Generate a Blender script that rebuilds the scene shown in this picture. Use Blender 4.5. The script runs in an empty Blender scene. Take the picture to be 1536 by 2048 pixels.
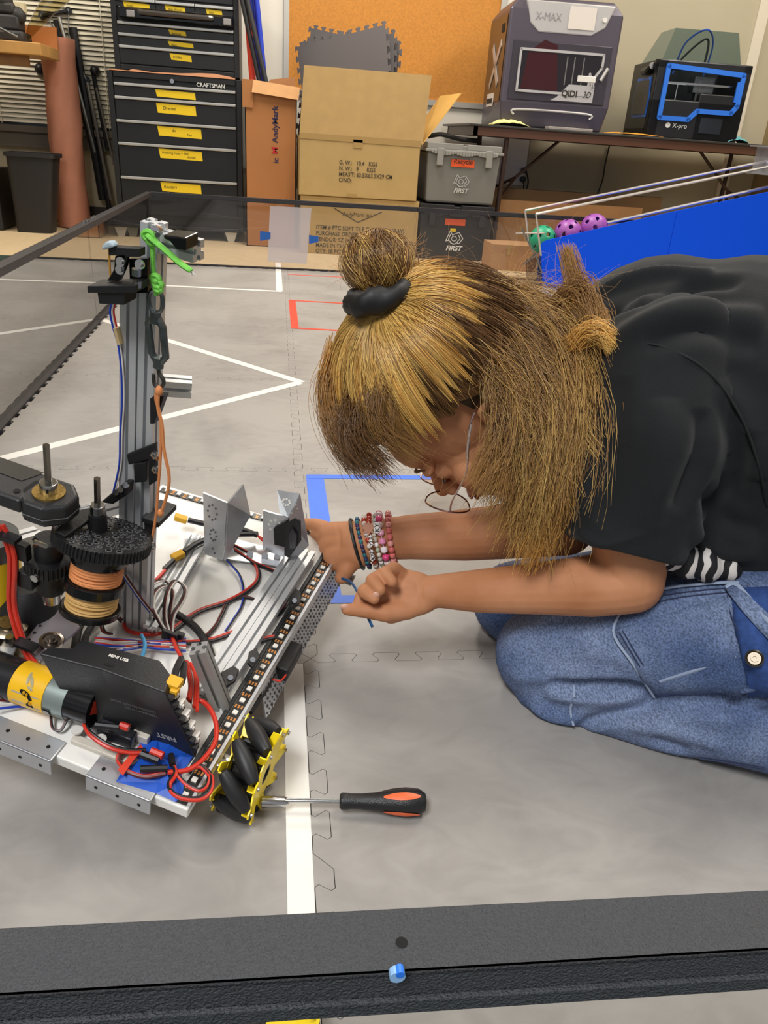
import bpy, bmesh, math, random
import numpy as np
from mathutils import Matrix, Vector, noise
random.seed(7); np.random.seed(7)
SC = bpy.context.scene
COL = SC.collection
PI = math.pi
# ------------------------------------------------------------------ camera
F = 1551.8
CP = np.array([0.5565, -0.1899, 0.5891])
YAW, PITCH, ROLL = 0.154145, 0.449723, 0.070542
def _cam():
    cy, sy, cp, sp = math.cos(YAW), math.sin(YAW), math.cos(PITCH), math.sin(PITCH)
    f = np.array([sy*cp, cy*cp, -sp]); r = np.array([cy, -sy, 0.]); u = np.cross(r, f)
    c, s = math.cos(ROLL), math.sin(ROLL)
    return c*r+s*u, -s*r+c*u, f
RR, UU, FF = _cam()
cd = bpy.data.cameras.new('camera'); cam = bpy.data.objects.new('camera', cd); COL.objects.link(cam)
cd.sensor_fit = 'VERTICAL'; cd.sensor_height = 36; cd.lens = F/2048*36; cd.clip_start = .02
m = Matrix(((RR[0], UU[0], -FF[0], CP[0]), (RR[1], UU[1], -FF[1], CP[1]), (RR[2], UU[2], -FF[2], CP[2]), (0, 0, 0, 1)))
cam.matrix_world = m; SC.camera = cam
SC.view_settings.view_transform = 'Standard'; SC.view_settings.look = 'None'
SC.view_settings.exposure = 0.0; SC.view_settings.gamma = 1
W = bpy.data.worlds.new('world'); SC.world = W; W.use_nodes = True
W.node_tree.nodes['Background'].inputs[0].default_value = (.86, .88, .95, 1); W.node_tree.nodes['Background'].inputs[1].default_value = .5
def area(name, loc, sx, sy, power, col=(1, .94, .86)):
    l = bpy.data.lights.new(name, 'AREA'); l.shape = 'RECTANGLE'; l.size = sx; l.size_y = sy; l.energy = power; l.color = col
    o = bpy.data.objects.new(name, l); o.location = loc; COL.objects.link(o); return o
LIGHTS = [(.9, 3.7, 54), (-1.4, 3.6, 36), (3.2, 3.6, 52), (1.6, 1.0, 30), (3.6, .8, 30), (-.3, -1.2, 94)]
for x, y, pw in LIGHTS: area('ceiling_lamp_light', (x, y, 2.62), .6, 1.2, pw, (1, .94, .86) if y > 0 else (.97, .98, 1))
# ------------------------------------------------------------------ measuring helpers
def ray(u, v): return RR*(u-768)/F + UU*(1024-v)/F + FF
def Pz(u, v, z=0.): d = ray(u, v); return CP + d*(z-CP[2])/d[2]
def Py(u, v, y): d = ray(u, v); return CP + d*(y-CP[1])/d[1]
def Px(u, v, x): d = ray(u, v); return CP + d*(x-CP[0])/d[0]
def Pd(u, v, d): return CP + ray(u, v)*d
# ------------------------------------------------------------------ materials
MATS = {}
def lin(c):
    if isinstance(c, str): c = tuple(int(c[i:i+2], 16)/255 for i in (0, 2, 4))
    return tuple((x/12.92 if x <= .04045 else ((x+.055)/1.055)**2.4) for x in c)+(1,)
def nodes(m): return m.node_tree.nodes, m.node_tree.links
def mat(name, col, rough=.5, metal=0., spec=.5, var=0., vscale=20., bump=0., bscale=200., coat=0., **kw):
    if name in MATS: return MATS[name]
    m = bpy.data.materials.new(name); m.use_nodes = True; N, L = nodes(m); b = N['Principled BSDF']
    c = lin(col); b.inputs['Base Color'].default_value = c; b.inputs['Roughness'].default_value = rough
    b.inputs['Metallic'].default_value = metal; b.inputs['Specular IOR Level'].default_value = spec
    if coat: b.inputs['Coat Weight'].default_value = coat
    tc = N.new('ShaderNodeTexCoord')
    if var:
        n = N.new('ShaderNodeTexNoise'); n.inputs['Scale'].default_value = vscale; n.inputs['Detail'].default_value = 5
        r = N.new('ShaderNodeMapRange'); r.inputs[1].default_value = .3; r.inputs[2].default_value = .7; r.inputs[3].default_value = 1-var; r.inputs[4].default_value = 1+var
        mx = N.new('ShaderNodeMix'); mx.data_type = 'RGBA'; mx.blend_type = 'MULTIPLY'; mx.inputs[0].default_value = 1; mx.inputs[6].default_value = c
        L.new(tc.outputs['Object'], n.inputs['Vector']); L.new(n.outputs['Fac'], r.inputs[0]); L.new(r.outputs[0], mx.inputs[7]); L.new(mx.outputs[2], b.inputs['Base Color'])
    if bump:
        n = N.new('ShaderNodeTexNoise'); n.inputs['Scale'].default_value = bscale; n.inputs['Detail'].default_value = 4
        bp = N.new('ShaderNodeBump'); bp.inputs['Strength'].default_value = bump; bp.inputs['Distance'].default_value = .002
        L.new(tc.outputs['Object'], n.inputs['Vector']); L.new(n.outputs['Fac'], bp.inputs['Height']); L.new(bp.outputs[0], b.inputs['Normal'])
    MATS[name] = m; return m
def glassy(name, tint, ior=1.5, rough=.02, gl=1.0):
    if name in MATS: return MATS[name]
    m = bpy.data.materials.new(name); m.use_nodes = True; N, L = nodes(m); N.remove(N['Principled BSDF'])
    t = N.new('ShaderNodeBsdfTransparent'); t.inputs[0].default_value = lin(tint)
    g = N.new('ShaderNodeBsdfGlossy'); g.inputs['Roughness'].default_value = rough; g.inputs['Color'].default_value = (gl, gl, gl, 1)
    f = N.new('ShaderNodeFresnel'); f.inputs[0].default_value = ior
    x = N.new('ShaderNodeMixShader'); ge = N.new('ShaderNodeNewGeometry'); iv = N.new('ShaderNodeMath'); iv.operation = 'SUBTRACT'; iv.inputs[0].default_value = 1.; L.new(ge.outputs['Backfacing'], iv.inputs[1]); mu = N.new('ShaderNodeMath'); mu.operation = 'MULTIPLY'; L.new(f.outputs[0], mu.inputs[0]); L.new(iv.outputs[0], mu.inputs[1]); L.new(mu.outputs[0], x.inputs[0]); L.new(t.outputs[0], x.inputs[1]); L.new(g.outputs[0], x.inputs[2])
    L.new(x.outputs[0], N['Material Output'].inputs[0]); MATS[name] = m; return m
def emit(name, col, s):
    m = bpy.data.materials.new(name); m.use_nodes = True; b = m.node_tree.nodes['Principled BSDF']
    b.inputs['Emission Color'].default_value = lin(col); b.inputs['Emission Strength'].default_value = s; b.inputs['Base Color'].default_value = lin(col); return m
# ------------------------------------------------------------------ mesh builder
def ax(v): v = np.asarray(v, float); return v/(np.linalg.norm(v)+1e-12)
class MB:
    DM = None
    def __init__(s): s.v = []; s.f = []; s.m = []; s.M = MB.DM; s.mi = 0
    def add(s, vs, fs):
        b = len(s.v)
        for p in vs:
            p = np.asarray(p, float)
            if s.M is not None: p = s.M[:3, :3]@p + s.M[:3, 3]
            s.v.append(tuple(p))
        for f in fs: s.f.append(tuple(b+i for i in f)); s.m.append(s.mi)
        return s
    def box(s, a, b):
        x0, y0, z0 = np.minimum(a, b); x1, y1, z1 = np.maximum(a, b)
        return s.add([(x0, y0, z0), (x1, y0, z0), (x1, y1, z0), (x0, y1, z0), (x0, y0, z1), (x1, y0, z1), (x1, y1, z1), (x0, y1, z1)],
                     [(0, 3, 2, 1), (4, 5, 6, 7), (0, 1, 5, 4), (1, 2, 6, 5), (2, 3, 7, 6), (3, 0, 4, 7)])
    def cbox(s, c, sz): c = np.array(c, float); h = np.array(sz, float)/2; return s.box(c-h, c+h)
    def obox(s, o, X, Y, Z):
        o, X, Y, Z = map(lambda a: np.array(a, float), (o, X, Y, Z))
        if np.dot(np.cross(X, Y), Z) < 0: o = o+X; X = -X
        return s.add([o, o+X, o+X+Y, o+Y, o+Z, o+X+Z, o+X+Y+Z, o+Y+Z], [(0, 3, 2, 1), (4, 5, 6, 7), (0, 1, 5, 4), (1, 2, 6, 5), (2, 3, 7, 6), (3, 0, 4, 7)])
    def bar(s, a, b, w, h, up=(0, 0, 1)):
        a, b = np.array(a, float), np.array(b, float); d = ax(b-a); x = np.cross(d, up)
        if np.linalg.norm(x) < 1e-4: x = np.cross(d, (1, 0, 0))
        x = ax(x); y = np.cross(x, d)
        return s.obox(a-x*w/2-y*h/2, x*w, y*h, b-a)
    def tube(s, pts, r, n=8, caps=True, flat=1., close=False):
        pts = [np.array(p, float) for p in pts]; K = len(pts); rs = r if hasattr(r, '__len__') else [r]*K
        prev = None; vs = []; fs = []
        for i, p in enumerate(pts):
            if close: t = pts[(i+1) % K]-pts[i-1]
            else: t = pts[min(i+1, K-1)]-pts[max(i-1, 0)]
            t = ax(t)
            if prev is None:
                x = np.cross(t, (0, 0, 1)); x = ax(x) if np.linalg.norm(x) > .05 else ax(np.cross(t, (1, 0, 0)))
            else: x = ax(prev-t*np.dot(prev, t))
            prev = x; y = np.cross(t, x)
            for k in range(n):
                a = 2*PI*k/n; vs.append(p+rs[i]*(math.cos(a)*x+flat*math.sin(a)*y))
        R_ = K if close else K-1
        for i in range(R_):
            for k in range(n):
                a, b = i*n+k, i*n+(k+1) % n; c, d = ((i+1) % K)*n+(k+1) % n, ((i+1) % K)*n+k
                fs.append((a, b, c, d))
        if caps and not close: fs.append(tuple(range(n))[::-1]); fs.append(tuple((K-1)*n+k for k in range(n)))
        return s.add(vs, fs)
    def lathe(s, prof, n=24, o=(0, 0, 0), d=(0, 0, 1), close=True):
        o = np.array(o, float); d = ax(d); x = np.cross(d, (0, 0, 1)); x = ax(x) if np.linalg.norm(x) > .05 else np.array([1., 0, 0]); y = np.cross(d, x)
        vs = []; fs = []
        for r, h in prof:
            for k in range(n): a = 2*PI*k/n; vs.append(o+d*h+max(r, 1e-5)*(math.cos(a)*x+math.sin(a)*y))
        for i in range(len(prof)-1):
            for k in range(n): fs.append((i*n+k, i*n+(k+1) % n, (i+1)*n+(k+1) % n, (i+1)*n+k))
        if close: fs.append(tuple(range(n))[::-1]); fs.append(tuple((len(prof)-1)*n+k for k in range(n)))
        return s.add(vs, fs)
    def cyl(s, a, b, r, n=16, r2=None):
        a, b = np.array(a, float), np.array(b, float); return s.lathe([(r, 0), (r if r2 is None else r2, np.linalg.norm(b-a))], n, a, b-a)
    def prism(s, poly, d):            # poly: list of 3d points (planar), extruded by vector d
        n = len(poly); d = np.array(d, float); P_ = [np.array(p, float) for p in poly]
        nm = np.zeros(3)
        for i in range(n): nm += np.cross(P_[i], P_[(i+1) % n])
        if np.dot(nm, d) < 0: P_ = P_[::-1]
        return s.add(P_+[p+d for p in P_], [tuple(range(n))[::-1], tuple(range(n, 2*n))]+[(i, (i+1) % n, n+(i+1) % n, n+i) for i in range(n)])
    def ball(s, c, r, n=16, k=10, sc=(1, 1, 1)):
        c = np.array(c, float); sc = np.array(sc, float); vs = [c+sc*(0, 0, -r)]; fs = []
        for i in range(1, k):
            t = -PI/2+PI*i/k
            for j in range(n): a = 2*PI*j/n; vs.append(c+sc*r*np.array([math.cos(t)*math.cos(a), math.cos(t)*math.sin(a), math.sin(t)]))
        vs.append(c+sc*(0, 0, r)); e = len(vs)-1
        for j in range(n):
            fs.append((0, 1+(j+1) % n, 1+j)); fs.append((e, e-n+j, e-n+(j+1) % n))
            for i in range(k-2): fs.append((1+i*n+j, 1+i*n+(j+1) % n, 1+(i+1)*n+(j+1) % n, 1+(i+1)*n+j))
        return s.add(vs, fs)
    def quad(s, a, b, c, d): return s.add([a, b, c, d], [(0, 1, 2, 3)])
    def build(s, name, mats, parent=None, world=True, smooth=False, bevel=0., seg=2, ang=40):
        me = bpy.data.meshes.new(name)
        vs = np.array(s.v)
        if parent is not None and world:
            Mi = np.array(WM(parent).inverted()); vs = vs@Mi[:3, :3].T+Mi[:3, 3]
        me.from_pydata(vs.tolist(), [], s.f)
        mats = mats if isinstance(mats, (list, tuple)) else [mats]
        for m_ in mats: me.materials.append(m_)
        me.polygons.foreach_set('material_index', s.m)
        if smooth:
            me.polygons.foreach_set('use_smooth', [True]*len(me.polygons)); me.set_sharp_from_angle(angle=math.radians(ang))
        o = bpy.data.objects.new(name, me); COL.objects.link(o)
        if parent is not None: o.parent = parent
        if bevel:
            b = o.modifiers.new('bevel', 'BEVEL'); b.width = bevel; b.segments = seg; b.limit_method = 'ANGLE'; b.angle_limit = math.radians(35); b.harden_normals = False
        return o
def WM(o):
    m_ = o.matrix_basis.copy(); p = o.parent
    while p is not None: m_ = p.matrix_basis@m_; p = p.parent
    return m_
def tag(o, label, cat, group=None, kind=None):
    if label: o['label'] = label
    if cat: o['category'] = cat
    if group: o['group'] = group
    if kind: o['kind'] = kind
    return o
def thing(name, label, cat, loc=(0, 0, 0), rz=0., group=None, M=None):
    o = bpy.data.objects.new(name, None); COL.objects.link(o); o.empty_display_size = .05
    o.matrix_basis = M if M is not None else Matrix.Translation(Vector(loc))@Matrix.Rotation(rz, 4, 'Z')
    return tag(o, label, cat, group)
def struct(o): o['kind'] = 'structure'; return o
def copy_tree(o, parent=None):
    c = o.copy(); COL.objects.link(c)
    if parent is not None: c.parent = parent
    for ch in [x for x in bpy.data.objects if x.parent == o]: copy_tree(ch, c)
    return c
def text(name, body, o, X, Y, size, m, parent, depth=.0004, world=True, align='LEFT', shear=0., bold=0., sx=1.):
    cu = bpy.data.curves.new(name, 'FONT'); cu.body = body; cu.size = size; cu.extrude = depth; cu.align_x = align; cu.shear = shear; cu.offset = bold*size; cu.resolution_u = 3
    t = bpy.data.objects.new('tmp', cu); COL.objects.link(t)
    me = bpy.data.meshes.new_from_object(t.evaluated_get(bpy.context.evaluated_depsgraph_get())); bpy.data.objects.remove(t); bpy.data.curves.remove(cu)
    X = ax(X); Y = ax(Y); Z = np.cross(X, Y); o = np.array(o, float)
    n = len(me.vertices); co = np.zeros(n*3); me.vertices.foreach_get('co', co); co = co.reshape(-1, 3)
    co = o+np.outer(co[:, 0]*sx, X)+np.outer(co[:, 1], Y)+np.outer(co[:, 2], Z)
    if parent is not None and world:
        Mi = np.array(WM(parent).inverted()); co = co@Mi[:3, :3].T+Mi[:3, 3]
    me.vertices.foreach_set('co', co.ravel()); me.materials.clear(); me.materials.append(m); me.name = name
    ob = bpy.data.objects.new(name, me); COL.objects.link(ob); ob.parent = parent; return ob
def spl(pts, n=8, close=False):          # catmull-rom through points
    P_ = [np.array(p, float) for p in pts]; K = len(P_); out = []
    R_ = K if close else K-1
    for i in range(R_):
        if close: a, b, c, d = P_[i-1], P_[i], P_[(i+1) % K], P_[(i+2) % K]
        else: a, b, c, d = P_[max(i-1, 0)], P_[i], P_[i+1], P_[min(i+2, K-1)]
        for k in range(n):
            t = k/n; out.append(.5*((2*b)+(-a+c)*t+(2*a-5*b+4*c-d)*t*t+(-a+3*b-3*c+d)*t**3))
    if not close: out.append(P_[-1])
    return out
# ------------------------------------------------------------------ common materials
m_black = mat('black_plastic', '16171a', .45, bump=.1)
m_blackg = mat('black_gloss', '0e0e10', .2)
m_alu = mat('aluminium', 'c4c6ca', .34, .7, var=.08)
m_steel = mat('steel', 'b9b9b9', .22, 1.)
m_dsteel = mat('zinc_grey', '83878a', .35, 1., var=.15, vscale=60)
m_white = mat('white_plastic', 'dcd9d2', .5)
m_rail = mat('rail_black', '27262a', .5, var=.1, bump=.5, bscale=500)
m_yellow = mat('label_yellow', 'e6c414', .55)
m_ink = mat('marker_ink', '2a2418', .7)
m_card = mat('cardboard', 'b0855a', .8, var=.06, vscale=14)
m_cardy = mat('cardboard_yellow', 'b39660', .8, var=.05, vscale=10)
m_wood = mat('wood_light', 'b98a4a', .5, var=.15, vscale=8)
# ------------------------------------------------------------------ room
m_wall = mat('wall_paint', 'b3a98f', .7, var=.03, vscale=3)
m_ceil = mat('ceiling_white', 'd8d4ca', .8)
m_floor = mat('floor_beige', 'c9b28c', .6, var=.05, vscale=30, bump=.1)
m_green = mat('carpet_green', '22352e', .95, var=.25, vscale=300, bump=.6, bscale=900)
ZF = -.016
YW = 5.15
b = MB().box((-3, 3.75, ZF-.03), (5, YW, ZF)); struct(b.build('floor', m_floor))
b = MB().box((-3, -2.2, ZF-.03), (5, 3.75, ZF-.001)); struct(b.build('floor', m_green))
b = MB().box((-3, YW, ZF-.03), (5, YW+.1, 2.7)); struct(b.build('wall_back', m_wall))
b = MB().box((-3.1, -2.2, ZF-.03), (-3, YW+.1, 2.7)); struct(b.build('wall_left', m_wall))
b = MB().box((5, -2.2, ZF-.03), (5.1, YW+.1, 2.7)); struct(b.build('wall_right', m_wall))
b = MB().box((-3.1, -2.2, 2.7), (5.1, YW+.1, 2.75)); struct(b.build('ceiling', m_ceil))
m_lamp = emit('lamp_diffuser', 'fff2dc', 2.0)
for i, (x, y, pw) in enumerate(LIGHTS):
    t = thing('ceiling_light', 'recessed rectangular ceiling light panel over the room', 'ceiling light', (x, y, 2.7), 0, 'ceiling light panels')
    MB().box((x-.32, y-.62, 2.66), (x+.32, y+.62, 2.70)).build('frame', m_white, t)
    MB().box((x-.3, y-.6, 2.655), (x+.3, y+.6, 2.66)).build('diffuser', m_lamp, t)
m_base = mat('baseboard_dark', '2c2320', .6)
b = MB().box((-3, YW-.012, ZF), (5, YW, ZF+.1)); struct(b.build('baseboard_back', m_base))
# wall panel joint strips (right)
c = Py(1505, 0, YW); cc = Py(1470, 270, YW)
xr = .5*(c[0]+cc[0])
struct(MB().box((xr, YW-.02, .1), (xr+.07, YW, 2.7)).build('trim_1', mat('trim_cream', 'd9cfbb', .6)))
struct(MB().box((xr+.25, YW-.5, ZF), (xr+.6, YW, 2.7)).build('trim_2', mat('pillar_tan', '97835c', .7, var=.05)))
x2 = Py(1060, 300, YW)[0]
struct(MB().box((x2-.004, YW-.004, .1), (x2+.004, YW, .72)).build('trim_3', mat('seam', 'b8ae9b', .8)))
# window with blinds
wl, wr, wb, wt = -3., -.12, .5, 1.9
win = struct(bpy.data.objects.new('window_1', None)); COL.objects.link(win)
m_dark = mat('night_glass', '223040', .15)
MB().box((wl, YW-.03, wb), (wr, YW-.005, wt)).build('glass', mat('night_glass2', '2c3c48', .2), win)
m_sill = mat('sill_grey', '5d564a', .6)
b = MB(); b.box((wl, YW-.09, wb-.02), (wr, YW, wb+.015)); b.box((wl, YW-.06, wb-.1), (wr, YW, wb-.02)); b.build('window_sill', m_sill, win)
b = MB(); b.box((wr, YW-.06, wb), (wr+.04, YW, wt)); b.build('window_frame', m_sill, win)
bl = thing('venetian_blind', 'pale slatted venetian blind hanging in the window at left', 'window blind', (-1.5, YW-.06, 1.9))
b = MB(); z = wb+.03
while z < wt:
    b.obox((wl+.02, YW-.075, z), (wr-wl-.06, 0, 0), (0, .014, .021), (0, -.0006, .0008)); z += .0245
b.build('slats', mat('blind_slat', 'd6cfb8', .5), bl)
for x in (-1.02, -.42): MB().tube([(x, YW-.078, wb+.02), (x, YW-.078, wt)], .0022, 5).build('ladder_cord', mat('cord_white', 'e2dcc8', .7), bl)
# whiteboard + cork board
xa = Py(578, 60, YW-.02)[0]; wbz0 = .32
MB_ = thing('whiteboard', 'white writing board on the wall left of and below the cork board', 'whiteboard', (xa, YW, .3))
MB().box((xa-.75, YW-.018, .36), (2.15, YW-.002, 2.2)).build('board', mat('board_white', 'e4dfd2', .25), MB_)
zb = Py(930, 205, YW-.03)[2]; xcr = Py(1003, 0, YW-.03)[0]
ck = thing('cork_board', 'large orange brown cork bulletin board with an aluminium frame', 'bulletin board', (xa, YW, zb))
m_cork = mat('cork', 'c8873a', .85, var=.12, vscale=90, bump=.3, bscale=300)
MB().box((xa, YW-.03, zb), (xcr, YW-.018, 2.2)).build('cork', m_cork, ck)
b = MB(); b.box((xa-.03, YW-.04, zb-.03), (xa, YW-.0185, 2.2)); b.box((xa-.03, YW-.04, zb-.03), (xcr+.03, YW-.016, zb)); b.box((xcr, YW-.04, zb-.03), (xcr+.03, YW-.016, 2.2))
b.build('frame', mat('frame_alu', 'c4c0b8', .4, .6), ck)
# ------------------------------------------------------------------ foam mats
def zig(i):   # offsets along a 0.6 m edge
    A, P_ = .0088, .3/11; out = [(0, 0), (.009, A)]
    for k in range(1, 11):
        s_ = k*P_; sg = 1 if k % 2 else -1
        out += [(s_+.001, sg*A), (s_+.0035, sg*A*.6), (s_-.0035, -sg*A*.6), (s_-.001, -sg*A)]
    out.append((.291, A)); out.append((.3, 0))
    o2 = [(.6-s_, -a) for s_, a in out[:-1]][::-1]
    return out+o2
ZG = zig(0)
def edgeH(i, j): return [(i*.6+s_, j*.6-a) for s_, a in ZG]
def edgeV(i, j): return [(i*.6+a, j*.6+s_) for s_, a in ZG]
m_foam = bpy.data.materials.new('foam_grey'); m_foam.use_nodes = True; N, L = nodes(m_foam); bs = N['Principled BSDF']
tc = N.new('ShaderNodeNewGeometry'); n1 = N.new('ShaderNodeTexNoise'); n1.inputs['Scale'].default_value = 3.2; n1.inputs['Detail'].default_value = 6; n1.inputs['Distortion'].default_value = 1.2
n2 = N.new('ShaderNodeTexNoise'); n2.inputs['Scale'].default_value = 14; n2.inputs['Detail'].default_value = 8; n2.inputs['Distortion'].default_value = 2.
mp = N.new('ShaderNodeMapping'); mp.inputs['Scale'].default_value = (1, 1.5, 1)
mr = N.new('ShaderNodeMapRange'); mr.inputs[1].default_value = .25; mr.inputs[2].default_value = .75
ad = N.new('ShaderNodeMath'); ad.operation = 'ADD'; ml = N.new('ShaderNodeMath'); ml.operation = 'MULTIPLY'; ml.inputs[1].default_value = .5
cr = N.new('ShaderNodeValToRGB'); cr.color_ramp.elements[0].color = lin('8d8985'); cr.color_ramp.elements[1].color = lin('a29e99'); cr.color_ramp.elements[0].position = .3; cr.color_ramp.elements[1].position = .85
L.new(tc.outputs['Position'], n1.inputs['Vector']); L.new(tc.outputs['Position'], mp.inputs['Vector']); L.new(mp.outputs[0], n2.inputs['Vector'])
L.new(n2.outputs['Fac'], ml.inputs[0]); L.new(n1.outputs['Fac'], ad.inputs[0]); L.new(ml.outputs[0], ad.inputs[1]); L.new(ad.outputs[0], mr.inputs[0]); mr.inputs[2].default_value = .95
L.new(mr.outputs[0], cr.inputs[0]); L.new(cr.outputs[0], bs.inputs['Base Color']); bs.inputs['Roughness'].default_value = .5; bs.inputs['Specular IOR Level'].default_value = .5
n3 = N.new('ShaderNodeTexNoise'); n3.inputs['Scale'].default_value = 450; bp = N.new('ShaderNodeBump'); bp.inputs['Strength'].default_value = .12; bp.inputs['Distance'].default_value = .001
L.new(tc.outputs['Position'], n3.inputs['Vector']); L.new(n3.outputs['Fac'], bp.inputs['Height']); L.new(bp.outputs[0], bs.inputs['Normal'])
def tile_poly(i, j):
    p = edgeH(i, j)[:-1]+edgeV(i+1, j)[:-1]+edgeH(i, j+1)[::-1][:-1]+edgeV(i, j)[::-1][:-1]
    P_ = np.array(p); n = len(P_); out = []
    for k in range(n):
        a, b_, c_ = P_[k-1], P_[k], P_[(k+1) % n]; d1 = ax(b_-a); d2 = ax(c_-b_); nn = ax(np.array([-(d1+d2)[1], (d1+d2)[0]])); out.append(b_+nn*.0004)
    return out
def tile_mb(poly, th=.0145, z=0):
    return MB().prism([(x, y, z-th) for x, y in poly], (0, 0, th))
ROWS = ['front edge row, right behind the near black rail', 'row of the robot and the kneeling person', 'row under the blue tape rectangle', 'row with the tip of the white tape chevron', 'row under the red tape rectangle', 'back row along the far clear wall']
COLS = ['left column', 'second column from left', 'third column from left', 'fourth column from left', 'fifth column from left', 'sixth column from left']
for j in range(6):
    for i in range(6):
        if i > 3 and j < 3: continue
        if i > 4: continue
        o = tile_mb(tile_poly(i, j)).build('foam_floor_tile', m_foam)
        tag(o, 'grey interlocking foam mat, %s, %s' % (COLS[i], ROWS[j]), 'floor mat', 'grey foam field mats')
# ------------------------------------------------------------------ tape on the mats
m_tw = mat('tape_white', 'e9e6df', .55, var=.03); m_tb = mat('tape_blue', '3d74e6', .5, var=.05); m_tr = mat('tape_red', 'e4472f', .5)
def tape(name, pts, label, mm, grp, z=.0006):
    poly = [(p[0], p[1], 0.0002) for p in pts]; o = MB().prism(poly, (0, 0, z-.0002)).build(name, mm); return tag(o, label, 'tape', grp)
def strip(a, b_, w): a = np.array(a[:2]); b_ = np.array(b_[:2]); d = ax(b_-a); n = np.array([-d[1], d[0]])*w/2; return [a+n, a-n, b_-n, b_+n]
tape('white_tape', [Pz(u, v)[:2] for u, v in ((567, 1329), (606, 1329), (631, 1850), (574, 1850))] if False else [(Pz(567, 1329)[0], Pz(585, 1329)[1]), (Pz(606, 1329)[0], Pz(585, 1329)[1]), (Pz(631, 1830)[0], .02), (Pz(576, 1830)[0], .02)], 'white tape strip running toward the near rail under the nut driver', m_tw, 'white field tape')
tip = Pz(604, 765); l1 = Pz(205, 640); l2 = Pz(-30, 926)
tape('white_tape', strip(l1, tip, .026), 'white tape line from the left wall down to the chevron tip', m_tw, 'white field tape')
tape('white_tape', strip(Pz(598, 766), l2, .026), 'white tape line from the chevron tip to lower left behind the mast', m_tw, 'white field tape', .0009)
tape('white_tape', strip(Pz(322, 571), Pz(563, 583), .024), 'white tape line in the far left corner parallel to the back wall', m_tw, 'white field tape')
tape('white_tape', strip(Pz(556, 526), Pz(559, 583), .026), 'short white tape line meeting the back wall below the taped sheet', m_tw, 'white field tape', .0009)
tape('red_tape', strip(Pz(584, 600), Pz(590, 657), .026), 'short red tape strip, left side of the red rectangle', m_tr, 'red field tape')
tape('red_tape', strip(Pz(580, 601), Pz(800, 613), .016), 'red tape line, far side of the red rectangle', m_tr, 'red field tape', .0009)
tape('red_tape', strip(Pz(582, 656), Pz(760, 666), .016), 'red tape line, near side of the red rectangle', m_tr, 'red field tape', .0009)
tape('red_tape', strip(Pz(575, 549), Pz(1085, 574), .012), 'thin red tape line close to the far wall', m_tr, 'red field tape')
ya, yb = Pz(620, 950)[1], Pz(690, 1199)[1]
tape('blue_tape', strip((Pz(626, 950)[0]+.003, ya), (Pz(626, 950)[0]+.006, yb), .033), 'blue tape strip behind the robot plate, left side of the blue rectangle', m_tb, 'blue field tape')
tape('blue_tape', strip((Pz(614, 950)[0], ya-.008), (1.15, ya-.008), .018), 'blue tape strip behind the glasses, far side of the blue rectangle', m_tb, 'blue field tape', .0009)
tape('blue_tape', strip((Pz(614, 950)[0], yb), (1.15, yb), .02), 'blue tape strip below the hands, near side of the blue rectangle', m_tb, 'blue field tape', .0009)
# ------------------------------------------------------------------ field perimeter
m_poly = glassy('clear_polycarbonate', 'f2f2f4', 1.62, .01)
m_polyl = glassy('clear_polycarbonate_left', 'b9bab8', 8.0, .012)
FH = .021
def panel(a, b_, label, side, pm):
    # a,b_: ends of the panel (x,y), side = outward normal
    a = np.array([a[0], a[1], 0.]); b_ = np.array([b_[0], b_[1], 0.]); d = ax(b_-a); s_ = np.array([side[0], side[1], 0.]); L_ = np.linalg.norm(b_-a)
    t = thing('field_wall_panel', label, 'clear wall panel', tuple((a+b_)/2), 0, 'clear field perimeter panels')
    e = .001; aa = a+d*e; LL = L_-2*e; Z = np.array([0, 0, 1.])
    MB().obox(aa+s_*.001+Z*.0, d*LL, s_*.003, Z*.3).build('clear_pane', pm, t)
    b = MB(); b.obox(aa-s_*.021+Z*.3025, d*LL, s_*.0275, Z*.0025); b.obox(aa+s_*.0065+Z*(.305-FH), d*LL, -s_*.0022, Z*FH)
    b.obox(aa+s_*.0065+Z*(.305-FH), d*LL, s_*.0025, Z*.008)
    b.obox(aa-s_*.021+Z*.288, d*LL, s_*.002, Z*.016)
    b.build('top_rail', m_rail, t, bevel=.0006)
    b = MB(); b.obox(aa-s_*.012+Z*(-.012), d*LL, s_*.026, Z*.017); b.build('base_rail', m_rail, t)
    for k in (0, 1):
        q_ = aa+d*(k*(LL-.004)); MB().obox(q_+s_*.0045+Z*.012, d*.003, s_*.001, Z*.26).build('end_strip', pm, t)
    return t
NP = ['nearest', 'middle', 'farthest']
for k in range(3):
    t = panel((-.0095, 1.2*k), (-.0095, 1.2*k+1.2), 'clear panel with black rail on the left side of the field, %s of three' % NP[k], (-1, 0), m_polyl)
    b = MB()
    for yy in ((1.2*k+1.12, 1.2*k+1.16) if k < 2 else ()): b.cyl((-.005, yy, .305), (-.005, yy, .311), .006, 10); b.cyl((.004, yy, .305), (.004, yy, .309), .004, 8)
    if k: 
        for yy in (1.2*k+.04, 1.2*k+.08): b.cyl((-.005, yy, .305), (-.005, yy, .311), .006, 10)
    b.build('screws', m_steel, t)
NX = ['left', 'middle', 'right']
for k in range(3):
    t = panel((1.2*k, 3.6095), (1.2*k+1.2, 3.6095), 'clear panel with black rail at the back of the field, %s one of three' % NX[k], (0, 1), m_poly)
    b = MB()
    for xx in (.08, .6, 1.12): b.cyl((1.2*k+xx, 3.61, .305), (1.2*k+xx, 3.61, .3075), .004, 8)
    b.build('screws', m_steel, t)
b = MB().box((-.012, 3.608, -.012), (-.006, 3.614, .305)); tag(b.build('corner_post', m_rail), 'black corner post where the left and back clear walls meet', 'post')
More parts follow.
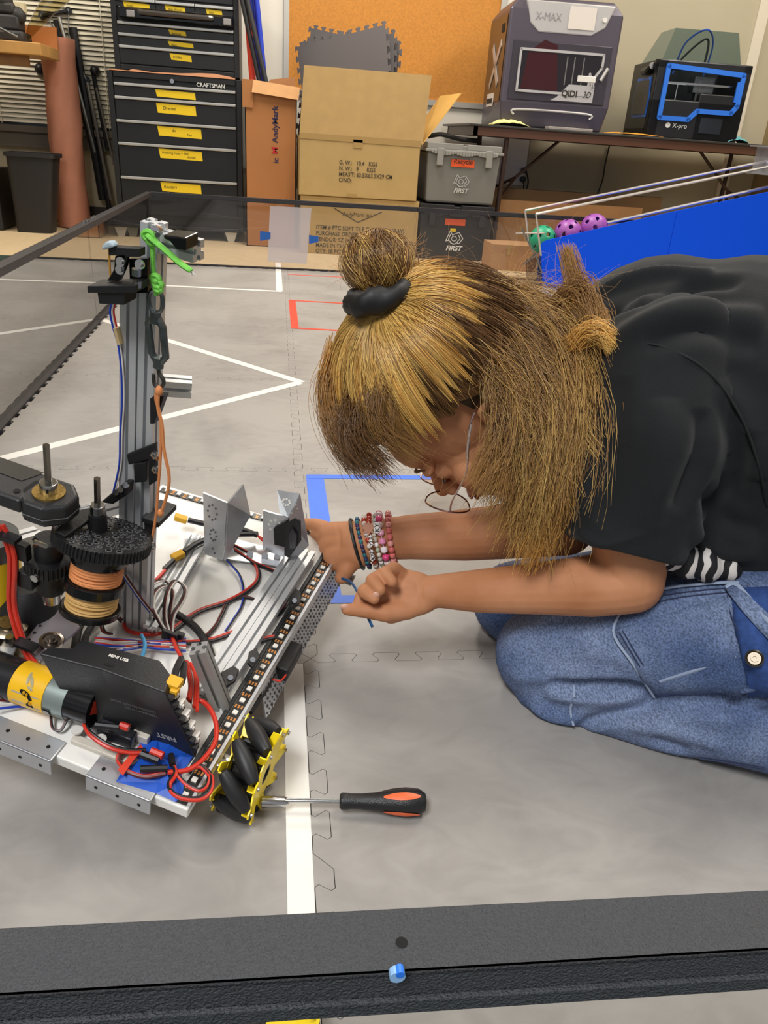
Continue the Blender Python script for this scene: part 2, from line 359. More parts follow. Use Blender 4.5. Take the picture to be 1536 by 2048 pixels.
# near rail
t = panel((-.6, .0255), (1.8, -.0245), 'black textured near rail with clear panel across the bottom of the picture', (0, -1), glassy('clear_near', 'fbfbfb', 1.45, .01))
tr = [c_ for c_ in bpy.data.objects if c_.parent == t and c_.name.startswith('top_rail')][0]
m_near = bpy.data.materials.new('rail_powder'); m_near.use_nodes = True; N, L = nodes(m_near); bs = N['Principled BSDF']; bs.inputs['Base Color'].default_value = lin('3d3f43'); bs.inputs['Roughness'].default_value = .6
g_ = N.new('ShaderNodeNewGeometry'); n_ = N.new('ShaderNodeTexNoise'); n_.inputs['Scale'].default_value = 800; n_.inputs['Detail'].default_value = 3; bp = N.new('ShaderNodeBump'); bp.inputs['Strength'].default_value = .9; bp.inputs['Distance'].default_value = .002
L.new(g_.outputs['Position'], n_.inputs['Vector']); L.new(n_.outputs['Fac'], bp.inputs['Height']); L.new(bp.outputs[0], bs.inputs['Normal']); tr.data.materials[0] = m_near
h = Pz(803, 1886, .305)
MB().lathe([(.0019, 0), (.0024, .0006), (.0019, .0007)], 20, h-np.array([0, 0, .0002])).build('screw_hole', mat('hole_dark', '0a0807', .9), t)
s_ = Py(793, 1940, -.0075)
b = MB().cyl(s_+np.array([0, .0, 0]), s_+np.array([0, -.003, 0]), .003, 12); b.build('nylon_screw', mat('nylon_blue_white', '8fb7e0', .3), t)
s2 = Py(798, 1933, -.0075); MB().cyl(s2, s2+np.array([0, -.0034, 0]), .0017, 10).build('blue_tip', mat('blue_dot', '2f78e8', .4), t)
# ================================================================== BACKGROUND OBJECTS
X3 = np.array([1., 0, 0]); Z3 = np.array([0, 0, 1.]); Y3 = np.array([0, 1., 0])
# ---- tool chests (front plane Y=4.6)
YC = 4.6
m_chest = mat('chest_black', '0f0f10', .45, bump=.05); m_drw = mat('drawer_black', '101112', .42); m_pull = mat('pull_silver', 'b9b9b6', .35, .6)
m_letter = mat('letter_silver', 'd2d2cf', .4)
def chest(name, label, u0, v0, u1, v1, u2, v2, u3, v3, rows, depth, bottom=False):
    a = Py(u0, v0, YC); b_ = Py(u1, v1, YC); c_ = Py(u2, v2, YC); d_ = Py(u3, v3, YC)
    x0 = (a[0]+c_[0])/2; x1 = (b_[0]+d_[0])/2; z1 = (a[2]+b_[2])/2; z0 = (c_[2]+d_[2])/2
    t = thing(name, label, 'tool chest', ((x0+x1)/2, YC+depth/2, z0))
    w = .028
    b = MB(); b.box((x0, YC+.015, z0), (x1, YC+depth, z1)); b.box((x0, YC, z0), (x0+w, YC+.015, z1)); b.box((x1-w, YC, z0), (x1, YC+.015, z1))
    b.box((x0+w, YC+.0, z0), (x1-w, YC+.015, z0+.02)); 
    return t, b, x0+w+.004, x1-w-.004, z0, z1, w
def drawer(t, x0, x1, z0, z1, lab=None, labx=(.35, .62), lh=.03, txt='', ts=.016, lz=None):
    o = MB().box((x0, YC+.002, z0), (x1, YC+.02, z1-.022)).build('drawer', m_drw, t, bevel=.002)
    hb = MB(); hb.obox((x0, YC-.008, z1-.02), (x1-x0, 0, 0), (0, .02, 0), (0, 0, .014)); hb.box((x0, YC-.004, z0+.012), (x1, YC+.004, z0+.014)) if False else None
    hb.build('drawer_pull', m_pull, o, bevel=.003)
    if lab:
        xa_, xb_ = x0+(x1-x0)*labx[0], x0+(x1-x0)*labx[1]; zt = (z1-.026) if lz is None else z1-lz
        l = MB().add([(xa_-.004, YC+.0005, zt), (xb_, YC+.0005, zt-.004), (xb_+.004, YC+.0005, zt-lh-.004), (xa_+.004, YC+.0005, zt-lh)], [(0, 3, 2, 1)]).build('label', m_yellow, o)
        if txt:
            for k, s_ in enumerate(txt.split('\n')): text('writing', s_, (xa_+.012+(.11 if k else 0), YC-.0003, zt-ts-.008-k*ts*1.05), X3, Z3, ts, m_ink, l, .0001, shear=.2)
zz = lambda u, v: Py(u, v, YC)[2]
# lower chest
t, b, x0, x1, z0, z1, w = chest('tool_chest', 'black lower rolling tool chest with six silver pull drawers and yellow labels', 216, 140, 483, 160, 235, 455, 487, 465, 6, .46)
b.box((x0, YC, zz(345, 161)-.002), (x1, YC+.015, z1)); b.build('body', m_chest, t, bevel=.003)
zs = [zz(350, 172), zz(352, 199), zz(350, 245), zz(350, 290), zz(350, 357), .11]
txts = ['', '   Dremel', '              Bit\n      Too', 'Soldering Irons + Hot\n      Knives', 'Routers', '']
for k in range(5):
    zt = zs[k]; zb_ = zs[k+1]
    drawer(t, x0, x1, zb_, zt+.004, True, (.34, .66 if k < 2 else (.7 if k < 4 else .68)), min(.047, (zt-zb_)-.03), txts[k], .022 if k in (1, 4) else .016)
b = MB(); b.cyl((x0+.3, YC-.008, z1-.03), (x0+.3, YC+.005, z1-.03), .011, 14); b.build('lock', m_steel, t)
text('lettering', 'CRAFTSMAN', (x0+.425, YC-.001, z1-.045), X3, Z3, .026, m_letter, t, .0008, bold=.02)
# wheels
for x in (x0+.04, x1-.04):
    c_ = MB().add([(x-.035, YC+.01, z0), (x+.035, YC+.01, z0), (x+.01, YC+.01, z0-.075), (x-.01, YC+.01, z0-.075)], [(0, 1, 2, 3), ]).prism([(x-.035, YC+.012, z0), (x+.035, YC+.012, z0), (x+.01, YC+.012, z0-.06), (x-.01, YC+.012, z0-.06)], (0, .03, 0)).build('caster', mat('caster_plate', 'cfc9b8', .4, .3), t)
    MB().cyl((x, YC+.02, ZF+.043), (x, YC+.05, ZF+.043), .043, 24).build('wheel', m_black, c_)
ztop = z1
# strip of pink paper on top of lower chest
pp = [(x0-.02, 0), (x0+.08, -.002), (x0+.1, .006), (x0+.13, .004), (x0+.2, -.001), (x0+.35, .004), (x0+.45, .012), (x0+.52, .014), (x0+.6, .006), (x1, -.001)]
b = MB(); 
for (a0, h0), (a1, h1) in zip(pp[:-1], pp[1:]): b.add([(a0, YC-.004, ztop+.001), (a1, YC-.004, ztop+.001), (a1, YC-.004, ztop+.006+h1), (a0, YC-.004, ztop+.006+h0), (a0, YC+.3, ztop+.001), (a1, YC+.3, ztop+.001)], [(0, 1, 2, 3), (0, 1, 5, 4)])
o = b.build('paper_sheet', mat('paper_pink', 'd79a74', .8)); tag(o, 'crumpled pink paper edge sticking out on top of the lower tool chest', 'paper')
# upper chest
YC = 4.62
t, b, x0, x1, z0, z1, w = chest('tool_chest', 'black upper tool chest with silver pull drawers standing on the lower chest', 218, -60, 484, -40, 224, 132, 475, 151, 5, .35)
z0 = ztop+.008
b.v = []; b.f = []; b.m = []; XL, XR = x0-w, x1+w
for bx_ in [((XL, YC+.015, z0), (XR, YC+.38, z1)), ((XL, YC, z0), (XL+w, YC+.015, z1)), ((XR-w, YC, z0), (XR, YC+.015, z1)), ((x0, YC, z0), (x1, YC+.015, z0+.025))]: b.box(*bx_)
b.build('body', m_chest, t, bevel=.003)
zs = [zz(350, 51), zz(350, 74), zz(350, 98), z0+.03]
for k, (tx, lx) in enumerate([('Batteries', (.44, .58)), ('Pliers', (.43, .64)), ('Drill Bits', (.44, .62))]):
    drawer(t, x0, x1, zs[k+1], zs[k]+.006, True, lx, .03 if k == 2 else .02, tx, .013)
zt = zz(350, 8)+.014
for k, (a0, a1) in enumerate(((0, .33), (.335, .665), (.67, 1))):
    drawer(t, x0+(x1-x0)*a0, x0+(x1-x0)*a1, zz(350, 22), zt, True, ((.2, .85), (.25, .75), (.3, .7))[k], .03, ('Screws', 'Allen Wrench', 'Pliers')[k], .012, .022)
drawer(t, x0, x1, zt+.005, zt+.1, False)
# clear organiser case lying in front ledge
cs = thing('organiser_case', 'clear plastic parts case with latches stuck in the upper tool chest', 'storage case', ((x0+x1)/2, YC-.04, zz(350, 45)))
a = Py(236, 12, YC-.05); b2 = Py(466, 33, YC-.05); zc0 = zz(350, 47); zc1 = zz(350, 24)
m_clear = glassy('clear_case', '8a8784', 1.6, .08)
MB().box((a[0], YC-.055, zc0), (b2[0], YC+.0, zc1)).build('shell', m_clear, cs, bevel=.006)
b = MB(); xm = (a[0]+b2[0])/2
b.tube(spl([(xm-.17, YC-.056, (zc0+zc1)/2+.008), (xm-.15, YC-.075, (zc0+zc1)/2+.004), (xm+.15, YC-.075, (zc0+zc1)/2+.004), (xm+.17, YC-.056, (zc0+zc1)/2+.008)], 5), .012, 8); b.build('handle', mat('case_smoke', '4a4643', .15), cs, smooth=True)
for x in (a[0]+.04, b2[0]-.05): MB().box((x, YC-.064, zc0+.006), (x+.04, YC-.055, zc0+.036)).build('latch', mat('latch_grey', '8f8c8a', .2), cs, bevel=.004)
b = MB()
for k in range(11): b.box((xm-.09+k*.014, YC-.05, zc1-.018), (xm-.084+k*.014, YC-.045, zc1-.006))
b.build('inner_tray', mat('tray_pale', 'bdb9ac', .5), cs)
# ---- tall carton with tubes
YT = 4.48
p0 = Py(495, 488, YT); p1 = Py(603, 498, YT); xL, xR = p0[0]-.005, Py(600, 300, YT)[0]-.02; zT = Py(500, 172, YT)[2]
tc_ = thing('tall_carton', 'tall narrow brown carton with folded flaps beside the tool chest', 'cardboard box', ((xL+xR)/2, YT+.12, ZF))
mc = mat('carton_tall', 'a8703f', .75, var=.05, vscale=6)
b = MB(); D = .24; th = .005
b.box((xL, YT, ZF), (xR, YT+th, zT)); b.box((xL, YT+D-th, ZF), (xR, YT+D, zT)); b.box((xL, YT, ZF), (xL+th, YT+D, zT)); b.box((xR-th, YT, ZF), (xR, YT+D, zT)); b.box((xL, YT, ZF), (xR, YT+D, ZF+th)); b.build('body', mc, tc_)
mf = mat('carton_flap', 'cc9a66', .75, var=.06, vscale=30)
fz = Py(510, 183, YT)[2]; b = MB(); b.obox((xL+.045, YT-.002, zT+.03), (xR-xL-.03, 0, -.02), (0, -.004, 0), (-.008, -.02, -(zT+.03-fz)-.005)); b.build('front_flap', mf, tc_)
b = MB(); b.obox((xL, YT, zT), (.045, -.002, .03), (0, .24, 0), (0, 0, .004)); b.obox((xL-.012, YT-.009, zT+.03-.13), (.055, 0, 0), (0, .005, 0), (0, 0, .13)); b.build('side_flap', mc, tc_)
b = MB(); b.add([(xL+.1, YT+D, zT), (xR, YT+D, zT), (xR-.01, YT+D+.02, zT+.07), (xL+.13, YT+D+.02, zT+.05)], [(0, 1, 2, 3), (3, 2, 1, 0)]); b.build('rear_flap', mc, tc_)
m_navy = mat('print_navy', '2b2347', .7)
text('lettering', 'AndyMark', (xL+.172, YT-.001, zT-.1-.16), Z3, -X3, .042, m_navy, tc_, .0003, bold=.02)
text('mark', 'M', (xL+.172, YT-.001, zT-.1-.215), Z3, -X3, .045, mat('print_red', 'c02030', .7), tc_, .0003, bold=.03)
text('lettering', 'ic', (xL+.176, YT-.001, zT-.36), Z3, -X3, .04, m_navy, tc_, .0003, bold=.02)
def tubeobj(name, u0, v0, u1, v1, y0, y1, r, mm, label, grp=None):
    a = Py(u0, v0, y0); b_ = Py(u1, v1, y1); d = ax(a-b_); a2 = a; 
    k = (a[2]-(.12))/d[2]; bot = a-d*k*0+0; bot = b_-d*.35
    o = MB().tube([bot, a+d*.25], r, 14).build(name, mm, smooth=True); return tag(o, label, 'foam tube', grp)
tubeobj('foam_tube', 493, 0, 503, 130, 4.6, 4.6, .018, mat('tube_red', 'cf3a22', .6), 'red tube standing in the tall carton, leftmost')
tubeobj('foam_tube', 487, 12, 512, 130, 4.57, 4.56, .013, mat('tube_black', '28282a', .5), 'thin black tube leaning left in the tall carton, left of its pair', None)
tubeobj('foam_tube', 497, 12, 524, 130, 4.56, 4.54, .013, mat('tube_black', '28282a', .5), 'thin black tube leaning left in the tall carton, right of its pair', None)
tubeobj('foam_tube', 503, 0, 516, 130, 4.66, 4.66, .017, mat('tube_blue', '2440c0', .5), 'blue tube in the tall carton, behind the black tubes')
tubeobj('foam_tube', 513, 0, 526, 130, 4.62, 4.62, .015, mat('tube_blue', '2440c0', .5), 'blue tube in the tall carton, rightmost')
# ---- two mat cartons
YB = 4.3
def carton_box(name, label, x0, x1, z0, z1, y0, y1, open_=False):
    t = thing(name, label, 'cardboard box', ((x0+x1)/2, (y0+y1)/2, z0)); b = MB(); th = .006
    if open_:
        b.box((x0, y0, z0), (x1, y0+th, z1)); b.box((x0, y1-th, z0), (x1, y1, z1)); b.box((x0, y0, z0), (x0+th, y1, z1)); b.box((x1-th, y0, z0), (x1, y1, z1)); b.box((x0, y0, z0), (x1, y1, z0+th))
    else: b.box((x0, y0, z0), (x1, y1, z1))
    b.build('body', m_cardy, t, bevel=.004); return t
bx0, bx1 = Py(598, 400, YB)[0], Py(835, 460, YB)[0]; bz = Py(710, 396, YB)[2]
t = carton_box('mat_carton', 'closed yellow-brown carton with mat shipping text, under the open one', bx0+.01, bx1, ZF, bz, YB, YB+.6)
m_print = mat('print_grey', '4c4334', .8)
b = MB(); c_ = Py(716, 433, YB-.001); 
for s_, e_ in (((-.13, .035), (0, -.03)), ((0, -.03), (.13, .03))): b.bar(c_+np.array([s_[0], 0, s_[1]]), c_+np.array([e_[0], 0, e_[1]]), .004, .001, up=(0, 1, 0))
b.build('printed_mark', m_print, t)
text('printing', 'AndyMark Inc.', c_+np.array([-.085, 0, -.0]), X3, Z3, .028, m_print, t, .0002)
zz_ = Py(640, 458, YB)[2]; xx_ = Py(632, 458, YB)[0]
for k, s_ in enumerate(['ITEM # FTC SOFT TILE 2\'X2\'X5/8" (GRAY)', 'PURCHASE ORDER# PT09321', 'VENDOR: SZ INTELLIGNET TECHNOLOGY CO.', 'MADE IN CHINA', 'QTY: 18 PCS']): text('printing', s_, (xx_, YB-.001, zz_-.0-.031*k), X3, Z3, .03, m_print, t, .0002, bold=.012, sx=.9)
ux0, ux1 = Py(600, 268, YB-.01)[0]-.003, Py(843, 288, YB-.01)[0]-.004; uz = Py(720, 280, YB)[2]
t = carton_box('mat_carton', 'open upper yellow-brown carton with raised flaps and a weight label', ux0, ux1, bz+.001, uz, YB-.01, YB+.6, True)
b = MB(); zt = Py(605, 128, YB-.02)[2]; zt2 = Py(855, 152, YB-.02)[2]
b.obox((ux0, YB-.012, uz), (ux1-ux0+.01, 0, 0), (0, .005, 0), (.018, -.01, (zt+zt2)/2-uz)); b.build('front_flap', mat('flap_inner', 'bd9c66', .8, var=.05), t)
b = MB(); f1 = Py(843, 290, YB-.01); f2 = Py(922, 186, YB+.02); f3 = Py(880, 192, YB+.36); f4 = Py(846, 240, YB+.55)
b.add([f1, f2, f3, f4], [(0, 1, 2, 3)]); o = b.build('side_flap', mat('flap_right', 'd3a758', .8), t); o.modifiers.new('s', 'SOLIDIFY').thickness = .004
b = MB(); b.bar((ux0, YB-.012, uz+.004), (ux1, YB-.012, uz), .03, .001, up=(0, 1, 0)); b.box((ux0+.28, YB-.0125, uz-.04), (ux0+.33, YB-.011, uz-.0)); b.box((ux0+.26, YB-.0125, bz+.002), (ux0+.31, YB-.011, bz+.02)); b.build('packing_tape', mat('pack_tape', 'a98a55', .25), t)
xx_ = Py(678, 326, YB)[0]; zz_ = Py(678, 328, YB)[2]
for k, s_ in enumerate(['G. W.:   10.4   KGS', 'N. W.:   9      KGS', 'MEAS\'T: 63.5X63.5X29 CM', 'C/NO:']): text('printing', s_, (xx_, YB-.0115, zz_-.0285*k), X3, Z3, .029, m_print, t, .0003, bold=.012, sx=.88)
# foam tiles sticking out of the open carton
def box_tile(label, cu, cv, Y, rot, lean=.06, yaw=.0):
    t_ = thing('foam_tile', label, 'floor mat', tuple(Py(cu, cv, Y)), 0, None)
    poly = np.array(tile_poly(0, 0))-.3; c_, s_ = math.cos(rot), math.sin(rot)
    pts = [((x*c_-y*s_)*math.cos(yaw), lean*(x*s_+y*c_)+(x*c_-y*s_)*math.sin(yaw), (x*s_+y*c_)) for x, y in poly]
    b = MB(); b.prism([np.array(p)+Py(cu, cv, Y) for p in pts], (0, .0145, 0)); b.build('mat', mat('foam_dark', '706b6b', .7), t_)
box_tile('grey interlocking mat standing in the open carton, front one', 690, 196, 4.53, .17, .03, -.72)
box_tile('grey interlocking mat standing in the open carton, second one', 698, 199, 4.57, .06, .03, -.72)
box_tile('grey interlocking mat standing in the open carton, third one', 700, 206, 4.61, -.05, .03, -.72)
box_tile('grey interlocking mat standing in the open carton, rearmost one', 688, 196, 4.65, -.16, .03, -.72)
# ---- crates
YK = 4.3
def crate(label, x0, x1, z0, z1, y0, y1, mm, mm2, latches=True):
    t = thing('storage_crate', label, 'storage crate', ((x0+x1)/2, (y0+y1)/2, z0)); tp = .012
    lo = [(x0+tp, y0+tp, z0), (x1-tp, y0+tp, z0), (x1-tp, y1-tp, z0), (x0+tp, y1-tp, z0)]; hi = [(x0, y0, z1-.05), (x1, y0, z1-.05), (x1, y1, z1-.05), (x0, y1, z1-.05)]
    MB().add(lo+hi, [(0, 3, 2, 1), (4, 5, 6, 7), (0, 1, 5, 4), (1, 2, 6, 5), (2, 3, 7, 6), (3, 0, 4, 7)]).build('tub', mm, t, bevel=.012)
    b = MB(); b.box((x0-.012, y0-.014, z1-.05), (x1+.012, y1+.012, z1-.035)); b.box((x0-.004, y0-.008, z1-.035), (x0+.19, y1, z1-.006)); b.box((x1-.19, y0-.008, z1-.035), (x1, y1, z1-.006)); b.box((x0+.16, y0+.002, z1-.035), (x1-.16, y1, z1-.014))
    for k in range(24):
        b.box((x0+.02+k*(x1-x0-.04)/24, y0-.016-.004*abs(math.sin(k*.8)), z1-.056-.01*abs(math.sin(k*.4))), (x0+.02+(k+1)*(x1-x0-.04)/24, y0, z1-.04))
    b.build('lid', mm2, t, bevel=.003)
    for x in (x0+.05, x1-.085): MB().box((x, y0-.024, z1-.115), (x+.035, y0-.0, z1-.03)).build('latch', mm2, t, bevel=.004)
    b = MB()
    for x in (x0+.035, x0+.075, x1-.075, x1-.035): b.add([(x-.003, y0+.002, z1-.09), (x+.003, y0+.002, z1-.09), (x+.003+(.012 if x < (x0+x1)/2 else -.012), y0+tp-.003, z0+.02), (x-.003+(.012 if x < (x0+x1)/2 else -.012), y0+tp-.003, z0+.02)], [(0, 3, 2, 1)])
    return t
def first_logo(t, c, w, mm, txt=True):
    c = np.array(c, float); b = MB(); s_ = w
    def ln(a, b_, r=.045): b.bar(c+np.array([a[0]*s_, 0, a[1]*s_]), c+np.array([b_[0]*s_, 0, b_[1]*s_]), r*s_, .0012, up=(0, 1, 0))
    P_ = [(-.55, -.15), (-.3, .5), (-.1, .2)]; ln(P_[0], P_[1]); ln(P_[1], (-.05, .12)); ln(P_[0], (-.3, -.1)); ln((-.38, -.08), (-.26, .3))
    cs_ = [(0+.3*math.cos(k*PI/8), -.02+.3*math.sin(k*PI/8)) for k in range(9, 17)]
    for a, b_ in zip(cs_[:-1], cs_[1:]): ln(a, b_, .06)
    cs_ = [(0+.17*math.cos(k*PI/6), .02+.15*math.sin(k*PI/6)) for k in range(0, 13)]
    for a, b_ in zip(cs_[:-1], cs_[1:]): ln(a, b_, .04)
    ln((.05, .32), (.3, .42)); ln((.3, .42), (.6, .05)); ln((.6, .05), (.35, -.28)); ln((.35, -.28), (.15, -.22)); ln((-.15, .25), (.1, .33)); ln((.28, .25), (.42, .03)); ln((.42, .03), (.28, -.12))
    b.build('emblem', mm, t)
    if txt: text('lettering', 'FIRST', c+np.array([-.5*s_, 0, -.72*s_]), X3, Z3, .42*s_, mm, t, .0006, shear=.25, bold=.03, sx=1.05)
cx0, cx1 = Py(853, 380, YK)[0]-.01, Py(985, 400, YK)[0]+.02; cz0 = Py(915, 408, YK)[2]; cz1 = Py(925, 286, YK)[2]
m_cg = mat('crate_grey', '77766f', .5, bump=.1); m_cg2 = mat('crate_lid_grey', '8e8c85', .45); m_ck = mat('crate_black', '1d1d1f', .5, bump=.1)
t = crate('black storage crate on the floor under the grey crate', cx0-.015, cx1-.0, ZF, cz0-.001, YK, YK+.5, m_ck, m_ck)
m_wl = mat('logo_white', 'e2e2de', .5); m_or = mat('label_orange', 'e0561e', .5)
c_ = Py(908, 478, YK+.0015); first_logo(t, c_, .085, m_wl)
a = Py(891, 437, YK-.005); b_ = Py(930, 452, YK-.005); MB().box((a[0], YK-.004, b_[2]), (b_[0], YK-.002, a[2]+.0)).build('label', m_or, t)
a = Py(900, 456, YK+.01); MB().box((a[0], YK-.001, a[2]-.018), (a[0]+.032, YK+.0003, a[2])).build('label', m_yellow, t)
t = crate('grey storage crate with an orange handwritten label, standing on the black crate', cx0, cx1, cz0, cz1, YK, YK+.5, m_cg, m_cg2)
c_ = Py(922, 364, YK+.002); first_logo(t, c_, .075, mat('logo_pale', 'b9b8b2', .5))
a = Py(903, 318, YK); b_ = Py(948, 336, YK); l = MB().box((a[0], YK-.003, b_[2]), (b_[0], YK-.001, a[2])).build('label', m_or, t)
text('writing', 'Recycle', (a[0]+.012, YK-.0035, b_[2]+.016), X3, Z3, .034, m_ink, l, .0001, shear=.1, bold=.01)
o = MB().tube(spl([(cx0+.03, YK+.2, cz1+.02), (cx0+.1, YK+.18, cz1+.035), (cx0+.2, YK+.2, cz1+.02), (cx0+.32, YK+.22, cz1+.015)], 5), [.02]*16, 8, flat=.6).build('grey_cloth', mat('cloth_dark', '3a3836', .9), smooth=True); tag(o, 'dark bundled cable lying on top of the grey crate', 'cable')
# ---- cardboard under the table
o = MB().box((1.85, 4.6, ZF), (2.75, 4.66, .3)).build('flat_carton', m_card); tag(o, 'long low brown carton on the floor under the table', 'cardboard box')
a = Py(1010, 400, 4.75); o = MB().box((1.85, 4.78, ZF), (2.95, 4.86, Py(1150, 385, 4.78)[2])).build('flat_carton', mat('carton_dark', '7a5c3c', .8)); tag(o, 'darker flat carton leaning behind the low carton under the table', 'cardboard box')
a, b_ = Py(986, 488, 4.0), Py(1050, 528, 4.0)
t = thing('small_carton', 'small brown carton on the floor beside the black crate behind the clear wall', 'cardboard box', ((a[0]+b_[0])/2, 4.1, ZF))
MB().box((a[0], 4.0, ZF), (b_[0]+.06, 4.2, a[2])).build('body', m_card, t, bevel=.002); MB().box((a[0]+.08, 3.998, a[2]-.05), (a[0]+.1, 4.0, a[2])).build('tape', m_cardy, t)
# ---- folding table
YTB = 4.25; zt = .735
xl = Py(932, 240, 4.55)[0]
t = thing('folding_table', 'long dark folding table with brown metal legs carrying both printers', 'table', (2.6, 4.6, ZF))
YTB = 4.33; xl = Py(922, 243, 4.7)[0]-.03; xr_ = xl+2.2
a = Py(1005, 255, YTB); zt = Py(1100, 258, YTB)[2]
m_tb = mat('table_top_dark', '33312d', .35); m_leg = mat('leg_brown', '3d2a22', .45, .2)
MB().box((xl, YTB, zt-.012), (xr_, 5.09, zt)).build('tabletop', m_tb, t, bevel=.003)
b = MB(); b.box((xl+.03, YTB+.012, zt-.055), (xr_-.03, YTB+.03, zt-.012)); b.box((xl+.03, YTB+.012, zt-.055), (xl+.05, 5.07, zt-.012)); b.box((xl+.03, 5.05, zt-.055), (xr_-.03, 5.07, zt-.012)); b.build('apron', mat('apron_brown', '5a3a28', .4), t)
for xx in (Py(1004, 300, 4.38)[0]+.02, xr_-.3):
    for yy in (YTB+.05, 5.02): MB().tube([(xx, yy, zt-.03), (xx-.01, yy, ZF)], .013, 10).build('leg', m_leg, t, smooth=True)
    b = MB(); b.tube([(xx, YTB+.05, .16), (xx, 5.02, .16)], .01, 8); b.build('stretcher', m_leg, t)
    s_ = 1 if xx < 2.5 else -1
    b = MB(); b.tube([(xx, YTB+.1, .3), (xx+s_*.16, 4.68, .42), (xx+s_*.42, 4.68, zt-.03)], .009, 8); b.tube([(xx, 4.95, .3), (xx+s_*.16, 4.68, .42)], .009, 8); b.build('brace', m_leg, t)
ZT = zt
# outlet and plugs
o = Py(1045, 348, YW-.006); t = thing('wall_outlet', 'white wall outlet with two black plugs under the table', 'outlet', tuple(o))
MB().cbox(o, (.07, .008, .115)).build('plate', m_wall, t)
for dz in (.022, -.03):
    pl_ = MB().cyl(o+np.array([.0, -.004, dz]), o+np.array([0, -.035, dz]), .018, 12).build('plug', m_black, t)
b = MB(); b.tube(spl([o+np.array([.012, -.03, .02]), o+np.array([.03, -.05, -.05]), o+np.array([.01, -.04, -.15]), o+np.array([-.02, -.05, -.3])], 6), .005, 6); b.tube(spl([o+np.array([0, -.03, -.04]), o+np.array([.0, -.06, -.1]), o+np.array([-.05, -.05, -.3])], 6), .005, 6); b.build('cords', m_black, t)
o = MB().tube(spl([Py(1220, 286, YW-.02), Py(1210, 330, YW-.02), Py(1205, 360, YW-.02), Py(1190, 400, YW-.02)], 5), .005, 6).build('power_cord', m_black); tag(o, 'dark cord hanging behind the table between the printers', 'cord')
o = MB().tube(spl([Py(965, 262, 5.1), Py(962, 280, 5.1), Py(962, 320, 5.1)], 5), .005, 6).build('power_cord', m_black); tag(o, 'short dark cord hanging at the left end of the table', 'cord')
# ---- large printer
def frame_from(o, rz): c_, s_ = math.cos(rz), math.sin(rz); return Matrix(((c_, -s_, 0, o[0]), (s_, c_, 0, o[1]), (0, 0, 1, o[2]), (0, 0, 0, 1)))
m_pg = mat('printer_grey', '56505a', .32, .3); m_pg2 = mat('printer_grey_dark', '3f3a42', .35, .3); m_sil = mat('silver_trim', 'c2bfbd', .3, .4); m_brz = mat('printer_side', '6b563f', .35, .3)
rz = math.radians(-4)
o = Py(996, 238, 4.42); o[2] = ZT
t = thing('resin_printer', 'large grey enclosed 3D printer with silver-framed window on the table', 'printer', M=frame_from(o, rz)); t.name = 'large_printer'
w, d, h = .60, .55, Py(1045, 2, 4.42)[2]-ZT+.03
pf = [(0.03, 0), (w-.03, 0), (w, .03), (w, d), (0, d), (0, .03)]
b = MB()
sec = [(0, 0), (0, .02), (d, .02)]
b.add([(0.02, .02, 0), (w-.02, .02, 0), (w-.0, d, 0), (0, d, 0), (0, 0, .12), (w, 0, .12), (w, d, .12), (0, d, .12), (0, 0, h-.06), (w, 0, h-.06), (w, d, h-.06), (0, d, h-.06), (.05, .03, h), (w-.05, .03, h), (w-.05, d-.03, h), (.05, d-.03, h)],
      [(0, 3, 2, 1), (12, 13, 14, 15)]+[(a+i, a+(i+1) % 4, a+4+(i+1) % 4, a+4+i) for a in (0, 4, 8) for i in range(4)])
b.m = [0]*len(b.m); b.build('body', m_pg, t, world=False, bevel=.012, seg=3)
b = MB(); b.add([(-.003, .03, .12), (-.003, d-.02, .12), (-.003, d-.02, h-.08), (-.003, .03, h-.08)], [(0, 1, 2, 3)]); b.build('side_panel', m_brz, t, world=False)
b = MB(); b.add([(-.005, .08, h-.16), (-.005, .16, h-.16), (-.005, .16, h-.12), (-.005, .08, h-.12)], [(0, 1, 2, 3)]); b.build('hand_hole', mat('hole_dark', '0a0807', .9), t, world=False)
b = MB(); b.bar((-.006, .12, .2), (-.006, .36, .40), .04, .003, up=(1, 0, 0)); b.bar((-.006, .36, .2), (-.006, .12, .40), .04, .003, up=(1, 0, 0)); b.build('letter_x', m_sil, t, world=False)
b = MB(); b.box((-.005, .2, .1), (-.003, .4, .165)); b.build('rating_label', mat('label_paper', 'dcd8d0', .6), t, world=False)
b = MB()
for k in range(14): b.box((-.0065, .22+k*.012, .115), (-.005, .225+k*.012+.003*(k % 3), .14))
b.build('barcode', m_ink, t, world=False)
yF = -.004
def P2(x, z, y=yF): return (x, y, z)
b = MB(); b.prism([P2(.08, h-.02), P2(.11, h-.12), P2(.16, h-.16), P2(w-.16, h-.16), P2(w-.09, h-.12), P2(w-.05, h-.02)], (0, .03, 0)); b.build('control_panel', m_sil, t, world=False, bevel=.006)
b = MB(); b.box((w-.29, yF-.004, h-.135), (w-.15, yF, h-.035)); b.build('touch_screen', mat('screen_pale', 'd7cfc6', .2), t, world=False)
b = MB(); b.cyl((w-.1, yF-.006, h-.085), (w-.1, yF, h-.085), .011, 14); b.build('button', m_white, t, world=False)
text('lettering', 'X-MAX', (.135, yF-.001, h-.105), X3, Z3, .05, mat('letter_grey', '8d8a8b', .4), t, .001, world=False, sx=.85)
b = MB(); b.box((.035, yF, .13), (w-.035, .01, h-.2)); b.build('door', m_pg2, t, world=False, bevel=.004)
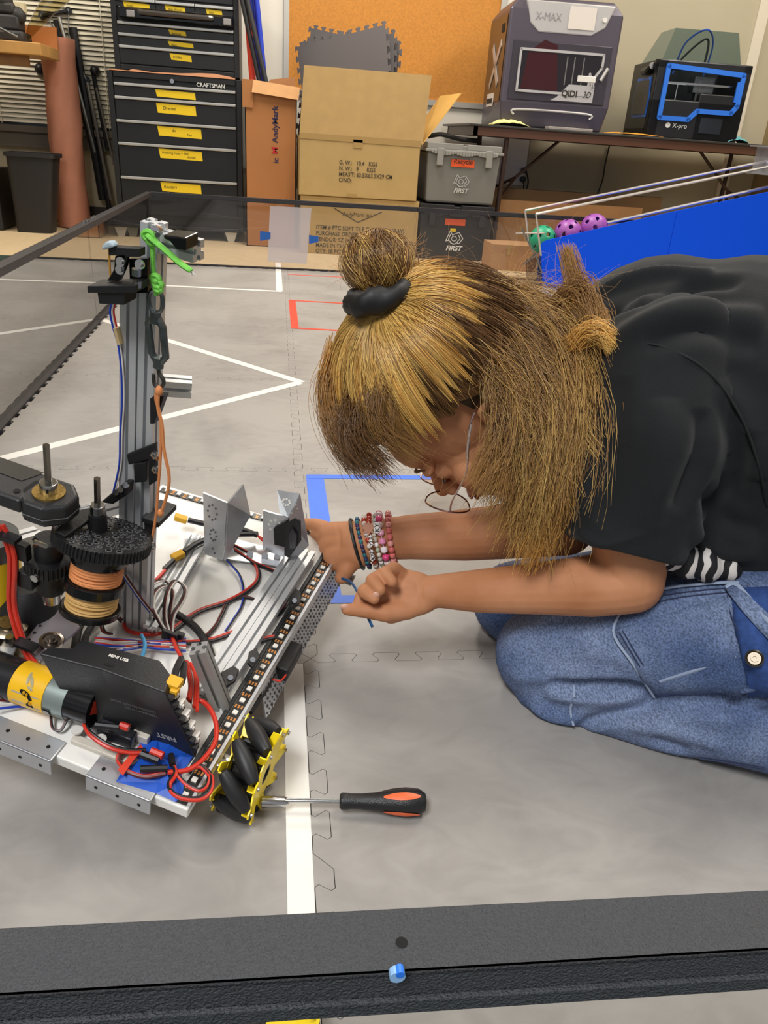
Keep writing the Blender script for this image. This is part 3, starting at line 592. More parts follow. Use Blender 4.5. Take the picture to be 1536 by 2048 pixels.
def outline(pts, wd, y): 
    b = MB()
    n = len(pts)
    for i in range(n): b.bar((pts[i][0], y, pts[i][1]), (pts[(i+1) % n][0], y, pts[(i+1) % n][1]), wd, .008, up=(0, 1, 0)); b.cyl((pts[i][0], y-.004, pts[i][1]), (pts[i][0], y+.004, pts[i][1]), wd/2, 10)
    return b
wz1 = h-.24; wz0 = .175
wp = [(.08, wz0), (.30, wz0), (.36, wz0-.0), (w-.09, wz0), (w-.09, wz0+.1), (w-.065, wz0+.15), (w-.065, wz1-.1), (w-.05, wz1-.06), (w-.055, wz1), (.09, wz1)]
wp = [(.08, wz0), (w-.135, wz0), (w-.135, wz0+.10), (w-.11, wz1-.16), (w-.11, wz1-.11), (w-.075, wz1-.06), (w-.075, wz1), (.08, wz1)]
b = outline(wp, .012, yF-.002); b.build('window_trim', m_sil, t, world=False)
b = MB(); b.prism([(x, yF-.001, z) for x, z in wp], (0, .001, 0)); b.build('window_pane', mat('pane_smoke', '1b1214', .06, coat=.3), t, world=False)
b = MB(); 
for x in (.33, .37, .42): b.box((x, yF-.0025, wz0+.04), (x+.006, yF-.001, wz1-.02))
b.build('guide_rods', mat('rod_grey', '6b6868', .3), t, world=False)
b = MB(); b.prism([(.1, yF-.0018, wz0+.01), (.3, yF-.0018, wz0+.01), (.27, yF-.0018, wz0+.22), (.2, yF-.0018, wz0+.24), (.12, yF-.0018, wz0+.18)], (0, .0006, 0)); b.build('red_part', mat('red_dim', '3a0d10', .2), t, world=False)
b = MB(); b.prism([P2(.27, wz0-.035, yF-.004), P2(w-.1, wz0-.035, yF-.004), P2(w-.1, wz0+.045, yF-.004), P2(.36, wz0+.045, yF-.004), P2(.3, wz0-.02, yF-.004)], (0, .004, 0)); b.build('name_plate', m_sil, t, world=False)
text('lettering', 'QIDI', (.325, yF-.006, wz0-.012), X3, Z3, .042, m_ink, t, .0005, world=False, bold=.03); text('lettering', '3D', (.44, yF-.006, wz0-.012), X3, Z3, .042, m_ink, t, .0005, world=False, shear=.3, sx=.85)
b = MB(); b.box((w-.2, yF-.008, wz0+.06), (w-.1, yF-.002, wz0+.09)); b.build('sticker', m_white, t, world=False, bevel=.008)
b = MB(); b.tube([(w-.045, yF-.01, wz1-.06), (w-.075, yF-.01, wz1-.12)], .009, 8); b.build('door_handle', m_sil, t, world=False, smooth=True)
b = MB(); b.tube(spl([(.08, yF, .06), (.1, yF, .085), (w-.12, yF, .085), (w-.1, yF, .06)], 5), .006, 8); b.build('lower_trim', m_sil, t, world=False, smooth=True)
# ---- small printer
rz = math.radians(-5); o = Py(1294, 254, 4.45); o[2] = ZT
t = thing('small_printer', 'smaller black 3D printer with bright blue window frame and clear top hood', 'printer', M=frame_from(o, rz))
w = Py(1455, 280, 4.45)[0]-o[0]+.03; h = Py(1330, 118, 4.45)[2]-ZT; d = .42
m_pb = mat('printer_black', '17171a', .35); m_blue = mat('printer_blue', '2a6fd6', .35)
x0, x1, z0, z1 = .07, w-.05, .2*h/.36, h-.045
b = MB(); th = .05
b.box((0, 0, 0), (w, .05, z0-.02)); b.box((0, 0, 0), (.06, .05, h)); b.box((w-.05, 0, 0), (w, .05, h)); b.box((0, 0, z1), (w, .05, h)); b.box((0, .05, 0), (.012, d, h)); b.box((w-.012, .05, 0), (w, d, h)); b.box((0, d-.012, 0), (w, d, h)); b.box((0, .05, 0), (w, d, .05)); b.box((w*.5, 0, 0), (w, .05, z0+.02))
b.build('body', m_pb, t, world=False, bevel=.008)
b = MB(); b.box((.0, .04, h-.002), (w, .06, h+.002)); b.build('top_edge', m_pb, t, world=False)
zq = h*.26
fp = [(.055, zq), (w*.42, zq), (w*.5, zq+.045), (w-.07, zq+.045), (w-.045, zq+.08), (w-.045, h-.05), (.055, h-.03)]
b = MB()
n = len(fp)
for i in range(n): b.bar((fp[i][0], -.006, fp[i][1]), (fp[(i+1) % n][0], -.006, fp[(i+1) % n][1]), .024, .014, up=(0, 1, 0)); b.cyl((fp[i][0], -.013, fp[i][1]), (fp[i][0], .001, fp[i][1]), .012, 10)
b.box((w-.07, -.012, zq+.1), (w-.035, 0, zq+.2)); b.build('window_frame', m_blue, t, world=False)
b = MB(); b.box((.06, .045, h-.11), (w-.06, .055, h-.1)); b.cyl((.2, .2, .06), (.2, .2, h-.1), .006, 8); b.cyl((.05, .2, h-.1), (w-.05, .2, h-.1), .005, 8); b.build('gantry_rails', m_steel, t, world=False)
b = MB(); b.box((w*.5, .12, h-.14), (w*.72, .2, h-.06)); b.box((w*.55, .14, h-.18), (w*.62, .18, h-.14)); b.build('print_head', m_dsteel, t, world=False)
b = MB(); b.box((w*.24, .1, .07), (w*.66, .3, .085)); b.build('print_bed', m_black, t, world=False)
b = MB(); b.prism([(-.004, .06, .1), (-.004, .3, .1), (-.004, .33, .18), (-.004, .3, h-.08), (-.004, .08, h-.08), (-.004, .05, .2)], (.004, 0, 0)); b.build('side_trim', m_blue, t, world=False)
b = MB(); b.prism([(-.008, .075, .115), (-.008, .285, .115), (-.008, .312, .18), (-.008, .285, h-.095), (-.008, .09, h-.095), (-.008, .066, .2)], (.004, 0, 0)); b.build('side_cover', mat('cover_grey', '57534f', .4), t, world=False)
b = MB(); b.box((w*.56, -.004, .035), (w*.8, 0, .115)); b.build('touch_screen', mat('screen_dark', '22262e', .1), t, world=False, bevel=.003)
text('lettering', 'X-pro', (w*.27, -.001, .055), X3, Z3, .034, m_wl, t, .0005, world=False); MB().cyl((w*.22, -.001, .066), (w*.22, -.002, .066), .014, 16).build('round_logo', m_wl, t, world=False)
b = MB(); b.tube(spl([(-.012, .06, h-.03), (-.014, .12, h-.05), (-.012, .2, h-.05)], 4), .02, 8); b.build('side_handle', m_pb, t, world=False)
hb = Py(1340, 58, 4.6)[2]-ZT
b = MB(); b.add([(0.03, .05, h), (w-.05, .05, h), (w-.05, d-.02, h), (.03, d-.02, h), (.09, .1, hb), (w-.08, .1, hb), (w-.08, d-.1, hb), (.09, d-.1, hb)], [(4, 5, 6, 7), (0, 1, 5, 4), (1, 2, 6, 5), (2, 3, 7, 6), (3, 0, 4, 7)]); b.build('clear_hood', glassy('hood_clear', 'c3d2d6', 1.5, .03), t, world=False)
b = MB(); b.tube(spl([(w*.3, .2, h-.05), (w*.36, .18, h+.1), (w*.55, .16, h+.17), (w*.66, .18, h+.1), (w*.64, .2, h-.05)], 8), .005, 6); b.build('feed_tube', mat('tube_blue2', '2c4f9c', .3), t, world=False)
b = MB(); b.tube(spl([(w*.3, .22, h-.02), (w*.5, .2, h+.1), (w*.62, .2, h+.12), (w*.62, .2, h-.05)], 8), .006, 6); b.build('cable_bundle', m_black, t, world=False)
# things lying on the table
def blob(name, mm, label, cat, u0, u1, v, Y, hh, dd=.12, seed=1):
    a, b_ = Py(u0, v, Y), Py(u1, v, Y); rnd = random.Random(seed); n = 14; vs = []; fs = []
    for i in range(n+1):
        for j in range(7):
            x = a[0]+(b_[0]-a[0])*i/n; y = Y+dd*j/6; e = math.sin(PI*i/n)*math.sin(PI*min(j+.6, 6)/6.6)
            vs.append((x+rnd.uniform(-1, 1)*.003, y+rnd.uniform(-1, 1)*.006, ZT+.003+hh*max(e, 0)**.6*(.7+.3*rnd.random())))
    for i in range(n):
        for j in range(6): fs.append((i*7+j, (i+1)*7+j, (i+1)*7+j+1, i*7+j+1))
    b = MB().add(vs, fs); o = b.build(name, mm, smooth=True, ang=80); tag(o, label, cat); s_ = o.modifiers.new('s', 'SOLIDIFY'); s_.thickness = .002; return o
blob('cloth', mat('cloth_yellow', 'd9d488', .9, bump=.3), 'pale yellow cloth in front of the large printer', 'cloth', 987, 1062, 240, 4.34, .035)
blob('paper_scrap', mat('scrap_orange', 'd9912c', .8), 'orange paper scrap lying between the two printers', 'paper', 1212, 1330, 262, 4.38, .012, seed=3)
blob('cloth', mat('cloth_teal', '5c9aa0', .9), 'small teal cloth at the right of the smaller printer', 'cloth', 1458, 1500, 279, 4.40, .04, seed=4)
a, b_ = Py(1098, 248, 4.345), Py(1185, 256, 4.345); o = MB().box((a[0], 4.335, ZT+.0005), (b_[0], 4.41, ZT+.014)).build('grey_plate', mat('plate_grey', '9a938c', .5), bevel=.002); tag(o, 'flat grey plate lying against the large printer', 'plate')
# ---- left side: bin, paper roll, stands, shelf
YBN = 4.55
a = Py(6, 303, YBN); b_ = Py(106, 303, YBN); c_ = Py(30, 465, YBN); d_ = Py(101, 465, YBN)
t = thing('waste_bin', 'black plastic waste bin on the floor at far left', 'waste bin', ((a[0]+b_[0])/2, YBN+.12, ZF))
zt = a[2]; b = MB(); th = .004
def ring(x0, x1, y0, y1, z, r=.03, n=5):
    o = []
    for cx, cy, a0 in ((x1-r, y1-r, 0), (x0+r, y1-r, PI/2), (x0+r, y0+r, PI), (x1-r, y0+r, 1.5*PI)):
        for k in range(n): an = a0+PI/2*k/(n-1); o.append((cx+r*math.cos(an), cy+r*math.sin(an), z))
    return o
rings = [ring(c_[0], d_[0], YBN+.02, YBN+.16, ZF), ring(a[0]+.004, b_[0]-.004, YBN, YBN+.18, zt-.02), ring(a[0]-.006, b_[0]+.006, YBN-.01, YBN+.19, zt-.02), ring(a[0]-.006, b_[0]+.006, YBN-.01, YBN+.19, zt), ring(a[0]+.002, b_[0]-.002, YBN+.006, YBN+.174, zt), ring(c_[0]+.01, d_[0]-.01, YBN+.03, YBN+.15, ZF+.02)]
vs = [p for r_ in rings for p in r_]; n = 20; fs = [(i*n+k, i*n+(k+1) % n, (i+1)*n+(k+1) % n, (i+1)*n+k) for i in range(5) for k in range(n)]+[tuple(range(n))[::-1], tuple(range(5*n, 6*n))]
MB().add(vs, fs).build('bin_body', mat('bin_black', '1b1a1a', .55), t, smooth=True)
o = MB().box((-1.25, 4.6, ZF), (-.945, 4.85, .3)).build('dark_box', mat('bin_black', '1b1a1a', .55), bevel=.01); tag(o, 'dark container at the left edge beside the waste bin', 'box')
top = Py(113, 76, 4.93); bot = Py(150, 450, 4.93); bot[2] = ZF+.004
t = thing('paper_roll', 'tall roll of pink brown kraft paper leaning beside the waste bin', 'paper roll', tuple(bot))
dd = ax(top-bot); n = 30; vs = []; LL = np.linalg.norm(top-bot); sx = ax(np.cross(dd, Y3)); sy = np.cross(sx, dd); K = 60; fs = []
for i in range(K+1):
    h_ = LL*i/K; wob = .003*math.sin(i*.5)+.004*(math.sin((K-i)/K*2.6)); rr = .090+.002*math.sin(i*.21+1)
    for k in range(n):
        an = 2*PI*k/n; r_ = rr*(1+.035*math.sin(3*an+i*.12)+.02*math.sin(7*an+i*.3)+(.03*(random.random()-.5) if i in (0, K) else .008*(random.random()-.5)))
        vs.append(bot+dd*h_+sx*(r_*math.cos(an)+wob*.5)+sy*r_*math.sin(an))
fs = [(i*n+k, i*n+(k+1) % n, (i+1)*n+(k+1) % n, (i+1)*n+k) for i in range(K) for k in range(n)]
b = MB().add(vs, fs); b.add([v for v in vs[-n:]], [tuple(range(n))]); b.build('outer_sheet', mat('kraft_pink', 'c58469', .75, var=.06, vscale=12, bump=.2, bscale=60), t, smooth=True, ang=60)
# tripod stands folded
t = thing('folded_easel', 'folded black and silver stand leaning behind the paper roll', 'stand', tuple(Py(200, 450, 4.85)))
Q = lambda u, v, y=4.9: Py(u, v, 5.035 if y < 4.86 and y != 4.85 else 5.065)
m_at = mat('anod_grey', '9aa0a0', .35, .8)
b = MB(); b.tube([Q(118, 34, 4.84), Q(150, 150, 4.84), Q(190, 305, 4.82)], .010, 8); b.tube([Q(174, 165, 4.84), Q(222, 400, 4.8)], .010, 8); b.tube([Q(192, 175, 4.84), Q(228, 330, 4.81)], .006, 8); b.build('tube_leg', mat('tube_silver', 'a9a8a2', .3, .8), t, smooth=True)
b = MB(); b.tube([Q(146, 55, 4.95), Q(205, 400, 4.9)], .022, 8); b.tube([Q(112, 40), Q(165, 220)], .018, 8); b.tube([Q(150, 160), Q(185, 290)], .02, 8); b.tube([Q(185, 140, 4.93), Q(215, 300, 4.9)], .012, 8); b.tube([Q(195, 280), Q(222, 440, 4.85)], .016, 8); b.build('black_leg', m_black, t, smooth=True)
b = MB(); b.bar(Q(84, 31), Q(137, 21), .012, .03, up=(0, 1, 0)); b.cyl(Q(84, 31)-Y3*.01, Q(84, 31)+Y3*.01, .018, 12); b.cyl(Q(137, 21)-Y3*.01, Q(137, 21)+Y3*.01, .018, 12); b.build('top_bar', m_black, t)
b = MB(); b.cyl(Q(84, 31)-Y3*.014, Q(84, 31)-Y3*.01, .007, 10); b.cyl(Q(137, 21)-Y3*.014, Q(137, 21)-Y3*.01, .007, 10); b.build('rivet', m_steel, t)
b = MB(); b.bar(Q(95, 38, 4.88), Q(113, 62, 4.88), .004, .022, up=(0, 1, 0)); b.bar(Q(138, 30, 4.88), Q(137, 65, 4.88), .004, .022, up=(0, 1, 0)); b.bar(Q(137, 65, 4.88), Q(173, 160, 4.87), .004, .024, up=(0, 1, 0)); b.build('flat_link', m_at, t)
b = MB(); b.cyl(Q(173, 160, 4.87)-Y3*.01, Q(173, 160, 4.87)+Y3*.02, .02, 12); b.build('pivot', m_black, t, smooth=True); MB().ball(Q(190, 142, 4.92), .028, 10, 8).build('knob', m_black, t, smooth=True); MB().ball(Q(80, 138, 4.9), .03, 10, 8).build('knob', m_black, t, smooth=True)
# shelf at upper left with machine
sh = thing('wooden_bench', 'light wooden bench top at the upper left edge', 'bench', tuple(Py(40, 95, 4.5)))
a = Py(81, 90, 4.45); zb_ = Py(40, 84, 4.5)[2]; th = .055
MB().box((-1.8, 4.45, zb_-th), (a[0], 4.82, zb_)).build('bench_top', m_wood, sh, bevel=.004)
MB().box((-1.8, 4.5, zb_-th-.05), (a[0]-.08, 4.53, zb_-th)).build('rail', mat('wood_dark', '8a6030', .5, var=.1), sh)
MB().box((-1.8, 4.80, zb_), (a[0]+.0, 4.82, zb_+.1)).build('back_board', mat('wood_orange', 'b5703a', .5), sh)
for lx_, ly_ in ((-1.72, 4.5), (-1.2, 4.5), (-1.72, 4.76), (-1.2, 4.76)): MB().box((lx_, ly_, ZF), (lx_+.05, ly_+.05, zb_-th)).build('leg', m_wood, sh)
vs_ = thing('bench_vise', 'dark machine standing on the wooden bench at upper left', 'vise', (-1.0, 4.6, zb_))
b = MB(); q0 = Py(22, 80, 4.55); x = q0[0]
b.box((x-.12, 4.52, zb_+.001), (x+.07, 4.68, zb_+.05)); b.box((x-.1, 4.54, zb_+.05), (x+.05, 4.66, zb_+.12)); b.box((x-.08, 4.54, zb_+.12), (x+.035, 4.64, zb_+.17)); b.ball((x-.02, 4.58, zb_+.18), .045, 12, 8); b.ball((x+.04, 4.58, zb_+.12), .04, 12, 8); b.build('casting', mat('iron_dark', '33302e', .6, var=.3, bump=.5, bscale=80), vs_, bevel=.012, smooth=True)
b = MB(); b.tube([(x-.12, 4.5, zb_+.09), (x+.05, 4.5, zb_+.02)], .007, 8); b.build('handle', m_dsteel, vs_)
MB().box((x+.03, 4.57, zb_+.135), (x+.075, 4.62, zb_+.175)).build('tag', mat('paper_cream', 'd8c9a4', .7), vs_)
bg = thing('plastic_bag', 'translucent plastic bag on the bench behind the stand', 'plastic bag', tuple(Py(100, 40, 4.7)))
pts = [Py(52, 82, 4.6), Py(70, 50, 4.62), Py(95, 15, 4.66), Py(130, -20, 4.7)]; b = MB(); b.tube(spl(pts, 5), [.012, .02, .03, .04, .05, .055, .06, .065, .07, .075, .08, .085, .09, .09, .09, .09], 12, flat=.5); b.build('film', glassy('bag_film', 'ddd6bc', 1.25, .35), bg, smooth=True)
# ---- translucent sheet taped to the back clear wall
a, b_, c_, d_ = [Py(u, v, 3.6) for u, v in ((540, 412), (623, 416), (613, 528), (535, 523))]
t = thing('taped_sheet', 'translucent white sheet taped to the far clear wall', 'sheet', tuple((a+b_)/2))
b = MB(); b.add([a, b_, c_, d_], [(0, 3, 2, 1)]); ms = mat('sheet_white', 'cfc8cc', .4); bs = ms.node_tree.nodes['Principled BSDF']; bs.inputs['Alpha'].default_value = .78; b.build('sheet', ms, t)
for u0, v0, u1, v1 in ((520, 462, 541, 478), (618, 470, 637, 484)):
    p = [Py(u, v, 3.597) for u, v in ((u0, v0), (u1, v0+3), (u1, v1), (u0, v1+4))]; MB().add(p, [(0, 3, 2, 1)]).build('blue_tape', mat('painter_blue', '1d5fb4', .5), t)
# ---- ramp structure with balls
YR = 3.44
RP = thing('ball_ramp', 'blue sided ball ramp with aluminium rails along the back wall', 'ramp', tuple(Py(1085, 570, YR)*np.array([1, 1, 0])))
m_rb = mat('panel_blue', '0a54f0', .6, spec=.15)
z0 = .002
A1 = Py(1084, 478, YR); A2 = Py(1365, 420, YR); A3 = Py(1545, 386, YR); A4 = Py(1700, 350, YR)
xs = A1[0]+.002; E_ = Py(1100, 484, YR)
def blue(pts): return MB().prism([(p[0], YR, p[1]) for p in pts], (0, .006, 0))
xe = Py(1352, 430, YR)[0]
blue([(xs, .002), (xe, .002), (xe, A2[2]-.005), (xs+.02, A1[2]-.005), (xs, A1[2]-.02)]).build('side_panel', m_rb, RP)
blue([(xe+.002, .002), (A4[0], .002), (A4[0], A4[2]), (xe+.002, A2[2]-.005)]).build('side_panel', m_rb, RP)
# rear panel + floor of ramp
YR2 = YR+.135
b = MB(); b.add([(xs+.02, YR+.006, A1[2]-.05), (A4[0], YR+.006, A4[2]-.05), (A4[0], YR2-.01, A4[2]-.05), (xs+.02, YR2-.01, A1[2]-.05)], [(0, 1, 2, 3)]); 
o = b.build('ramp_bed', m_rb, RP); o.modifiers.new('s', 'SOLIDIFY').thickness = .004
b = MB(); mr_ = mat('rail_bright', 'd6cfc8', .3, .7)
r1 = [Py(1050, 421, YR2), Py(1545, 320, YR2)]; r2 = [Py(1071, 428, YR), Py(1545, 332, YR)]; r3 = [Py(1213, 446, YR2), Py(1545, 372, YR2)]
b.tube(r1, .006, 6); b.tube(r2, .006, 6); b.tube(r3, .007, 6); b.build('guide_rail', mr_, RP)
b = MB(); p = Py(1053, 470, YR2); b.tube([r1[0], Py(1058, 486, YR2)], .0045, 6); b.tube([Py(1072, 428, YR), Py(1082, 512, YR)], .0045, 6); b.tube([Py(1032, 467, YR2), Py(1090, 466, YR)], .004, 6); b.build('post', mr_, RP)
b = MB(); b.bar(Py(1044, 458, YR-.02), Py(1068, 508, YR-.02), .006, .012, up=(0, 1, 0)); b.bar(Py(1070, 508, YR-.02), Py(1083, 545, YR-.02), .006, .014, up=(0, 1, 0)); b.bar(Py(1045, 530, YR-.02), Py(1075, 505, YR-.02), .004, .01, up=(0, 1, 0)); b.build('latch_arm', m_dsteel, RP)
pp = [Py(u, v, YR-.01) for u, v in ((1052, 520), (1082, 512), (1086, 578), (1052, 574))]; MB().prism(pp, (0, .004, 0)).build('end_plate', glassy('plate_frost', 'c9c4c2', 1.5, .3), RP)
b = MB(); pb = Py(1520, 320, YR2+.05); b.box((pb[0]-.0, YR2-.1, pb[2]-.06), (pb[0]+.15, YR2-.09, pb[2]+.06)); b.box((pb[0], YR2-.1, pb[2]-.06), (pb[0]+.006, YR2+.1, pb[2]+.06)); b.box((pb[0]-.04, YR2-.1, pb[2]+.055), (pb[0]+.15, YR2+.1, pb[2]+.062)); b.box((pb[0]-.03, YR2-.1, pb[2]-.062), (pb[0]+.15, YR2+.1, pb[2]-.058)); b.build('corner_bracket', m_alu, RP)
def wiffle(c, r, mm, label, seed):
    bm = bmesh.new(); bmesh.ops.create_icosphere(bm, subdivisions=5, radius=r)
    dirs = []; n = 22
    rnd = random.Random(seed); R0 = Matrix.Rotation(rnd.uniform(0, 6), 3, 'X')@Matrix.Rotation(rnd.uniform(0, 6), 3, 'Z')
    for k in range(n):
        z = 1-2*(k+.5)/n; a = k*2.39996; s_ = math.sqrt(1-z*z); dirs.append(R0@Vector((s_*math.cos(a), s_*math.sin(a), z)))
    dl = [v for v in bm.verts if max(v.co.normalized().dot(d_) for d_ in dirs) > math.cos(.13)]
    bmesh.ops.delete(bm, geom=dl, context='VERTS'); me = bpy.data.meshes.new('ball'); bm.to_mesh(me); bm.free(); me.materials.append(mm)
    me.polygons.foreach_set('use_smooth', [True]*len(me.polygons)); o = bpy.data.objects.new('perforated_ball', me); COL.objects.link(o); o.location = c
    s_ = o.modifiers.new('s', 'SOLIDIFY'); s_.thickness = .003; tag(o, label, 'ball')
YBL = YR+.072
m_pu = mat('ball_purple', '9a4fa8', .4)
wiffle(Py(1085, 479, YBL), Py(1111, 479, YBL)[0]-Py(1085, 479, YBL)[0], mat('ball_green', '1f9a72', .4), 'green perforated ball at the low end of the blue ramp', 1)
wiffle(Py(1136, 467, YBL), .064, m_pu, 'purple perforated ball resting against the green ball', 2)
wiffle(Py(1188, 456, YBL), .064, m_pu, 'purple perforated ball farthest up the ramp', 3)
# ================================================================== ROBOT (local frame: x across, y along, z up)
def rot3(yaw, rx, ry):
    cz, sz, cx, sx, cy, sy = math.cos(yaw), math.sin(yaw), math.cos(rx), math.sin(rx), math.cos(ry), math.sin(ry)
    return np.array([[cz, -sz, 0], [sz, cz, 0], [0, 0, 1]])@np.array([[1, 0, 0], [0, cx, -sx], [0, sx, cx]])@np.array([[cy, 0, sy], [0, 1, 0], [-sy, 0, cy]])
RO = np.array([.48392, .31285, .0597]); RM = rot3(-.3997, .12032, .17468)
def _L(u, v, k, val): d = RM.T@ray(u, v); c = RM.T@(CP-RO); return c+d*(val-c[k])/d[k]
def RX(u, v, x): return _L(u, v, 0, x)
def RY(u, v, y): return _L(u, v, 1, y)
def RZ(u, v, z=0.): return _L(u, v, 2, z)
def toL(w): return RM.T@(np.array(w)-RO)
mm_ = Matrix([list(RM[i])+[RO[i]] for i in range(3)]+[[0, 0, 0, 1]])
RB = thing('competition_robot', 'wheeled robot on a white plate with a tall aluminium mast, black gears and red wires', 'robot', M=mm_)
def part(b, name, m_, parent=RB, **k): return b.build(name, m_, parent, world=False, **k)
LL_, WW = .4235, .2565
m_plate = mat('plate_white', 'e6e4de', .45, var=.04, vscale=14, bump=.05)
b = MB(); b.prism([(0, -.003, -.012), (.001, LL_+.006, -.012), (-WW-.002, LL_-.012, -.012), (-WW-.06, -.0, -.012)], (0, 0, .012)); part(b, 'base_plate', m_plate, bevel=.0015)
# --- extrusion helper
def extr(b, a, c, w=.015, up=(0, 0, 1)):
    a, c = np.array(a, float), np.array(c, float); d = ax(c-a); x = np.cross(d, up); x = ax(x) if np.linalg.norm(x) > .05 else ax(np.cross(d, (0, 1, 0))); y = np.cross(x, d)
    h = w/2; s1, s2, dp, lp = w*.1, w*.2, w*.3, w*.09; poly = []
    side = [(-h, -h), (-s1, -h), (-s1, -h+lp), (-s2, -h+lp), (-s1*.9, -h+dp), (s1*.9, -h+dp), (s2, -h+lp), (s1, -h+lp), (s1, -h)]
    for k in range(4):
        ca, sa = [(1, 0), (0, 1), (-1, 0), (0, -1)][k]
        for px, py in side: poly.append((px*ca-py*sa, px*sa+py*ca))
    b.prism([a+x*p+y*q_ for p, q_ in poly], c-a)
m_ext = mat('extrusion_alu', 'c9cbcd', .36, .55, var=.05)
MX, MY = -.1525, .168
def ext_part(a, c, up=(0, 0, 1), name='aluminium_extrusion', two=None):
    b = MB(); extr(b, a, c, up=up)
    if two is not None: extr(b, np.array(a)+two, np.array(c)+two, up=up)
    return part(b, name, m_ext)
a = RZ(627, 1112, .0075); c = RZ(462, 1390, .0075); a[0] = c[0] = -.031
ext_part(a, c); ext_part((-.0465, a[1]-.01, .0075), (-.0465, c[1]-.01, .0075))
ext_part(RZ(404, 1080, .0075), RZ(300, 1262, .0075)); ext_part(RZ(386, 1076, .0075), RZ(284, 1250, .0075))
# mast
mo = ext_part((MX-.0078, MY, .0), (MX-.0078, MY, .372), name='mast_extrusion'); mi = ext_part((MX+.0078, MY+.002, .0), (MX+.0078, MY+.002, .425), name='mast_extrusion')
t0 = np.array([MX+.012, MY+.004, .412]); ext_part(t0, t0+np.array([.034, -.004, .002]), name='cross_extrusion'); 
t1 = RY(325, 770, MY+.03); ext_part(t1, t1+np.array([.022, .012, .0]), name='cross_extrusion')
ext_part(RY(128, 1040, .21), RY(300, 992, .21), name='cross_extrusion'); 
ext_part(RY(35, 1162, .14), RY(150, 1125, .19), name='cross_extrusion'); ext_part(RY(30, 1085, .135), RY(75, 1072, .16), name='cross_extrusion')
m_blk = mat('printed_black', '131315', .5, bump=.15, bscale=500)
# mast brackets
def scr(b, p, d, r=.0028, l=.004): b.cyl(p, np.array(p)+ax(d)*l, r, 10)
fy = np.array([0, -1., 0])
b = MB(); c1 = RY(289, 910, MY-.0105); b.prism([RY(u, v, MY-.009) for u, v in ((258, 905), (316, 882), (318, 958), (302, 968), (302, 915), (262, 926))], (0, -.0045, 0)); part(b, 'mast_bracket', m_blk, bevel=.001)
b = MB(); b.prism([RY(u, v, MY-.0085) for u, v in ((274, 922), (300, 918), (298, 958), (276, 960))], (0, -.006, 0)); part(b, 'slide_insert', m_blk, bevel=.001)
b = MB()
for u, v in ((308, 909), (310, 938)): p = RY(u, v, MY-.0135); b.cyl(p, p+np.array([.006, -.004, 0]), .0022, 8); b.cyl(p, p+np.array([.002, -.0013, 0]), .0038, 6)
part(b, 'bracket_screws', m_steel)
b = MB(); p = RY(305, 1000, MY); b.box((MX+.012, MY-.014, p[2]-.018), (MX+.03, MY+.02, p[2]-.012)); b.prism([(MX+.012, MY-.01, p[2]-.015), (MX+.028, MY-.01, p[2]-.015), (MX+.014, MY-.01, p[2]-.05)], (0, .003, 0)); part(b, 'gusset', m_blk, bevel=.001)
b = MB(); b.prism([RY(u, v, MY-.012) for u, v in ((215, 993), (258, 957), (270, 958), (268, 978), (240, 996))], (0, -.012, 0)); part(b, 'corner_gusset', m_blk, bevel=.0015)
b = MB()
for u, v in ((234, 984), (243, 979), (253, 970)): p = RY(u, v, MY-.024); scr(b, p, (0, -1, .4), .0028, .002)
part(b, 'gusset_screws', m_steel)
b = MB(); b.prism([RY(u, v, MY-.009) for u, v in ((318, 784), (338, 785), (318, 840), (310, 840), (310, 790))], (0, -.008, 0)); part(b, 'stub_bracket', m_blk)
b = MB(); b.prism([RY(u, v, MY-.02) for u, v in ((325, 470), (371, 476), (371, 503), (352, 500), (340, 484), (328, 478))], (0, .02, 0)); part(b, 'top_bracket', m_blackg, bevel=.001)
b = MB(); p = RY(318, 462, MY-.012); b.cyl(p, p+np.array([0, -.006, .002]), .0035, 8); b.cyl(p+np.array([0, -.005, 0]), p+np.array([.004, -.009, 0]), .002, 8); part(b, 'top_bolt', m_steel)
# servo head at mast top
yS = MY-.011
b = MB(); b.prism([RY(u, v, yS) for u, v in ((264, 515), (300, 515), (301, 583), (266, 583))], (0, -.004, 0)); part(b, 'servo_plate', m_blackg)
sv = MB(); sv.prism([RY(u, v, yS-.006) for u, v in ((220, 566), (276, 566), (274, 597), (224, 595))], (0, -.018, 0)); so = part(sv, 'servo', m_blk, bevel=.001)
b = MB(); b.prism([RY(u, v, yS-.006) for u, v in ((204, 558), (300, 556), (300, 571), (205, 572))], (0, -.02, 0)); part(b, 'servo_flange', m_blk, parent=so, bevel=.0008)
b = MB(); b.prism([RY(u, v, yS-.01) for u, v in ((238, 508), (262, 507), (258, 530), (246, 558), (222, 558), (236, 535))], (0, -.006, 0)); part(b, 'servo_arm', m_blackg, bevel=.001)
b = MB(); b.prism([RY(u, v, yS-.012) for u, v in ((229, 489), (291, 493), (291, 509), (262, 509), (262, 506), (229, 506))], (0, -.008, 0)); part(b, 'finger_bar', m_blk, bevel=.0008)
b = MB()
for u, v in ((243, 524), (242, 539), (281, 529)): scr(b, RY(u, v, yS-.016), (0, -1, .2), .0038, .002); scr(b, RY(u, v, yS-.018), (0, -1, .2), .0018, .002)
for u, v in ((273, 551), (274, 574)): p = RY(u, v, yS-.02); b.cyl(p, p+np.array([0, 0, .005]), .0035, 8)
part(b, 'servo_screws', m_steel)
pts = [RY(u, v, yS-.015) for u, v in ((214, 489), (222, 480), (232, 479), (240, 489), (232, 492), (222, 494), (217, 497))]; b = MB().prism(pts, (0, -.008, 0)); part(b, 'tape_wrap', mat('wrap_grey_blue', '9fb0b8', .6), bevel=.002)
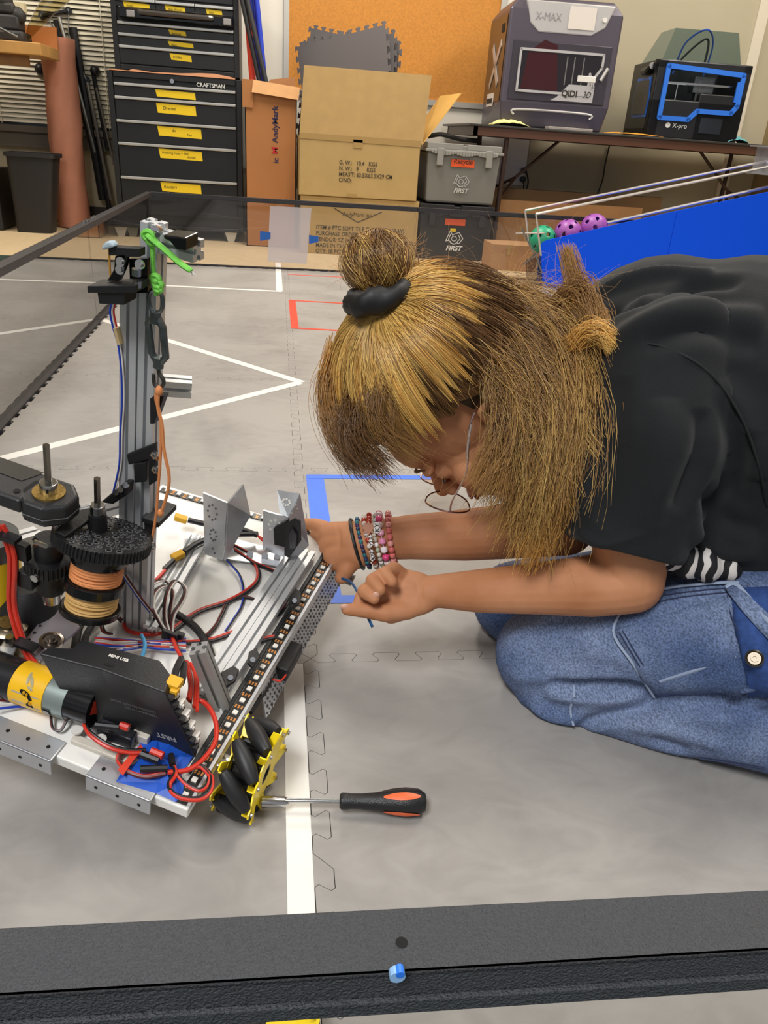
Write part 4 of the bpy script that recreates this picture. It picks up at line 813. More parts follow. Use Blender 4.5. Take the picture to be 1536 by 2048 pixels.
b = MB(); b.tube([RY(u, v, yS-.014) for u, v in ((218, 494), (219, 520), (221, 556))], .0008, 6); part(b, 'elastic_strand', mat('brass_wire', 'b07e2c', .5))
# sensor/servo leads down the mast
lp = [(226, 596), (220, 622), (226, 655), (236, 690), (242, 740), (244, 800), (240, 870), (238, 930), (226, 985)]
m_red = mat('wire_red', 'c5301f', .35); m_bk = mat('wire_black', '17161a', .38); m_wh = mat('wire_white', 'd8d3cc', .4); m_bl = mat('wire_blue', '1d3fae', .35); m_brn = mat('wire_maroon', '5a1712', .4)
def wire(name, pts, r, m_, off=(0, 0, 0), par=RB, n=6): b = MB(); b.tube(spl([np.array(p)+np.array(off) for p in pts], 7), r, 8); return part(b, name, m_, parent=par, smooth=True)
wire('blue_wire', [RY(u, v, MY-.01) for u, v in lp], .0008, m_bl); wire('white_wire', [RY(u+4, v, MY-.009) for u, v in lp], .0008, m_wh)
wire('red_wire', [RY(u+7 if v < 690 else u+3, v, MY-.008) for u, v in lp], .001, m_red)
b = MB(); b.tube([RY(233, 655, MY-.01), RY(241, 687, MY-.01)], .004, 8, flat=.5); part(b, 'masking_tape_wrap', mat('masking', 'c2a877', .7))
# green cord with knots
m_gc = mat('cord_green', '74c84a', .55, bump=.4, bscale=1500); yg = MY-.016
gcord = [(292, 462), (300, 482), (305, 500), (306, 530), (309, 556), (314, 575), (312, 590)]
b = MB(); b.tube(spl([RY(u, v, yg) for u, v in gcord], 6), .0019, 8); 
gc = part(b, 'green_cord', m_gc, smooth=True)
b = MB(); pts = spl([RY(294, 470, yg-.004), RY(330, 500, yg-.004), RY(358, 525, yg-.004), RY(383, 542, yg-.004)], 6); b.tube(pts, [.0032]*(len(pts)-1)+[.0022], 10, flat=.6); part(b, 'cord_tail', m_gc, parent=gc, smooth=True)
b = MB()
for k, (du, dv) in enumerate(((388, 549), (391, 551), (385, 552))): b.tube([RY(382, 541, yg-.004), RY(du, dv, yg-.004)], .0004, 4)
part(b, 'frayed_end', m_wh, parent=gc)
b = MB()
for u, v, r in ((298, 472, .0045), (304, 482, .0035), (311, 557, .0032), (315, 568, .0035), (316, 578, .0025)):
    p = RY(u, v, yg-.002); b.tube(spl([p+np.array([r*math.cos(k*1.05), 0, r*.75*math.sin(k*1.05)]) for k in range(6)], 4, True), .0021, 6, close=True)
part(b, 'knot', m_gc, parent=gc, smooth=True)
# turnbuckle
tb = MB(); m_tbk = mat('turnbuckle_zinc', '6d7474', .3, .9, var=.2, vscale=200)
top = RY(312, 628, yg); bot = RY(317, 730, yg)
for s_ in (-1, 1): tb.tube([top+np.array([s_*.001, 0, -.002]), top+np.array([s_*.0062, 0, -.009]), bot+np.array([s_*.0062, 0, .009]), bot+np.array([s_*.001, 0, .002])], .0031, 8)
tb.cyl(top+np.array([0, 0, .002]), top+np.array([0, 0, -.007]), .0045, 8); tb.cyl(bot+np.array([0, 0, -.002]), bot+np.array([0, 0, .007]), .0045, 8)
tbo = part(tb, 'turnbuckle', m_tbk, smooth=True)
b = MB(); ec = RY(312, 602, yg); b.tube(spl([ec+np.array([.0075*math.sin(a)*(.8), 0, .0095*math.cos(a)]) for a in np.linspace(.35, 2*PI-.35, 12)][::1], 3), .0017, 8); 
b.tube([ec+np.array([0, 0, -.009]), top], .0016, 8); part(b, 'eye_bolt', m_tbk, parent=tbo, smooth=True)
b = MB(); b.tube(spl([bot, RY(318, 745, yg), RY(326, 758, yg), RY(327, 768, yg), RY(319, 775, yg), RY(309, 768, yg), RY(307, 748, yg)], 5), .0017, 8); part(b, 'hook', mat('steel_dark', '5c5a58', .35, .9), parent=tbo, smooth=True)
m_oc = mat('cord_orange', 'd98a52', .6, bump=.4, bscale=1500)
oc = wire('orange_cord', [RY(u, v, MY-.018) for u, v in ((319, 773), (313, 785), (312, 800), (320, 830), (322, 880), (320, 930), (317, 970), (312, 1030), (303, 1085))], .0013, m_oc)
wire('orange_cord', [RY(u, v, MY-.02) for u, v in ((317, 782), (316, 815), (324, 850), (328, 900), (338, 950), (335, 985), (322, 1028))], .0015, m_oc)
b = MB(); b.ball(RY(318, 782, MY-.019), .0032, 10, 8, (1, 1, 1.5)); b.ball(RY(321, 1026, MY-.02), .003, 10, 8, (1, 1, 1.4)); part(b, 'cord_knot', m_oc, smooth=True)
b = MB(); p = RY(301, 1092, MY-.02); b.ball(p, .0055, 12, 8, (1, .7, 1.2)); part(b, 'chrome_eyelet', m_steel, smooth=True)
# --- big gear + spools
gy = .117; gp = RY(207, 1067, gy); GX, GZ = gp[0], gp[2]
def gear(c, r, h, teeth, pattern=True):
    b = MB(); n = teeth*4; vs = []
    for z in (c[2]-h, c[2]):
        for k in range(n): a = 2*PI*k/n; rr = r if k % 4 in (1, 2) else r-.0016; vs.append((c[0]+rr*math.cos(a), c[1]+rr*math.sin(a), z))
    b.add(vs, [tuple(range(n))[::-1], tuple(range(n, 2*n))]+[(k, (k+1) % n, n+(k+1) % n, n+k) for k in range(n)]); return b
_t = math.radians(-17); _R = np.array([[1, 0, 0], [0, math.cos(_t), -math.sin(_t)], [0, math.sin(_t), math.cos(_t)]]); _pv = np.array([GX, gy, GZ]); MB.DM = np.eye(4); MB.DM[:3, :3] = _R; MB.DM[:3, 3] = _pv-_R@_pv
g = part(gear((GX, gy, GZ), .043, .0105, 72), 'large_gear', m_blk)
# Voronoi-like webbing on the gear's top
b = MB(); rnd = random.Random(5); cells = []
for _ in range(900):
    a, r_ = rnd.uniform(0, 2*PI), .0385*math.sqrt(rnd.random()); p = (r_*math.cos(a), r_*math.sin(a)); 
    s_ = rnd.choice((.0016, .0024, .0032))
    if r_ > .009 and all(math.hypot(p[0]-c_[0], p[1]-c_[1]) > s_+c_[2]+.0004 for c_ in cells): cells.append((p[0], p[1], s_))
for cx, cy, s_ in cells:
    ns = 6; o_ = [(GX+cx+s_*math.cos(2*PI*k/ns+cx*900), gy+cy+s_*math.sin(2*PI*k/ns+cx*900)) for k in range(ns)]; i_ = [(GX+cx+s_*.68*math.cos(2*PI*k/ns+cx*900), gy+cy+s_*.68*math.sin(2*PI*k/ns+cx*900)) for k in range(ns)]
    vs = [(x, y, GZ+.0008) for x, y in o_]+[(x, y, GZ+.0008) for x, y in i_]+[(x, y, GZ-.0001) for x, y in o_]
    b.add(vs, [(k, (k+1) % ns, ns+(k+1) % ns, ns+k) for k in range(ns)]+[(2*ns+k, 2*ns+(k+1) % ns, (k+1) % ns, k) for k in range(ns)])
part(b, 'gear_webbing', mat('web_grey', '5a5a5c', .4), parent=g)
zs_ = [RY(200, v, gy)[2] for v in (1105, 1140, 1143, 1172, 1178, 1192, 1207, 1222)]
zb0 = RY(203, 1112, gy-.03)[2]
def ringprof(b, z0, z1, r): b.lathe([(r, z0), (r, z1)], 40, (GX, gy, 0))
SP = lambda v: RY(200, v, gy-.022)[2]
b = MB(); b.lathe([(.022, SP(1112)), (.0275, SP(1118)), (.0275, SP(1128)), (.024, SP(1150))][::-1], 40, (GX, gy, 0)); part(b, 'spool_hub', m_blackg, smooth=True)
sp = MB(); sp.lathe([(.0265, SP(1196)), (.0265, SP(1180)), ], 40, (GX, gy, 0)); spo = part(sp, 'spool_flange', m_blackg, bevel=.001)
sp = MB(); sp.lathe([(.027, SP(1234)), (.027, SP(1224))], 40, (GX, gy, 0)); part(sp, 'spool_flange', m_blackg, bevel=.001)
def winding(name, z0, z1, r, m_, seed):
    b = MB(); n = 6; rnd = random.Random(seed)
    for k in range(n): 
        z = z0+(z1-z0)*(k+.5)/n; tilt = rnd.uniform(-.001, .001); b.tube([(GX+r*math.cos(a), gy+r*math.sin(a), z+tilt*math.sin(a)) for a in np.linspace(0, 2*PI, 40, endpoint=False)], abs(z1-z0)/n*.62, 6, close=True)
    b.lathe([(r-.0003, z1), (r-.0003, z0)] if z1 < z0 else [(r-.0003, z0), (r-.0003, z1)], 30, (GX, gy, 0)); return part(b, name, m_, smooth=True)
winding('orange_cord_winding', SP(1180), SP(1152), .0215, m_oc, 1); winding('tan_cord_winding', SP(1224), SP(1197), .0215, mat('cord_tan', 'c39a5a', .6, bump=.3, bscale=1500), 2)
MB.DM = None
b = MB(); b.tube([RY(231, 1150, gy-.02), RY(272, 1112, gy+.02)], .0012, 6); part(b, 'orange_cord_run', m_oc)
b = MB(); p = RY(178, 1137, gy-.027); b.ball(p, .003, 10, 8, (1, .4, 1.3)); part(b, 'cord_end', mat('cord_end', 'a8743a', .6), smooth=True)
b = MB(); b.box(RY(272, 1092, gy+.01), RY(292, 1108, gy+.018)); part(b, 'cord_guide', m_blk)
# second shaft
shx = RY(195, 1015, gy+.004)
def zat(u, v, y): return RY(u, v, y)[2]
yy = gy+.004
b = MB(); b.cyl((shx[0], yy, GZ), (shx[0], yy, zat(195, 957, yy)), .003, 6); part(b, 'hex_shaft', mat('shaft_steel', '7f7c74', .25, 1.))
b = MB(); b.lathe([(.0065, zat(195, 1025, yy)), (.0065, zat(195, 1009, yy))], 24, (shx[0], yy, 0)); part(b, 'shaft_collar', m_steel, bevel=.0008)
b = MB(); b.lathe([(.0085, GZ), (.0075, zat(195, 1026, yy))], 24, (shx[0], yy, 0)); part(b, 'bearing_boss', m_blk)
b = MB(); b.prism([RZ(u, v, GZ+.008) for u, v in ((110, 1068), (150, 1028), (188, 1020), (200, 1032), (130, 1080))], (0, 0, .004)); part(b, 'gear_arm', m_blk, bevel=.001)
# gearbox (worm)
wy = .1; wp_ = RY(98, 985, wy); wx = wp_[0]; zt_ = wp_[2]; zb1 = zat(98, 1058, wy-.02)
oct_ = [(wx+.025*math.cos(PI/8+k*PI/4), wy+.024*math.sin(PI/8+k*PI/4)) for k in range(8)]
b = MB(); b.prism([(x, y, zb1) for x, y in oct_], (0, 0, zt_-zb1)); b.prism([(wx-.012, wy-.022, zb1+.006), (wx-.012, wy+.022, zb1+.006), (wx-.16, wy+.022, zb1+.006), (wx-.16, wy-.022, zb1+.006)], (0, 0, zt_-zb1-.006)); gb = part(b, 'gearbox', mat('gearbox_black', '222224', .45, bump=.15, bscale=600), bevel=.0035, seg=3)
b = MB(); b.lathe([(.0135, zt_), (.0135, zt_+.0015)], 24, (wx, wy, 0)); part(b, 'brass_ring', mat('brass', 'a8894a', .4, .8, var=.4, vscale=600), parent=gb)
b = MB(); b.lathe([(.0075, zt_+.001), (.0075, zt_+.011)], 24, (wx, wy, 0)); part(b, 'shaft_collar', m_steel, parent=gb, bevel=.0008)
b = MB(); b.cyl((wx, wy, zb1-.01), (wx, wy, zat(98, 892, wy)), .003, 6); part(b, 'hex_shaft', mat('shaft_steel', '7f7c74', .25, 1.), parent=gb)
b = MB(); b.cyl((wx+.004, wy-.0074, zt_+.006), (wx+.004, wy-.0078, zt_+.006), .0014, 10); b.cyl((wx-.022, wy-.012, zt_-.0), (wx-.022, wy-.012, zt_+.0006), .0028, 12); part(b, 'set_screw_holes', mat('hole_dark', '0a0807', .9), parent=gb)
b = MB(); b.add([(wx-.028, wy+.002, zt_+.0005), (wx-.02, wy+.022, zt_+.0005), (wx-.16, wy+.022, zt_+.0005), (wx-.16, wy+.004, zt_+.0005)], [(0, 1, 2, 3)]); part(b, 'blue_tape_strip', m_tb, parent=gb)
b = MB(); n = 8; o2 = [(wx+.0252*math.cos(PI/8+k*PI/4), wy+.0242*math.sin(PI/8+k*PI/4)) for k in range(8)]; zm = (zt_+zb1)/2-.002
b.tube([(x, y, zm) for x, y in o2], .0006, 4, close=True); part(b, 'seam', mat('seam_grey', '4c4c4e', .4), parent=gb)
# small gear, lower boss, collar, cone
sg = RY(98, 1112, wy); sx_, sz_ = sg[0], sg[2]
part(gear((sx_, wy, sz_), .0215, .0125, 34), 'small_gear', m_blk)
b = MB(); b.lathe([(.0125, sz_-.04), (.0125, sz_+.02)], 24, (sx_, wy, 0)); part(b, 'gear_boss', m_blk, smooth=True)
b = MB(); z = zat(100, 1190, wy); b.lathe([(.0085, z-.006), (.0085, z+.008)], 24, (sx_, wy, 0)); part(b, 'lower_collar', m_steel)
b = MB(); b.box((sx_-.02, wy-.02, sz_-.03), (sx_-.005, wy-.01, sz_-.012)); b.box((sx_-.02, wy-.02, sz_+.002), (sx_-.008, wy-.012, sz_+.02)); part(b, 'mount_block', m_blk, bevel=.001)
b = MB(); p = RY(66, 1082, wy-.022); b.cyl(p, RY(92, 1092, wy-.03), .0022, 10); b.cyl(p, p+np.array([.004, -.001, -.001]), .0042, 6); part(b, 'long_bolt', m_steel)
b = MB(); p = RY(72, 1154, wy-.022); b.cyl(p, p+np.array([0, -.003, .0]), .0038, 12); part(b, 'cap_screw', m_steel)
b = MB(); p = RZ(58, 1225, .03); b.lathe([(.033, .0), (.026, .022), (.012, .04)], 24, p-np.array([0, 0, .005])); part(b, 'rubber_cone', m_blk, smooth=True)
# upright yellow motor at far left edge
p = RZ(-4, 1150, .07); b = MB(); b.lathe([(.0215, -.03), (.0215, .03)], 28, p, (0, 0, 1)); part(b, 'rear_motor', mat('motor_yellow', 'd8b012', .4), smooth=True)
b = MB(); b.lathe([(.0217, .03), (.0217, .05)], 28, p, (0, 0, 1)); part(b, 'rear_motor_can', m_dsteel, smooth=True)
# hex plate area lower left: gearbox brackets
m_gpl = mat('grey_anodised', '8f8a92', .35, .7)
yq = .09
b = MB(); b.prism([RZ(u, v, .035) for u, v in ((45, 1290), (110, 1212), (140, 1218), (160, 1260), (118, 1300), (80, 1330))], (0, 0, .004)); gp_ = part(b, 'gearbox_plate', m_gpl, bevel=.001)
b = MB()
for u, v in ((102, 1226), (92, 1238), (80, 1252), (69, 1266), (58, 1280)): b.cyl(RZ(u, v, .0392), RZ(u, v, .0396), .0016, 10)
part(b, 'plate_holes', mat('hole_dark', '0a0807', .9), parent=gp_)
b = MB(); c_ = RZ(103, 1286, .039); b.lathe([(.011, 0), (.011, .004), (.0085, .0045), (.0085, .003), (.006, .003), (.006, .006), (.0035, .006), (.0035, .008)], 28, c_); part(b, 'bearing', mat('bearing_steel', '8f857c', .25, 1.), parent=gp_, smooth=True)
b = MB(); c_ = RZ(18, 1252, .04); b.lathe([(.017, -.03), (.017, .0), (.014, .002), (.009, .003), (.009, .006)], 28, c_); part(b, 'bevel_gear', mat('gear_brassy', '8a7f6c', .3, 1., var=.3, vscale=300), smooth=True)
b = MB(); 
for u, v in ((30, 1262), (45, 1238), (20, 1285), (60, 1230), (140, 1205), (150, 1232)): c_ = RZ(u, v, .035); b.cyl(c_, c_+np.array([0, 0, .008]), .004, 6); 
part(b, 'standoffs', m_steel)
b = MB(); b.prism([RZ(u, v, .03) for u, v in ((118, 1205), (150, 1195), (178, 1228), (148, 1250))], (0, 0, .003)); part(b, 'corner_plate', m_alu, bevel=.0006)
b = MB(); b.prism([RZ(u, v, .025) for u, v in ((0, 1275), (35, 1292), (25, 1315), (0, 1330))], (0, 0, .004)); part(b, 'flat_bar', m_alu)
# drive motor lying in front
my, = (.042,); ma = RY(-60, 1318, my); mb_ = RY(40, 1352+18, my); 
A0 = RY(-40, 1335, my); A1 = RY(212, 1420, my); d_ = ax(A1-A0); 
def on(u): # point on the motor axis under pixel column u
    f_ = (u-(-40))/(252.); return A0+(A1-A0)*f_
R_ = .0193
mo_ = MB(); mo_.cyl(on(-60), on(46), R_+.0004, 36); mo = part(mo_, 'drive_motor', mat('gearcase_black', '2f2e31', .3, .5), smooth=True)
b = MB(); b.cyl(on(46), on(112), R_+.0008, 36); lb = part(b, 'motor_label', mat('motor_yellow2', 'eeb91a', .35), parent=mo, smooth=True)
b = MB(); b.cyl(on(112), on(150), R_, 36); part(b, 'motor_can', mat('can_grey', '8b9693', .4, .5), parent=mo, smooth=True)
b = MB(); b.cyl(on(150), on(196), R_-.0006, 36); part(b, 'end_cap', m_blackg, parent=mo, smooth=True)
# bee emblem patches wrapped on the label (facing the viewer)
xu = d_; vdir = ax(np.array([0, -1., .9])-np.dot(np.array([0, -1., .9]), xu)*xu); wdir = np.cross(xu, vdir)
def cyl_patch(c_u, ang, pts, rr, m_, name, par):
    c_ = on(c_u); b = MB(); vs = []
    for du, da in pts: a = ang+da; vs.append(c_+xu*du+(vdir*math.cos(a)+wdir*math.sin(a))*rr)
    nn = len(vs); cc = sum(vs)/nn; b.add(vs+[cc+(ax(cc-on(c_u))*.0004)], [(k, (k+1) % nn, nn) for k in range(nn)]+[((k+1) % nn, k, nn) for k in range(nn)]); return part(b, name, m_, parent=par)
def ell(a, b_, rot=0, n=10): return [(a*math.cos(t)*math.cos(rot)-b_*math.sin(t)*math.sin(rot), (a*math.cos(t)*math.sin(rot)+b_*math.sin(t)*math.cos(rot))/R_) for t in np.linspace(0, 2*PI, n, endpoint=False)]
sgn = 1 if np.dot(wdir, (0, 0, 1)) < 0 else -1
m_wing = mat('wing_cream', 'd8d0a8', .4)
cyl_patch(76, sgn*-.45, ell(.0016, .006, -.15), R_+.0012, m_wing, 'wing', lb); cyl_patch(84, sgn*-.35, ell(.0016, .0055, -.6), R_+.0012, m_wing, 'wing', lb); cyl_patch(86, sgn*-.05, ell(.0014, .0035, -1.2), R_+.0012, m_wing, 'wing', lb)
cyl_patch(74, sgn*.55, [(-.011, -.3), (.0, -.3), (.001, .3), (-.011, .3)], R_+.0011, m_wh, 'label_panel', lb); cyl_patch(98, sgn*.6, [(-.004, -.35), (.005, -.35), (.005, .35), (-.004, .35)], R_+.0011, m_wh, 'label_panel', lb)
cyl_patch(88, sgn*.55, [(-.004, -.32), (.003, -.2), (.004, .35), (-.003, .3)], R_+.0013, m_bk, 'bee_emblem', lb)
cyl_patch(80, sgn*.22, ell(.006, .0025, .3), R_+.0014, m_bk, 'bee_emblem', lb); cyl_patch(78, sgn*.2, ell(.0015, .0018), R_+.0017, mat('motor_yellow2', 'eeb91a', .35), 'bee_stripe', lb); cyl_patch(84, sgn*.25, ell(.0012, .0018), R_+.0017, mat('motor_yellow2', 'eeb91a', .35), 'bee_stripe', lb); cyl_patch(91, sgn*.65, ell(.0015, .002), R_+.0017, mat('motor_yellow2', 'eeb91a', .35), 'bee_stripe', lb)
cyl_patch(120, sgn*.95, [(-.004, -.25), (.004, -.25), (.004, .25), (-.004, .25)], R_+.0009, m_bk, 'maker_tag', mo); cyl_patch(120, sgn*.95, [(-.003, -.18), (.003, -.18), (.003, .18), (-.003, .18)], R_+.0014, m_wh, 'maker_tag', mo)
e_ = on(196); b = MB(); vv = [e_+xu*.0006+vdir*.012+wdir*.006, e_+xu*.0006+vdir*.013-wdir*.006, e_+xu*.0006+vdir*.002-wdir*.008, e_+xu*.0006-vdir*.001+wdir*.006]; b.add(vv, [(0, 1, 2, 3)]); part(b, 'red_sticker', mat('sticker_red', 'cc3a22', .5), parent=mo)
b = MB(); vv = [e_+vdir*(R_-.001)+wdir*.003-xu*.001, e_+vdir*(R_-.001)-wdir*.006-xu*.001]; 
# control hub standing on its edge
ZH = .078
top_px = [(78, 1308), (95, 1295), (144, 1296), (163, 1279), (319, 1320), (341, 1350), (330, 1385), (200, 1338)]
T_ = [RZ(u, v, ZH) for u, v in top_px]; BR = RZ(392, 1516, .003); dn = BR-T_[6]
b = MB(); b.prism(T_, dn*1.0); hb_ = part(b, 'control_hub', mat('hub_black', '1e1e20', .42, bump=.12, bscale=600), bevel=.0012)
b = MB()
for k in range(5): p = T_[6]+(T_[5]-T_[6])*.55+dn*(.12+.17*k); b.cbox(p+np.array([.003, 0, 0]), (.006, .009, .008)); b.cbox(p+np.array([.0065, -.002, .0]), (.002, .003, .005))
part(b, 'port_block', m_wh, parent=hb_, bevel=.0008)
b = MB()
for k in range(8): p = T_[6]+(T_[5]-T_[6])*.2+dn*(.1+.11*k); b.cbox(p+np.array([.002, 0, 0]), (.005, .006, .004))
part(b, 'port_slots', m_black, parent=hb_)
b = MB(); p = RZ(348, 1367, ZH-.004); b.cbox(p, (.013, .012, .008)); b.cbox(p+np.array([.004, -.006, -.002]), (.007, .007, .007)); xt = part(b, 'yellow_connector', mat('xt_yellow', 'd9a520', .45), bevel=.001)
ud = ax(T_[6]-T_[0]); upd = np.cross((0, 0, 1), ud)
p0 = RZ(216, 1312, ZH+.0006); text('lettering', 'MINI USB', p0, ud, upd, .0045, m_wh, hb_, .0001, world=False, bold=.03)
b = MB(); p = RZ(218, 1329, ZH+.0004); b.obox(p-ud*.004-upd*.0015, ud*.008, upd*.003, (0, 0, .0002)); part(b, 'usb_port', mat('port_dark', '050505', .6), parent=hb_)
nf = ax(np.cross(ud, dn)); nf = nf if nf[1] < 0 else -nf
p0 = T_[6]+dn*.74-ud*.012+nf*.0006; text('lettering', 'FIRST', p0, -ud, ax(dn), .008, mat('print_dim', '9a9a98', .5), hb_, .0001, world=False, bold=.02)
for k, s_ in enumerate(('CAUTION DO NOT SHORT', 'TERMINALS 12V DC')): text('lettering', s_, T_[6]+dn*(.38+.06*k)-ud*.02+nf*.0006, -ud, ax(dn), .0035, mat('print_dim2', '555556', .5), hb_, .0001, world=False)
# battery / box under
b = MB(); b.box(RZ(205, 1455, .002)+np.array([0, 0, 0]), RZ(262, 1500, .002)+np.array([0, 0, .014])); part(b, 'sensor_module', mat('module_navy', '14151f', .3), bevel=.001)
b = MB(); b.box(RZ(262, 1480, .002), RZ(310, 1470, .002)+np.array([.0, .008, .01])); part(b, 'white_bracket', mat('bracket_cream', 'c9c2b4', .5), bevel=.001)
# edge channel pieces on the front
b = MB(); x0, x1 = -.2, -.113
def channel(x0, x1):
    b = MB(); b.box((x0, -.010, .0005), (x1, .013, .003)); b.box((x0, -.010, -.017), (x1, -.0075, .003)); o = part(b, 'edge_channel', m_alu, bevel=.0008)
    h = MB(); n = max(2, int((x1-x0)/.018))
    for k in range(n): xx = x0+(k+.5)*(x1-x0)/n; h.cyl((xx, .002, .003), (xx, .002, .0033), .0018, 12); h.cyl((xx, -.0101, -.008), (xx, -.0104, -.008), .0016, 12)
    part(h, 'channel_holes', mat('hole_dark', '0a0807', .9), parent=o)
channel(-.27, -.128); channel(-.094, -.032)
b = MB(); b.box((-.125, .014, .0005), (-.055, .022, .006)); 
part(b, 'white_spacer_strip', mat('bracket_cream', 'c9c2b4', .5), bevel=.001)
b = MB()
for u, v in ((155, 1470), (202, 1488)): c_ = RZ(u, v, .003); b.lathe([(.0018, .006), (.005, .006), (.005, .008), (.0018, .008)], 16, c_)
part(b, 'nylon_washers', m_wh)
# blue tape lump
pg = [(310, 1450), (350, 1462), (385, 1495), (386, 1512), (362, 1548), (368, 1560), (366, 1585), (352, 1603), (312, 1585), (232, 1562), (240, 1548), (262, 1510), (285, 1480)]
P_ = [RZ(u, v, .004) for u, v in pg]; cen = sum(P_)/len(P_); b = MB(); vs = [cen+np.array([0, 0, .008])]; rr = [.33, .66, 1.]; n = len(P_); rnd = random.Random(3)
for r_ in rr:
    for p in P_: vs.append(cen+(p-cen)*r_+np.array([0, 0, (.007*(1-r_)+rnd.uniform(-.002, .003) if r_ < 1 else -.001)]))
fs = [(0, 1+k, 1+(k+1) % n) for k in range(n)]
for q_ in range(2): fs += [(1+q_*n+k, 1+(q_+1)*n+k, 1+(q_+1)*n+(k+1) % n, 1+q_*n+(k+1) % n) for k in range(n)]
b.add(vs, fs); part(b, 'blue_tape_patch', mat('painter_blue', '1d5fb4', .5) if False else mat('painter_blue2', '1650b8', .5), smooth=False)
b = MB(); b.prism([RZ(u, v, .012) for u, v in ((236, 1540), (262, 1508), (282, 1490), (288, 1500), (268, 1520), (246, 1552))], (0, 0, .0008)); part(b, 'red_tape_strip', mat('sticker_red', 'cc3a22', .5))
# LED strip
m_pcb = mat('pcb_black', '141312', .35); m_pad = mat('copper_pad', 'd08a45', .35, .4); m_led = mat('led_white', 'dedad0', .3)
def ledstrip(a, c, up=(0, 0, 1), w=.0105):
    a, c = np.array(a, float), np.array(c, float); d = ax(c-a); L_ = np.linalg.norm(c-a); s_ = np.cross(up, d); upv = np.array(up, float)
    b = MB(); b.obox(a-s_*w/2, d*L_, s_*w, upv*.0012); o = part(b, 'led_strip', m_pcb)
    n = int(L_/.0166); first = None; pads = MB()
    for k in range(n):
        p = a+d*(k+.5)*.0166+upv*.0012
        if first is None:
            lb_ = MB(); lb_.obox(-d*.0025-s_*.0025, d*.005, s_*.005, upv*.0016); first = part(lb_, 'led', m_led, parent=o); first.location = p; lc = MB(); lc.cyl(upv*.0016, upv*.0018, .0016, 10); fc = part(lc, 'lens', mat('led_yellowish', 'cfc9a8', .3), parent=first) if False else None
        else: cpy = first.copy(); COL.objects.link(cpy); cpy.parent = o; cpy.location = p
        for j in (-1, 0, 1):
            q_ = p+d*.0083+s_*j*.0032; pads.obox(q_-d*.0019-s_*.0009, d*.0017, s_*.0018, upv*.0003); pads.obox(q_+d*.0003-s_*.0009, d*.0017, s_*.0018, upv*.0003)
    part(pads, 'solder_pads', m_pad, parent=o)
ledstrip((-.0085, .0, .0005), (-.0085, LL_-.004, .0005)); 
a = RZ(322, 980, .0005); c = RZ(683, 1082, .0005); ledstrip(a, c)
ledstrip(RZ(60, 1262, .0005), RZ(150, 1140, .0005))
b = MB(); b.box((-.0025, .0, .0), (.0005, LL_+.0, .0035)); part(b, 'edge_trim', m_alu)
b = MB(); b.box((-.0185, .03, .0), (-.0145, LL_-.02, .004)); part(b, 'strip_backing', m_black)
# perforated side channel below the plate
zc = -.05; P1 = RZ(703, 1150, zc); P2_ = RZ(520, 1432, zc); xo = (P1[0]+P2_[0])/2
m_chan = mat('channel_alu', 'c0c2c6', .32, .6, var=.1, vscale=40)
ya_, yb_ = max(P2_[1], .09), P1[1]
b = MB(); b.add([(.0, LL_, -.012), (.0, ya_, -.012), (xo, ya_, zc), (xo, yb_, zc)], [(0, 1, 2, 3)]); o = part(b, 'side_channel', m_chan); o.modifiers.new('s', 'SOLIDIFY').thickness = .002
b = MB()
def onch(s_, t_): return np.array([.0, LL_, -.012])*(1-t_)*s_+np.array([.0, ya_, -.012])*(1-s_)*(1-t_)+np.array([xo, yb_, zc])*t_*s_+np.array([xo, ya_, zc])*(1-s_)*t_
nn = ax(np.cross(np.array([0, 1., 0]), np.array([xo, 0, zc+.012]))); nn = nn if nn[2] > 0 else -nn
rnd = random.Random(8)
for i in range(40):
    for j, t_ in enumerate((.12, .3, .5, .7, .88)):
        c_ = onch((i+.5+(.5 if j % 2 else 0))/40.5, t_)+nn*.0004; r_ = .0012 if (i+j) % 3 else .0019; b.cyl(c_, c_+nn*.0003, r_, 10)
part(b, 'channel_perforations', mat('perf_dark', '4c4b4a', .5), parent=o)
b = MB()
for k in range(22): c_ = onch((k+.5)/22, .965)+nn*.0004; b.cyl(c_, c_+nn*.0005, .0016, 8)
part(b, 'rim_glints', m_steel, parent=o)
b = MB(); p = RZ(578, 1326, -.03); b.obox(p+np.array([-.012, -.028, 0]), (.02, 0, 0), (0, .045, 0), (0, 0, .018)); sn = part(b, 'side_servo', m_blk, bevel=.002)
wire('side_cable', [RZ(u, v, -.02) for u, v in ((572, 1292), (560, 1320), (545, 1350), (530, 1380), (500, 1425))], .003, m_bk)
wire('side_lead', [RZ(u, v, -.015) for u, v in ((545, 1358), (560, 1362), (572, 1350))], .001, m_red)
b = MB(); p = RZ(690, 1138, -.01); b.cyl(p, p+np.array([.008, 0, 0]), .005, 6); b.cyl(p+np.array([.0, .012, -.005]), p+np.array([.01, .012, -.005]), .0035, 10); b.obox(p+np.array([-.002, -.01, -.015]), (.016, 0, 0), (0, .02, 0), (0, 0, .003)); part(b, 'corner_hardware', m_steel, bevel=.0005)
# U brackets + switch
m_ub = mat('bracket_alu', 'c6c9cc', .32, .65, var=.1, vscale=50)
def ubr(pf, ps, name):
    b = MB()
    for q_ in pf: b.add(q_, [tuple(range(len(q_)))])
    o = part(b, name, m_ub); s_ = o.modifiers.new('s', 'SOLIDIFY'); s_.thickness = .0022; s_.offset = 0; return o
